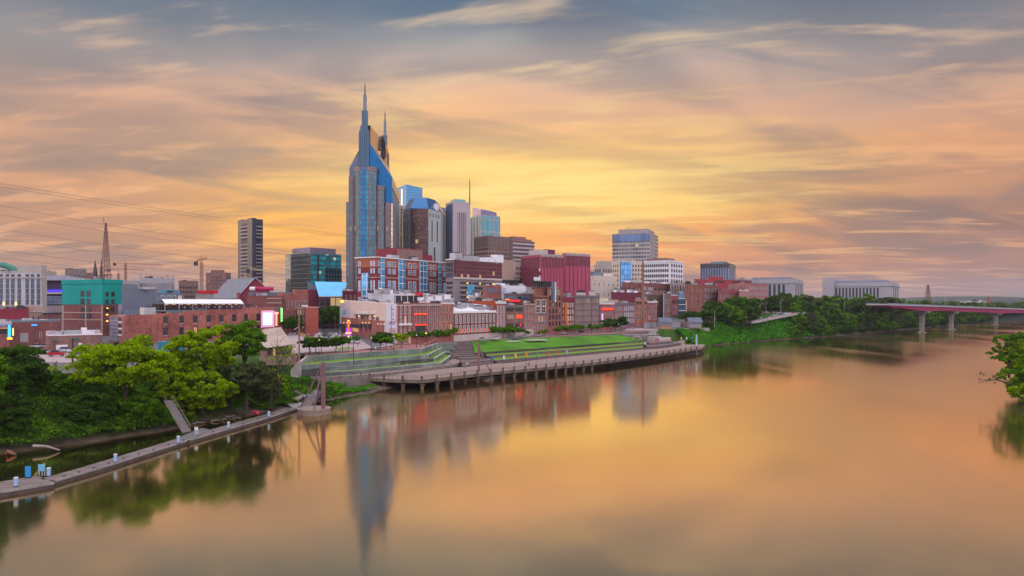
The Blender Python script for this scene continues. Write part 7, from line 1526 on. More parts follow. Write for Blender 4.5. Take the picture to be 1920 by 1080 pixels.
for off, nm in ((-.2, 'parapet'), (7.3, 'parapet'), (15, 'parapet')):
    L_ = offs(pr0, off); b = MB()
    for i in range(len(L_) - 1): p, q = L_[i], L_[i + 1]; b.prism([tuple(p.xy), tuple(q.xy), (q.x - .1, q.y + .4), (p.x - .1, p.y + .4)], [p.z - .3, q.z - .3, q.z - .3, p.z - .3], [p.z + .85, q.z + .85, q.z + .85, p.z + .85], trim_stone)
    b.build(nm, root)
for i in (1, 2, 3): p = (pr0[i] + inner[i]) / 2; b = MB(); b.box((p.x, p.y, 2), (1.6, 7, p.z - 3.2), conc, R(40)); b.build('pier', root)

CM = {}
def carmesh():
    root = thing('parked_car', None, 'car', (0, 0, 0)); body = mat('car_paint_proto', (.5, .5, .5), .25, .3, 0); gl = mat('car_glass', (.02, .025, .035), .1, .2, 0); ty = mat('tyre', (.02, .02, .02), .9, 0, 0); hl = mat('headlight', (.8, .8, .8), .2, 0, 0); tl = mat('taillight', (.5, .01, .01), .3, 0, 0)
    prof = [(-2.25, .35), (-2.25, .85), (-1.9, .98), (-1.35, 1.02), (1.0, 1.0), (1.9, .88), (2.25, .72), (2.25, .35)]; cab = [(-1.6, 1.0), (-1.05, 1.48), (.35, 1.5), (1.1, .99)]
    def extr(b, pr_, y, m, yt=None):
        n = len(pr_); L = [(x, -y, z) for x, z in pr_]; Rr = [(x, y, z) for x, z in pr_]; b.face(L, m); b.face(Rr[::-1], m)
        for i in range(n): j = (i + 1) % n; b.face([L[j], L[i], Rr[i], Rr[j]], m)
    b = MB(); extr(b, prof, .9, body); extr(b, [(-.98, 1.47), (-.9, 1.53), (.28, 1.54), (.36, 1.48)], .66, body)
    ob_ = b.build('body', root); b = MB(); lo, hi = .82, .64
    A = [(-1.6, -lo, 1.0), (1.1, -lo, .99), (.35, -hi, 1.49), (-1.05, -hi, 1.47)]; B2 = [(x, -y, z) for x, y, z in A]; b.face(A, gl); b.face(B2[::-1], gl); b.face([A[1], B2[1], B2[2], A[2]], gl); b.face([B2[0], A[0], A[3], B2[3]], gl); b.face([A[3], A[2], B2[2], B2[3]], gl); b.build('windows', root)
    for x in (-1.4, 1.4):
        for y in (-.86, .86):
            b = MB(); b.tube([(x, y - .1, .33), (x, y + .1, .33)], .33, ty, 10); wh = b.build('wheel', root); b = MB(); b.tube([(x, y - .11, .33), (x, y + .11, .33)], .17, metal_grey, 8); b.build('rim', wh, (0, 0, 0))
    for y in (-.6, .6):
        b = MB(); b.box((2.23, y, .6), (.08, .36, .16), hl); b.build('headlight', root); b = MB(); b.box((-2.23, y, .7), (.08, .36, .14), tl); b.build('taillight', root)
    return root, body
car0, car_body_mat = carmesh(); car_used = False; car_bodies = {}
def carcol(c, name):
    m = mat('car_paint_' + name, c, .25, .3, 0)
    if name not in car_bodies:
        src = [o for o in car0.children if o.name.startswith('body')][0].data; me = src.copy(); me.materials[0] = m; car_bodies[name] = me
    return car_bodies[name]
def put_car(x, y, z, rz, col, label, group, van=False):
    global car_used
    o = copy_tree(car0) if car_used else car0
    if not car_used: carcol(*col)
    for ch in o.children:
        if ch.name.startswith('body'): ch.data = carcol(*col)
    if not car_used:
        globals()['car_bodies']; 
    car_used = True; place(o, (x, y, z), R(rz), (1.05, 1.05, 1.28) if van else None, label, group); return o
CC = {'white': ((.72, .73, .76), 'white'), 'silver': ((.42, .44, .48), 'silver'), 'black': ((.03, .03, .035), 'black'), 'red': ((.42, .02, .03), 'red'), 'blue': ((.04, .16, .42), 'blue'), 'teal': ((.06, .3, .34), 'teal'), 'gold': ((.5, .26, .04), 'gold'), 'grey': ((.17, .17, .2), 'grey'), 'green': ((.05, .25, .16), 'green')}
rows = [(596, 300, 'white red silver white blue white white'.split()), (600, 318, 'silver white black white silver teal'.split()), (602, 336, 'white black white silver red white'.split()), (606, 354, 'black grey white silver white'.split()), (600, 372, 'white black silver white'.split())]
n_ = 0
for px0, d, cs in rows:
    for j, c in enumerate(cs):
        p = W(px0, d) + Vector((j * 2.9, -j * .55)); put_car(p.x, p.y, 10.1, 100 + random.uniform(-3, 3), CC[c], '%s car, %s along the %s row beside the guitar sign' % (c, nth(j), nth(rows.index((px0, d, cs)))), 'cars in the car park by the guitar sign')
p = G(672, 634, 10.1); put_car(p.x, p.y - 4, 10.1, 12, CC['blue'], 'bright blue car at the right corner of the car park nearest the plaza', 'cars in the car park by the guitar sign')
for x, y, c, rz in ((566, 629, 'gold', 100), (572, 631, 'gold', 95), (580, 634, 'red', 100), (585, 631, 'red', 95), (561, 626, 'grey', 95)):
    p = G(x, y, 10.1); put_car(p.x, p.y, 10.12, rz, CC[c], '%s car by the salmon brick house, %s of its row' % (c, {566: 'second', 572: 'third', 580: 'fourth', 585: 'last', 561: 'first'}[x]), 'cars by the salmon brick house')
for i, (x, y, c, rz, van) in enumerate(((106, 668, 'red', 20, True), (112, 659, 'white', 8, True), (122, 661, 'silver', 10, True), (130, 659, 'white', 5, True), (142, 661, 'white', 0, False), (83, 663, 'silver', 80, False), (95, 655, 'red', 30, False), (70, 652, 'white', 10, False), (88, 652, 'silver', 5, False), (40, 644, 'blue', 8, False), (47, 640, 'blue', 5, False), (158, 657, 'red', 0, False), (150, 670, 'silver', 0, False))):
    p = G(x, y, 10.1); put_car(p.x, p.y, 10.1, rz, CC[c], '%s %s in the left car park behind the trees, number %d' % (c, 'tall car' if van else 'car', i + 1) if i else 'big dark red tall car in front of the low brick garage building', 'cars in the left car park', van)
def along(pts, s_):
    for p, q in zip(pts[:-1], pts[1:]):
        L = (q - p).length
        if s_ <= L: return p.lerp(q, s_ / L), math.degrees(math.atan2(q.y - p.y, q.x - p.x))
        s_ -= L
    return pts[-1], 50
for lane, off in enumerate((2.2, 5.2, 9.5, 12.6)):
    L_ = offs(pr0, off)
    for j in range(8):
        c = ['silver', 'white', 'green', 'grey', 'blue', 'white', 'silver', 'white', 'red', 'silver'][(j * 3 + lane * 2) % 10]; p, a_ = along(L_, 16 + j * 11.5 + lane * 2.7); put_car(p.x, p.y, p.z + .02, a_, CC[c], '%s car on the elevated road, %s in the %s lane from the river' % (c, nth(j), nth(lane)), 'cars on the elevated road')
for j, (x, c) in enumerate(((880, 'silver'), (905, 'white'), (960, 'silver'), (935, 'grey'), (985, 'silver'), (1035, 'white'), (1068, 'black'))):
    p = W(x, fd(x)) + Vector((6.2, -4.8)); put_car(p.x, p.y, 9.76, 52, CC[c], '%s car parked along the riverfront shops, %s from the left' % (c, nth(j)), 'cars along the riverfront shops')
for j, (s_, c) in enumerate(((40, 'silver'), (66, 'white'), (140, 'red'), (200, 'white'))):
    q = br_a + br_d * s_ - br_n * 3; put_car(q.x, q.y, br_zt(s_) - .22, 46, CC[c], '%s car crossing the bridge, %s from the left' % (c, nth(j)), 'cars on the bridge')

# ------------------------------------------------------------------ people
skin = mat('skin', (.42, .24, .17), .6, 0, 0)
def person_mesh(pose, top, pants):
    me = bpy.data.meshes.new('person'); bm = bmesh.new(); ly = bm.verts.layers.skin.verify()
    st = .32 if pose == 'walk' else .12
    if pose == 'sit': J = {'pel': ((0, 0, .5), .14), 'ch': ((0, 0, 1.0), .17), 'nk': ((0, 0, 1.18), .06), 'hd': ((0, -.02, 1.33), .11), 'ht': ((0, -.02, 1.44), .08), 'lk': ((-.12, -.42, .5), .085), 'lf': ((-.12, -.45, .05), .05), 'lt': ((-.12, -.62, .04), .04), 'rk': ((.12, -.42, .5), .085), 'rf': ((.12, -.45, .05), .05), 'rt': ((.12, -.62, .04), .04), 'ls': ((-.2, 0, 1.08), .07), 'le': ((-.27, -.1, .82), .05), 'lh': ((-.16, -.35, .66), .035), 'rs': ((.2, 0, 1.08), .07), 're': ((.27, -.1, .82), .05), 'rh': ((.16, -.35, .66), .035)}
    else: J = {'pel': ((0, 0, .95), .14), 'ch': ((0, 0, 1.32), .17), 'nk': ((0, 0, 1.5), .06), 'hd': ((0, -.02, 1.63), .11), 'ht': ((0, -.02, 1.74), .08), 'lk': ((-.1, -st * .5, .5), .085), 'lf': ((-.1, -st, .07), .05), 'lt': ((-.1, -st - .17, .04), .04), 'rk': ((.1, st * .3, .5), .085), 'rf': ((.1, st, .08), .05), 'rt': ((.1, st - .16, .04), .04), 'ls': ((-.2, 0, 1.42), .07), 'le': ((-.27, st * .3, 1.15), .05), 'lh': ((-.26, st * .3 - .15, .9), .035), 'rs': ((.2, 0, 1.42), .07), 're': ((.27, -st * .3, 1.15), .05), 'rh': ((.26, -st * .3 - .15, .9), .035)}
    E = [('pel', 'ch'), ('ch', 'nk'), ('nk', 'hd'), ('hd', 'ht'), ('pel', 'lk'), ('lk', 'lf'), ('lf', 'lt'), ('pel', 'rk'), ('rk', 'rf'), ('rf', 'rt'), ('ch', 'ls'), ('ls', 'le'), ('le', 'lh'), ('ch', 'rs'), ('rs', 're'), ('re', 'rh')]
    V = {}
    for k_, (co, r_) in J.items(): v = bm.verts.new(co); v[ly].radius = (r_, r_ * .85); V[k_] = v
    V['pel'][ly].use_root = True
    for a_, c_ in E: bm.edges.new((V[a_], V[c_]))
    bm.to_mesh(me); bm.free(); o = bpy.data.objects.new('person', me); COL.objects.link(o); o.modifiers.new('skin', 'SKIN'); sb = o.modifiers.new('sub', 'SUBSURF'); sb.levels = 1
    dg = bpy.context.evaluated_depsgraph_get(); out = bpy.data.meshes.new_from_object(o.evaluated_get(dg)); bpy.data.objects.remove(o)
    out.materials.clear(); [out.materials.append(m) for m in (skin, top, pants, metal_dark)]
    hip = .55 if pose == 'sit' else .95; nk = 1.2 if pose == 'sit' else 1.5
    for p in out.polygons: z = p.center.z; p.material_index = 3 if (z > nk + .2 or (z > nk + .1 and p.center.y > 0)) else 0 if (z > nk) else 1 if z > hip else (2 if z > .1 else 3); p.use_smooth = True
    return out
tops = {'blue': (.06, .2, .6), 'white': (.7, .7, .7), 'red': (.55, .04, .04), 'black': (.04, .04, .05), 'pink': (.6, .25, .3), 'orange': (.7, .25, .06)}
PM = {}
def put_person(loc, rz, pose, tc, label, group=None):
    k_ = (pose, tc)
    if k_ not in PM: PM[k_] = person_mesh(pose, mat('shirt_' + tc, tops[tc], .8, 0, 0), mat('trousers_' + ('navy' if tc != 'black' else 'grey'), (.05, .06, .1) if tc != 'black' else (.2, .2, .2), .8, 0, 0))
    o = bpy.data.objects.new('person', PM[k_]); COL.objects.link(o); o.location = loc; o.rotation_euler = (0, 0, R(rz)); tag(o, label, 'person', group)
for x, y, z, rz, pose, tc, lb in ((840, 640.5, 9.75, 60, 'walk', 'blue', 'person in blue walking on the pavement above the wide stairs'), (845, 640.3, 9.75, 60, 'walk', 'black', 'person in black walking just behind the one in blue'), (827, 640, 9.75, 100, 'stand', 'white', 'person in white standing beneath the street trees'),
                               (990, 686, 3.03, 80, 'walk', 'pink', 'person in pink walking on the promenade between banners'), (992.5, 686, 3.03, 80, 'walk', 'black', 'person in black walking beside the one in pink'), (875, 686, 3.53, 20, 'sit', 'white', 'person in white seated on the lowest stair flight'), (879, 685.5, 3.53, 20, 'sit', 'pink', 'second person seated on the lowest stair flight'),
                               (704, 656.5, 10.08, 40, 'sit', 'white', 'person in white seated at the plaza edge'), (708, 656, 10.08, 40, 'sit', 'blue', 'person in blue seated at the plaza edge'), (732.5, 654.5, 10.08, 30, 'sit', 'black', 'person in black seated by the plaza edge under the trees'), (661, 660.5, 10.08, 40, 'sit', 'red', 'person in red seated above the terrace walls'),
                               (676, 705, 3.98, 70, 'stand', 'red', 'person in red at the walkway railing'), (763, 690, 4.0, 70, 'walk', 'white', 'person in white walking on the rising walkway'), (1190, 618, 10.06, 70, 'walk', 'red', 'person in red near the foot of the rusty pole'), (1186, 618, 10.06, 70, 'stand', 'white', 'person in white near the foot of the rusty pole'), (1181, 619, 10.06, 20, 'stand', 'blue', 'person in blue near the fort wall'),
                               (582, 634 + 29, 10.08, 70, 'walk', 'white', 'person in white walking across the plaza near the round trees'), (788, 651.5, 9.75, 70, 'walk', 'black', 'person in black at the bend of the topmost terrace wall'), (1165, 622.5, 9.8, 70, 'walk', 'pink', 'person in pink by the stone arches')):
    p = G(x, y, z); put_person(p, rz, pose, tc, lb)
for i in range(40):
    q = barq(352 + i * 3.75, 3.0 + (i % 3) * 1.3); tc = list(tops)[i * 7 % 6]; put_person((q.x, q.y, 23.61), (i * 67) % 360, 'stand', tc, 'guest in %s on the rooftop bar deck, %s of the crowd from the left' % (tc, nth(i) if i < 39 else 'last'), 'crowd on the rooftop bar')
for i in range(12):
    q = G(792 + i * 2.6, 651 - i * 1.0, 9.75); put_person((q.x + .8, q.y + 1.4, 9.75), 70 + i * 40, 'stand' if i % 3 else 'walk', ['orange', 'pink', 'red'][i % 3], 'person in %s in the group by the terrace wall bend, %s from the left' % (['orange', 'pink', 'red'][i % 3], nth(i)), 'group by the terrace wall bend')

# ------------------------------------------------------------------ trees
# big trees of the near left bank: column, depth, top row, crown half width (px), trunk foot height, leaf kind
BT = [('yellow-green broad tree behind the floating dock, its crown widest of all', 235, 150, 636, 96, 6.0, lf_yel, 13000, 95, 2.1, .40), ('dark green tree at the far left edge behind the bright tree', 28, 142, 645, 72, 6.0, lf_drk, 9000, 60, 1.9, .38),
      ('bright yellow-green tree right of the broad one, in front of the old brick warehouse', 388, 170, 613, 68, 7.0, lf_yel, 11000, 76, 1.9, .40), ('mid green tree with upright crown left of the bare tree', 460, 176, 604, 46, 6.5, lf_grn, 9000, 58, 1.8, .38),
      ('lower bright tree leaning over the dock below the two brick-front trees', 378, 162, 690, 72, 3.0, lf_yel, 10000, 70, 1.5, .34), ('olive grey-green tree right of the low leaning tree', 462, 168, 676, 56, 3.0, lf_oliv, 9000, 60, 1.5, .34),
      ('small thin-crowned tree in the gap beside the far left tree', 112, 146, 690, 34, 4.5, lf_grn, 2600, 26, 1.1, .33), ('drooping light green tree at the walkway end', 522, 184, 702, 22, 2.5, lf_yel, 2600, 20, .9, .32),
      ('dark low tree overhanging the water below the far left tree', 15, 132, 722, 52, 2.5, lf_drk, 6000, 40, 1.4, .34), ('dark ivy-covered tree under the broad bright crown', 168, 143, 738, 54, 2.0, lf_drk, 6000, 42, 1.4, .34), ('green tree on the bank between broad tree and gangway', 262, 149, 740, 44, 2.0, lf_grn, 5000, 34, 1.2, .32), ('dark round tree behind the low leaning tree', 318, 166, 712, 36, 4.0, lf_drk, 4500, 30, 1.2, .34),
      ('small dark green tree behind the broad tree by the garage building', 208, 226, 640, 28, 9.5, lf_drk, 2500, 22, 1.1, .42), ('tree top peeping over the left edge above the dock', -40, 125, 660, 60, 5, lf_grn, 5000, 40, 1.6, .38), ('low green tree filling the bank below the mid green tree', 432, 171, 712, 44, 1.5, lf_grn, 5000, 36, 1.2, .32), ('grey-green low tree between the bare trees and the dock end', 497, 181, 698, 36, 1.5, lf_oliv, 5000, 34, 1.2, .32), ('low bright tree just right of the gangway', 352, 159, 728, 32, 1.5, lf_yel, 3600, 26, 1.0, .3), ('small shrub tree in front of the old warehouse above the teal container', 330, 262, 634, 16, 10, lf_grn, 1300, 12, .9, .42)]
for i, (lb, px, d, yt, hw, zf, lm, n, ncl, cr, lf) in enumerate(BT):
    p = W(px, d); rx = hw * d / F; zt = ZP(yt, d); low = i in (4, 8, 9, 10, 11, 14, 15, 16); tot = zt - zf; rz_ = min(tot * (.56 if low else .42), rx * .85); ht = tot - rz_ * 1.72
    o = make_tree('bank_tree', 100 + i, (rx, rx * .8, rz_), max(.6, ht), lm, bark, int(n * 3.4), int(ncl * 2.2), cr * .70, lf * .58, .38 if n > 5000 else .22, lb, low=-.9 if low else -.7); place(o, (p.x, p.y, zf), 0)
def bare_tree(label, px, d, yt, zf, seed):
    rng = random.Random(seed); p = W(px, d); root = thing('bare_tree', label, 'tree', (p.x, p.y, zf)); H = ZP(yt, d) - zf; b = MB(); tips = []
    def grow(a, dr, L, r_, lev):
        e_ = a + dr * L; m_ = a.lerp(e_, .5) + Vector((rng.uniform(-.1, .1), rng.uniform(-.1, .1), 0)) * L * .4; b.tube([a, m_, e_], [r_, r_ * .8, r_ * .6], bark, 5 if lev < 2 else 4, False)
        if lev >= 5: tips.append(e_); return
        for _ in range(2 if lev else 3):
            nd = (dr + Vector((rng.uniform(-.55, .55), rng.uniform(-.55, .55), rng.uniform(-.05, .35)))).normalized(); grow(e_, nd, L * rng.uniform(.62, .82), r_ * .6, lev + 1)
        tips.append(e_)
    grow(Vector((p.x, p.y, zf)), Vector((.02, 0, 1)), H * .27, .3, 0); b.build('branches', root)
    rg = np.random.default_rng(seed); c = np.array([tuple(t) for t in tips]); c = np.repeat(c, 3, 0) + rg.normal(size=(len(c) * 3, 3)) * .5; c = c[c[:, 2] < zf + H * .75]
    v, f = leaves(c - np.array([p.x, p.y, zf]), np.tile([0, 0, 1.], (len(c), 1)), .26, rg); cm = bpy.data.objects.new('leaves', np_mesh('leaves', v, f, [lf_yel])); COL.objects.link(cm); cm.parent = root
bare_tree('nearly bare twiggy tree in front of the pavilion, the left of two', 508, 176, 612, 1.5, 5); bare_tree('nearly bare twiggy tree in front of the pavilion, the right of two', 523, 181, 634, 1.5, 11)
bare_tree('small crooked bare tree in the gap over the left car park', 104, 160, 668, 6.5, 23)
# undergrowth on the near left bank
def scatter_bank(name, label, x0, x1, y0, y1, n, zlo, zhi, size, m, seed, lumps, hmax, mask=None, amp=1.0):
    rg = np.random.default_rng(seed); X_, Y_ = rg.uniform(x0, x1, n * 3), rg.uniform(y0, y1, n * 3); Z_ = hz(X_, Y_, False); k_ = (Z_ > zlo) & (Z_ < zhi)
    if mask is not None: k_ &= mask(X_, Y_)
    X_, Y_, Z_ = X_[k_][:n], Y_[k_][:n], Z_[k_][:n]
    f_ = .5 + .5 * np.sin(X_ / lumps + 1.7 * np.sin(Y_ / lumps * .8)) * np.cos(Y_ / lumps * 1.1 + X_ * .1); h_ = hmax * (.15 + .85 * f_) * rg.uniform(.55, 1.0, len(X_)) ** .5
    pos = np.stack([X_, Y_, Z_ + h_ * amp], 1); nr = np.stack([np.full(len(X_), .55), np.full(len(X_), -.55), np.full(len(X_), .55)], 1)
    v, f = leaves(pos, nr, size, rg, .6); o = bpy.data.objects.new(name, np_mesh(name, v, f, [m])); COL.objects.link(o); return tag(o, label, kind='stuff')
near_m = lambda X_, Y_: (Y_ < 209 - (X_ + 50) * .2) & (((Y_ < 158) | (Y_ > 176) | (X_ < -72)))
scatter_bank('undergrowth', 'dark tangled undergrowth on the near left bank', -125, -50, 105, 232, 62000, .08, 9.0, .26, lf_drk, 1, 2.2, 3.4, near_m)
scatter_bank('undergrowth', 'brighter green low plants on the near left bank', -125, -50, 105, 232, 40000, .12, 9.5, .24, lf_grn, 2, 2.8, 2.8, near_m)
scatter_bank('bank_plants', 'leafy green plants on the bank below the walkway', -64, -28, 184, 236, 9000, .3, 5, .32, lf_vine, 3, 2.6, 1.6, lambda X_, Y_: (Y_ < 213 + (X_ + 50) * .8) | (X_ < -52))
scatter_bank('vines', 'dark green creepers below the fort wall', 86, 128, 396, 450, 7000, .3, 9.3, .7, lf_vine, 14, 3.5, 1.8)
scatter_bank('vines', 'mass of bright green vines covering the slope right of the cabins', 96, 262, 405, 640, 42000, .3, 17, .85, lf_vine, 4, 5.5, 2.2, lambda X_, Y_: (sdist(X_, Y_, WS)[0] < np.clip(22 + (X_ - 118) * .5, 20, 44)) & ((X_ > 124) | (hz(X_, Y_, False) < 8.6)))
# street trees: four small kinds, copied
protos = []
for j, (lm, rr, h_, n, cr) in enumerate(((lf_grn, (2.6, 2.4, 1.9), 2.3, 1300, .95), (lf_grn, (3.0, 2.8, 2.2), 2.5, 1600, 1.05), (lf_drk, (3.6, 3.2, 2.6), 2.6, 1900, 1.2), (lf_yel, (2.2, 2.0, 1.7), 2.1, 1000, .85))):
    protos.append(make_tree('street_tree', 300 + j, rr, h_, lm, bark, n, 16, cr, .36, .11))
used = [0] * 4
def put_tree(j, loc, rz, sc, label, group):
    o = protos[j] if not used[j] else copy_tree(protos[j]); used[j] = 1; place(o, loc, rz, sc, label, group)
ST = [(580, 664, 10, 2, 1.25), (603, 662, 10, 2, 1.3), (630, 660, 10, 2, 1.25), (592, 661, 10, 1, 1.3), (642, 657, 10, 1, 1.3), (713, 654, 10, 2, 1.25), (724, 655, 10, 1, 1.2), (752, 652, 9.8, 3, 1.7)] + \
     [(x, 645 - (x - 760) * .055, 9.75, 1 if i % 2 else 0, 1.4) for i, x in enumerate(range(762, 850, 9))] + [(x, 636 - (x - 875) * .04, 9.75, [0, 1, 0, 0, 1, 1][i % 6], 1.4) for i, x in enumerate(range(874, 972, 10))] + \
     [(975, 632, 9.75, 1, 1.15), (990, 631.5, 9.75, 0, .8), (1012, 630.5, 9.75, 3, .9), (1021, 630, 9.75, 0, .9), (1044, 628.5, 9.75, 1, 1.0), (1052, 628, 9.75, 1, 1.2), (1064, 627.5, 9.75, 0, 1.2), (1078, 627, 9.75, 1, 1.3), (1085, 626.5, 9.75, 1, 1.3), (1109, 624.5, 9.75, 0, 1.2), (1119, 624, 9.75, 1, 1.2), (1137, 622.5, 9.75, 2, 1.3), (1146, 622, 9.75, 2, 1.5), (1154, 621.5, 9.75, 2, 1.3), (1164, 621, 9.75, 2, 1.7)]
for i, (x, y, z, j, sc) in enumerate(ST):
    p = G(x, y, z); sc *= random.uniform(.92, 1.08); s_ = (sc * .92, sc * .92, sc * (.62 if j == 2 and x < 735 else .74)); put_tree(j, p, random.uniform(0, 6.28), s_, '%s street tree on the riverfront, number %d from the left' % (('small mid green', 'rounded mid green', 'dark', 'light green')[j], i + 1), 'street trees along the riverfront')
for i, (x, d, j, sc) in enumerate(((606, 420, 2, 2.0), (618, 440, 2, 2.2), (632, 430, 2, 2.2), (596, 455, 2, 1.8), (640, 410, 2, 1.6), (548, 372, 2, 1.5), (540, 368, 2, 1.3), (556, 378, 2, 1.2), (715, 300, 2, .7), (728, 296, 2, .7), (698, 304, 1, .6), (668, 292, 1, .6), (655, 290, 0, .6), (590, 392, 2, 1.2))):
    p = W(x, d); put_tree(j, (p.x, p.y, 10.0), random.uniform(0, 6.28), sc, 'dark tree near the car park by the guitar sign, %s of its group' % nth(i), 'town trees by the car park')
# forest trees on the far bank
fp_ = []
for j, (lm, rr, h_, n, cr) in enumerate(((lf_drk, (6.5, 6.0, 5.5), 3.0, 2600, 2.1), (lf_grn, (6.0, 5.6, 5.2), 3.0, 2400, 2.0), (lf_drk, (5.0, 5.0, 6.2), 3.5, 2300, 1.8), (lf_oliv, (6.8, 6.2, 5.0), 2.6, 2400, 2.2))):
    fp_.append(make_tree('forest_tree', 400 + j, rr, h_, lm, bark, n, 30, cr, .85, .3, low=-.95))
fu = [0] * 4; fcount = {}
def put_forest(x, y, j, sc, where, group, z=None):
    o = fp_[j] if not fu[j] else copy_tree(fp_[j]); fu[j] = 1; fcount[where] = fcount.get(where, 0) + 1; k_ = fcount[where]
    place(o, (x, y, (hz1(x, y) if z is None else z) - 1.0 * sc), random.uniform(0, 6.28), (sc * random.uniform(.9, 1.12), sc * random.uniform(.9, 1.12), sc * random.uniform(.85, 1.15)), '%s tree %s, number %d' % (['full dark', 'bushy green', 'tall dark', 'spreading olive'][j], where, k_), group)
rg = random.Random(3)
for px, d, j, sc, z in sorted(((1322, 492, 0, 1.25, 10), (1338, 497, 2, 1.35, 10), (1352, 500, 0, 1.35, 10.5), (1366, 498, 1, 1.3, 11), (1377, 510, 2, 1.45, 11.5), (1392, 530, 0, 1.75, 12), (1404, 524, 2, 1.6, 12.5), (1345, 520, 3, 1.4, 10), (1330, 478, 3, .8, 10), (1315, 505, 0, 1.0, 10), (1398, 550, 1, 1.6, 13), (1396, 500, 2, 1.1, 12), (1406, 506, 0, 1.1, 12.5), (1386, 494, 1, 1.0, 11.5), (1300, 520, 2, 1.0, 10), (1290, 540, 0, 1.0, 10), (1360, 540, 0, 1.5, 12), (1378, 560, 1, 1.6, 12))): p = W(px, d); put_forest(p.x, p.y, j, sc, 'in the dark clump behind the right cabin', 'trees behind the cabins', z)
back = []
for i in range(26): px = 1412 + i * 10.5; d = 640 + rg.uniform(-10, 70); back.append((px, d, rg.choice((0, 1, 2, 3)), rg.uniform(1.0, 1.4), 16.5))
for i in range(20): px = 1420 + i * 13; d = 800 + rg.uniform(-20, 60); back.append((px, d, rg.choice((0, 1, 3)), rg.uniform(1.3, 1.8), 15.5))
for px, d, j, sc, z in back: p = W(px, d); put_forest(p.x, p.y, j, sc, 'on the rise behind the elevated road', 'trees behind the elevated road', z)
line = WS; cnt = 0
def bankpos(s0, inl):
    pts = [Vector((a_, b_)) for a_, b_, *_ in WS]; 
    for p, q in zip(pts[:-1], pts[1:]):
        L = (q - p).length
        if s0 <= L: d_ = (q - p) / L; return p + d_ * s0 + Vector((-d_.y, d_.x)) * inl
        s0 -= L
    return pts[-1]
s_start = 0; pts = [Vector((a_, b_)) for a_, b_, *_ in WS]; acc = 0
for p, q in zip(pts[:-1], pts[1:]):
    if abs(p.x - 208) < .1: s_start = acc
    acc += (q - p).length
for s_ in range(0, 640, 10):
    for inl, sc in ((3, .75), (13, 1.0), (24, 1.2), (36, 1.3)):
        if s_ < 25 and inl > 6: continue
        if rg.random() < .12: continue
        p = bankpos(s_start + 8 + s_ + rg.uniform(-3, 3), inl + rg.uniform(-2, 2)); put_forest(p.x, p.y, rg.choice((0, 0, 1, 2, 3, 1)), sc * rg.uniform(.85, 1.15), 'on the wooded river bank towards the bridge', 'trees of the wooded bank')
for i in range(34): p = bankpos(s_start + 640 + i * 22, 10 + rg.uniform(0, 20)); put_forest(p.x, p.y, rg.choice((0, 2, 3)), rg.uniform(1.3, 1.7), 'on the distant bank beyond the bridge', 'trees beyond the bridge')
# right edge trees
for i, (lb, px, d, yt, hw, zf, lm, n, ncl, cr, lf) in enumerate((('leafy tree reaching over the water at the right edge', 1892, 208, 613, 34, 6.5, lf_grn, 2600, 30, 1.1, .42), ('full green tree at the right edge behind the leaning branches', 1942, 208, 632, 56, 1, lf_yel, 12000, 80, 1.8, .42), ('low dark green tree at the right edge by the water', 1934, 198, 676, 46, .3, lf_grn, 8000, 60, 1.4, .38), ('rounded tree half outside the right edge', 1960, 214, 606, 66, 3, lf_drk, 9000, 60, 2.0, .42), ('small yellow-green bush at the water on the right edge', 1918, 190, 716, 24, .2, lf_yel, 2600, 20, 1.0, .34))):
    p = W(px, d); rx = hw * d / F; tot = ZP(yt, d) - zf; rz_ = min(tot * .55, rx * 1.1); o = make_tree('bank_tree', 500 + i, (rx, rx, rz_), max(.5, tot - rz_ * 1.72), lm, bark, int(n * 2.4), int(ncl * 2), cr * .72, lf * .66, .25, lb, low=-.95); place(o, (p.x, p.y, zf), 0)
b = MB(); a_ = P(1900, 722, 194); b.tube([a_, P(1870, 712, 192), P(1838, 714, 190)], [.22, .14, .05], bark, 6); b.tube([P(1872, 713, 192), P(1858, 700, 191)], [.1, .04], bark, 5)
root = thing('leaning_branch', 'sparse branch leaning out over the water at the right edge', 'branch', tuple(a_)); b.build('limb', root); rgn = np.random.default_rng(9); c = []
for t_ in range(90): q = P(1836 + rgn.uniform(0, 60), 706 + rgn.uniform(-9, 12), 191 + rgn.uniform(-1.5, 1.5)); c.append(tuple(q - a_))
v, f = leaves(np.array(c), np.tile([0, 0, 1.], (90, 1)), .3, rgn); cm = bpy.data.objects.new('leaves', np_mesh('leaves', v, f, [lf_oliv])); COL.objects.link(cm); cm.parent = root
# far wood and hills
def far_wood(name, label, pts, n, h, size, m, seed):
    rg_ = np.random.default_rng(seed); P_ = np.array(pts, float); s_ = rg_.uniform(0, len(P_) - 1.001, n); i_ = s_.astype(int); t_ = s_ - i_; xy = P_[i_] * (1 - t_)[:, None] + P_[i_ + 1] * t_[:, None]; xy[:, 1] += rg_.uniform(0, 60, n)
    lump = .6 + .4 * np.sin(xy[:, 0] * .07 + 2 * np.sin(xy[:, 0] * .023)) * np.cos(xy[:, 1] * .05); zb = hz(xy[:, 0], xy[:, 1], False); pos = np.stack([xy[:, 0], xy[:, 1], zb + h * lump * rg_.uniform(.1, 1, n) ** .5], 1)
    v, f = leaves(pos, np.tile([0, -.5, .8], (n, 1)), size, rg_); o = bpy.data.objects.new(name, np_mesh(name, v, f, [m])); COL.objects.link(o); tag(o, label, kind='stuff')
far_wood('distant_woods', 'far-off woods along the river beyond the bridge', [(560, 900), (700, 1050), (920, 1230), (1500, 1500), (2300, 1800)], 16000, 15, 2.6, lf_drk, 31)
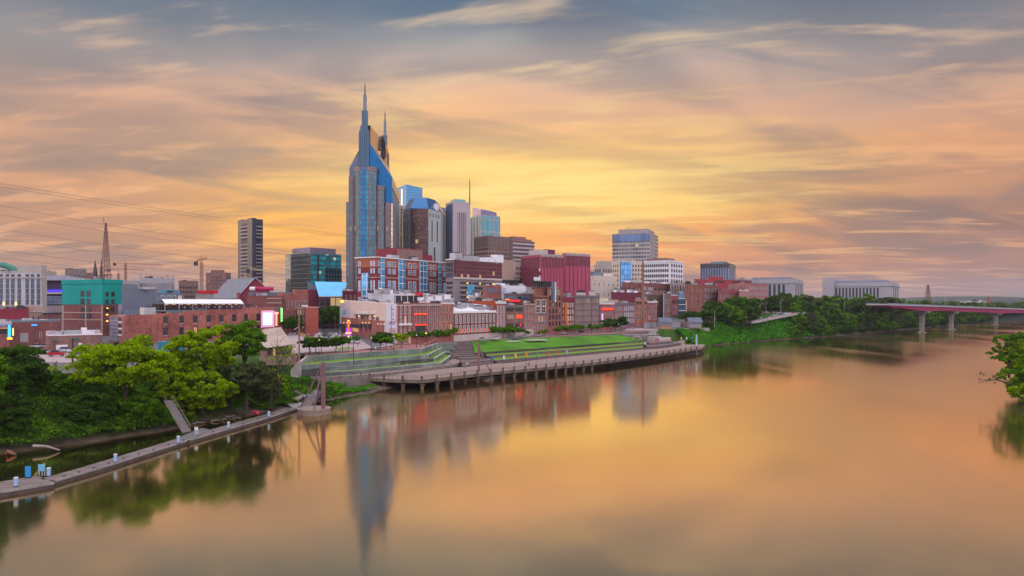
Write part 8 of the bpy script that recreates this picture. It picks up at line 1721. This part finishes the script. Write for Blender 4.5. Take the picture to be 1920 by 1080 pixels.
b = MB(); c = P(1854, 574, 1150); b.cyl((c.x, c.y, 10), 2.2, ZP(556.5, 1150) - 10, mat('chimney_brick', (.34, .07, .06), .8), 12, 1.6); tag(b.build('factory_chimney'), 'red factory chimney rising above the bridge at the far right', 'chimney')
t = Bld('long_factory', 'long pale factory roof with small windows seen just above the bridge', front(1790, 1250, 1850, 1260, 20), 10, ZP(568, 1250) + 2, conc_pale, roofgrey); t.wins('F', 14, 1, .02, .98, .6, .9, .5, .7, 'plain', lit=0)

# ------------------------------------------------------------------ evening haze
hzm = bpy.data.materials.new('haze'); hzm.use_nodes = True; t = NT(hzm.node_tree); t.n.remove(t.n['Principled BSDF']); out = [x for x in t.n if x.type == 'OUTPUT_MATERIAL'][0]
HAZE_D = 0.00005
if HAZE_D > 0:
    vs = t.add('ShaderNodeVolumePrincipled', i_Density=HAZE_D); vs.inputs['Color'].default_value = (.72, .74, .86, 1); t.l.new(vs.outputs[0], out.inputs['Volume'])
    b = MB(); b.prism([(-9500, -9500), (9500, -9500), (9500, 9800), (-9500, 9800)], -8, 260, hzm); o = b.build('haze'); tag(o, 'thin evening haze over the river and city', kind='stuff')

# small things on the docks and lawn
cl0 = None
for i in range(16):
    x = 120 + i * 28; y = np.interp(x, [103, 180, 262, 340, 420, 500, 556], [901, 879, 853.5, 829, 806, 783, 765]) - 1.4; p = G(x, float(y), .76)
    if cl0 is None: b = MB(); b.box((0, 0, 0), (.1, .1, .18), metal_dark); b.bar((-.25, 0, .2), (.25, 0, .2), .08, metal_dark); cl0 = b.build('mooring_cleat', None, (0, 0, 0)); o = cl0
    else: o = cl0.copy(); COL.objects.link(o)
    o.location = p; o.rotation_euler = (0, 0, R(55)); tag(o, '%s dark mooring cleat along the outer edge of the long dock, from the left' % nth(i), 'cleat', 'mooring cleats on the long dock')
for i, (x, y, z, w_, d_) in enumerate(((1005, 637.5, 9.0, 12, 3), (962, 640, 8.8, 7, 2.4))):
    p = G(x, y, z); b = MB(); b.box((p.x, p.y, z - .25), (w_, d_, .45), conc_pale, R(38)); tag(b.build('concrete_pad'), ['larger', 'smaller'][i] + ' flat pale concrete pad at the top of the lawn', 'concrete pad')
rgd = random.Random(5)
for i in range(9):
    x, y = rgd.uniform(330, 470), rgd.uniform(0, 1); q = G(x, 800 - (x - 330) * .14 - y * 6, .25); L = rgd.uniform(1.0, 3.0); a_ = rgd.uniform(-.6, .9); b = MB(); b.tube([(q.x, q.y, .2), (q.x + L * .5 * math.cos(a_), q.y + L * .5 * math.sin(a_), .45), (q.x + L * math.cos(a_), q.y + L * math.sin(a_), .25)], [.12, .1, .03], MC['bleached_wood'], 5); tag(b.build('drift_branch'), '%s piece of driftwood on the mud behind the long dock' % nth(i), 'driftwood', 'driftwood on the mud')
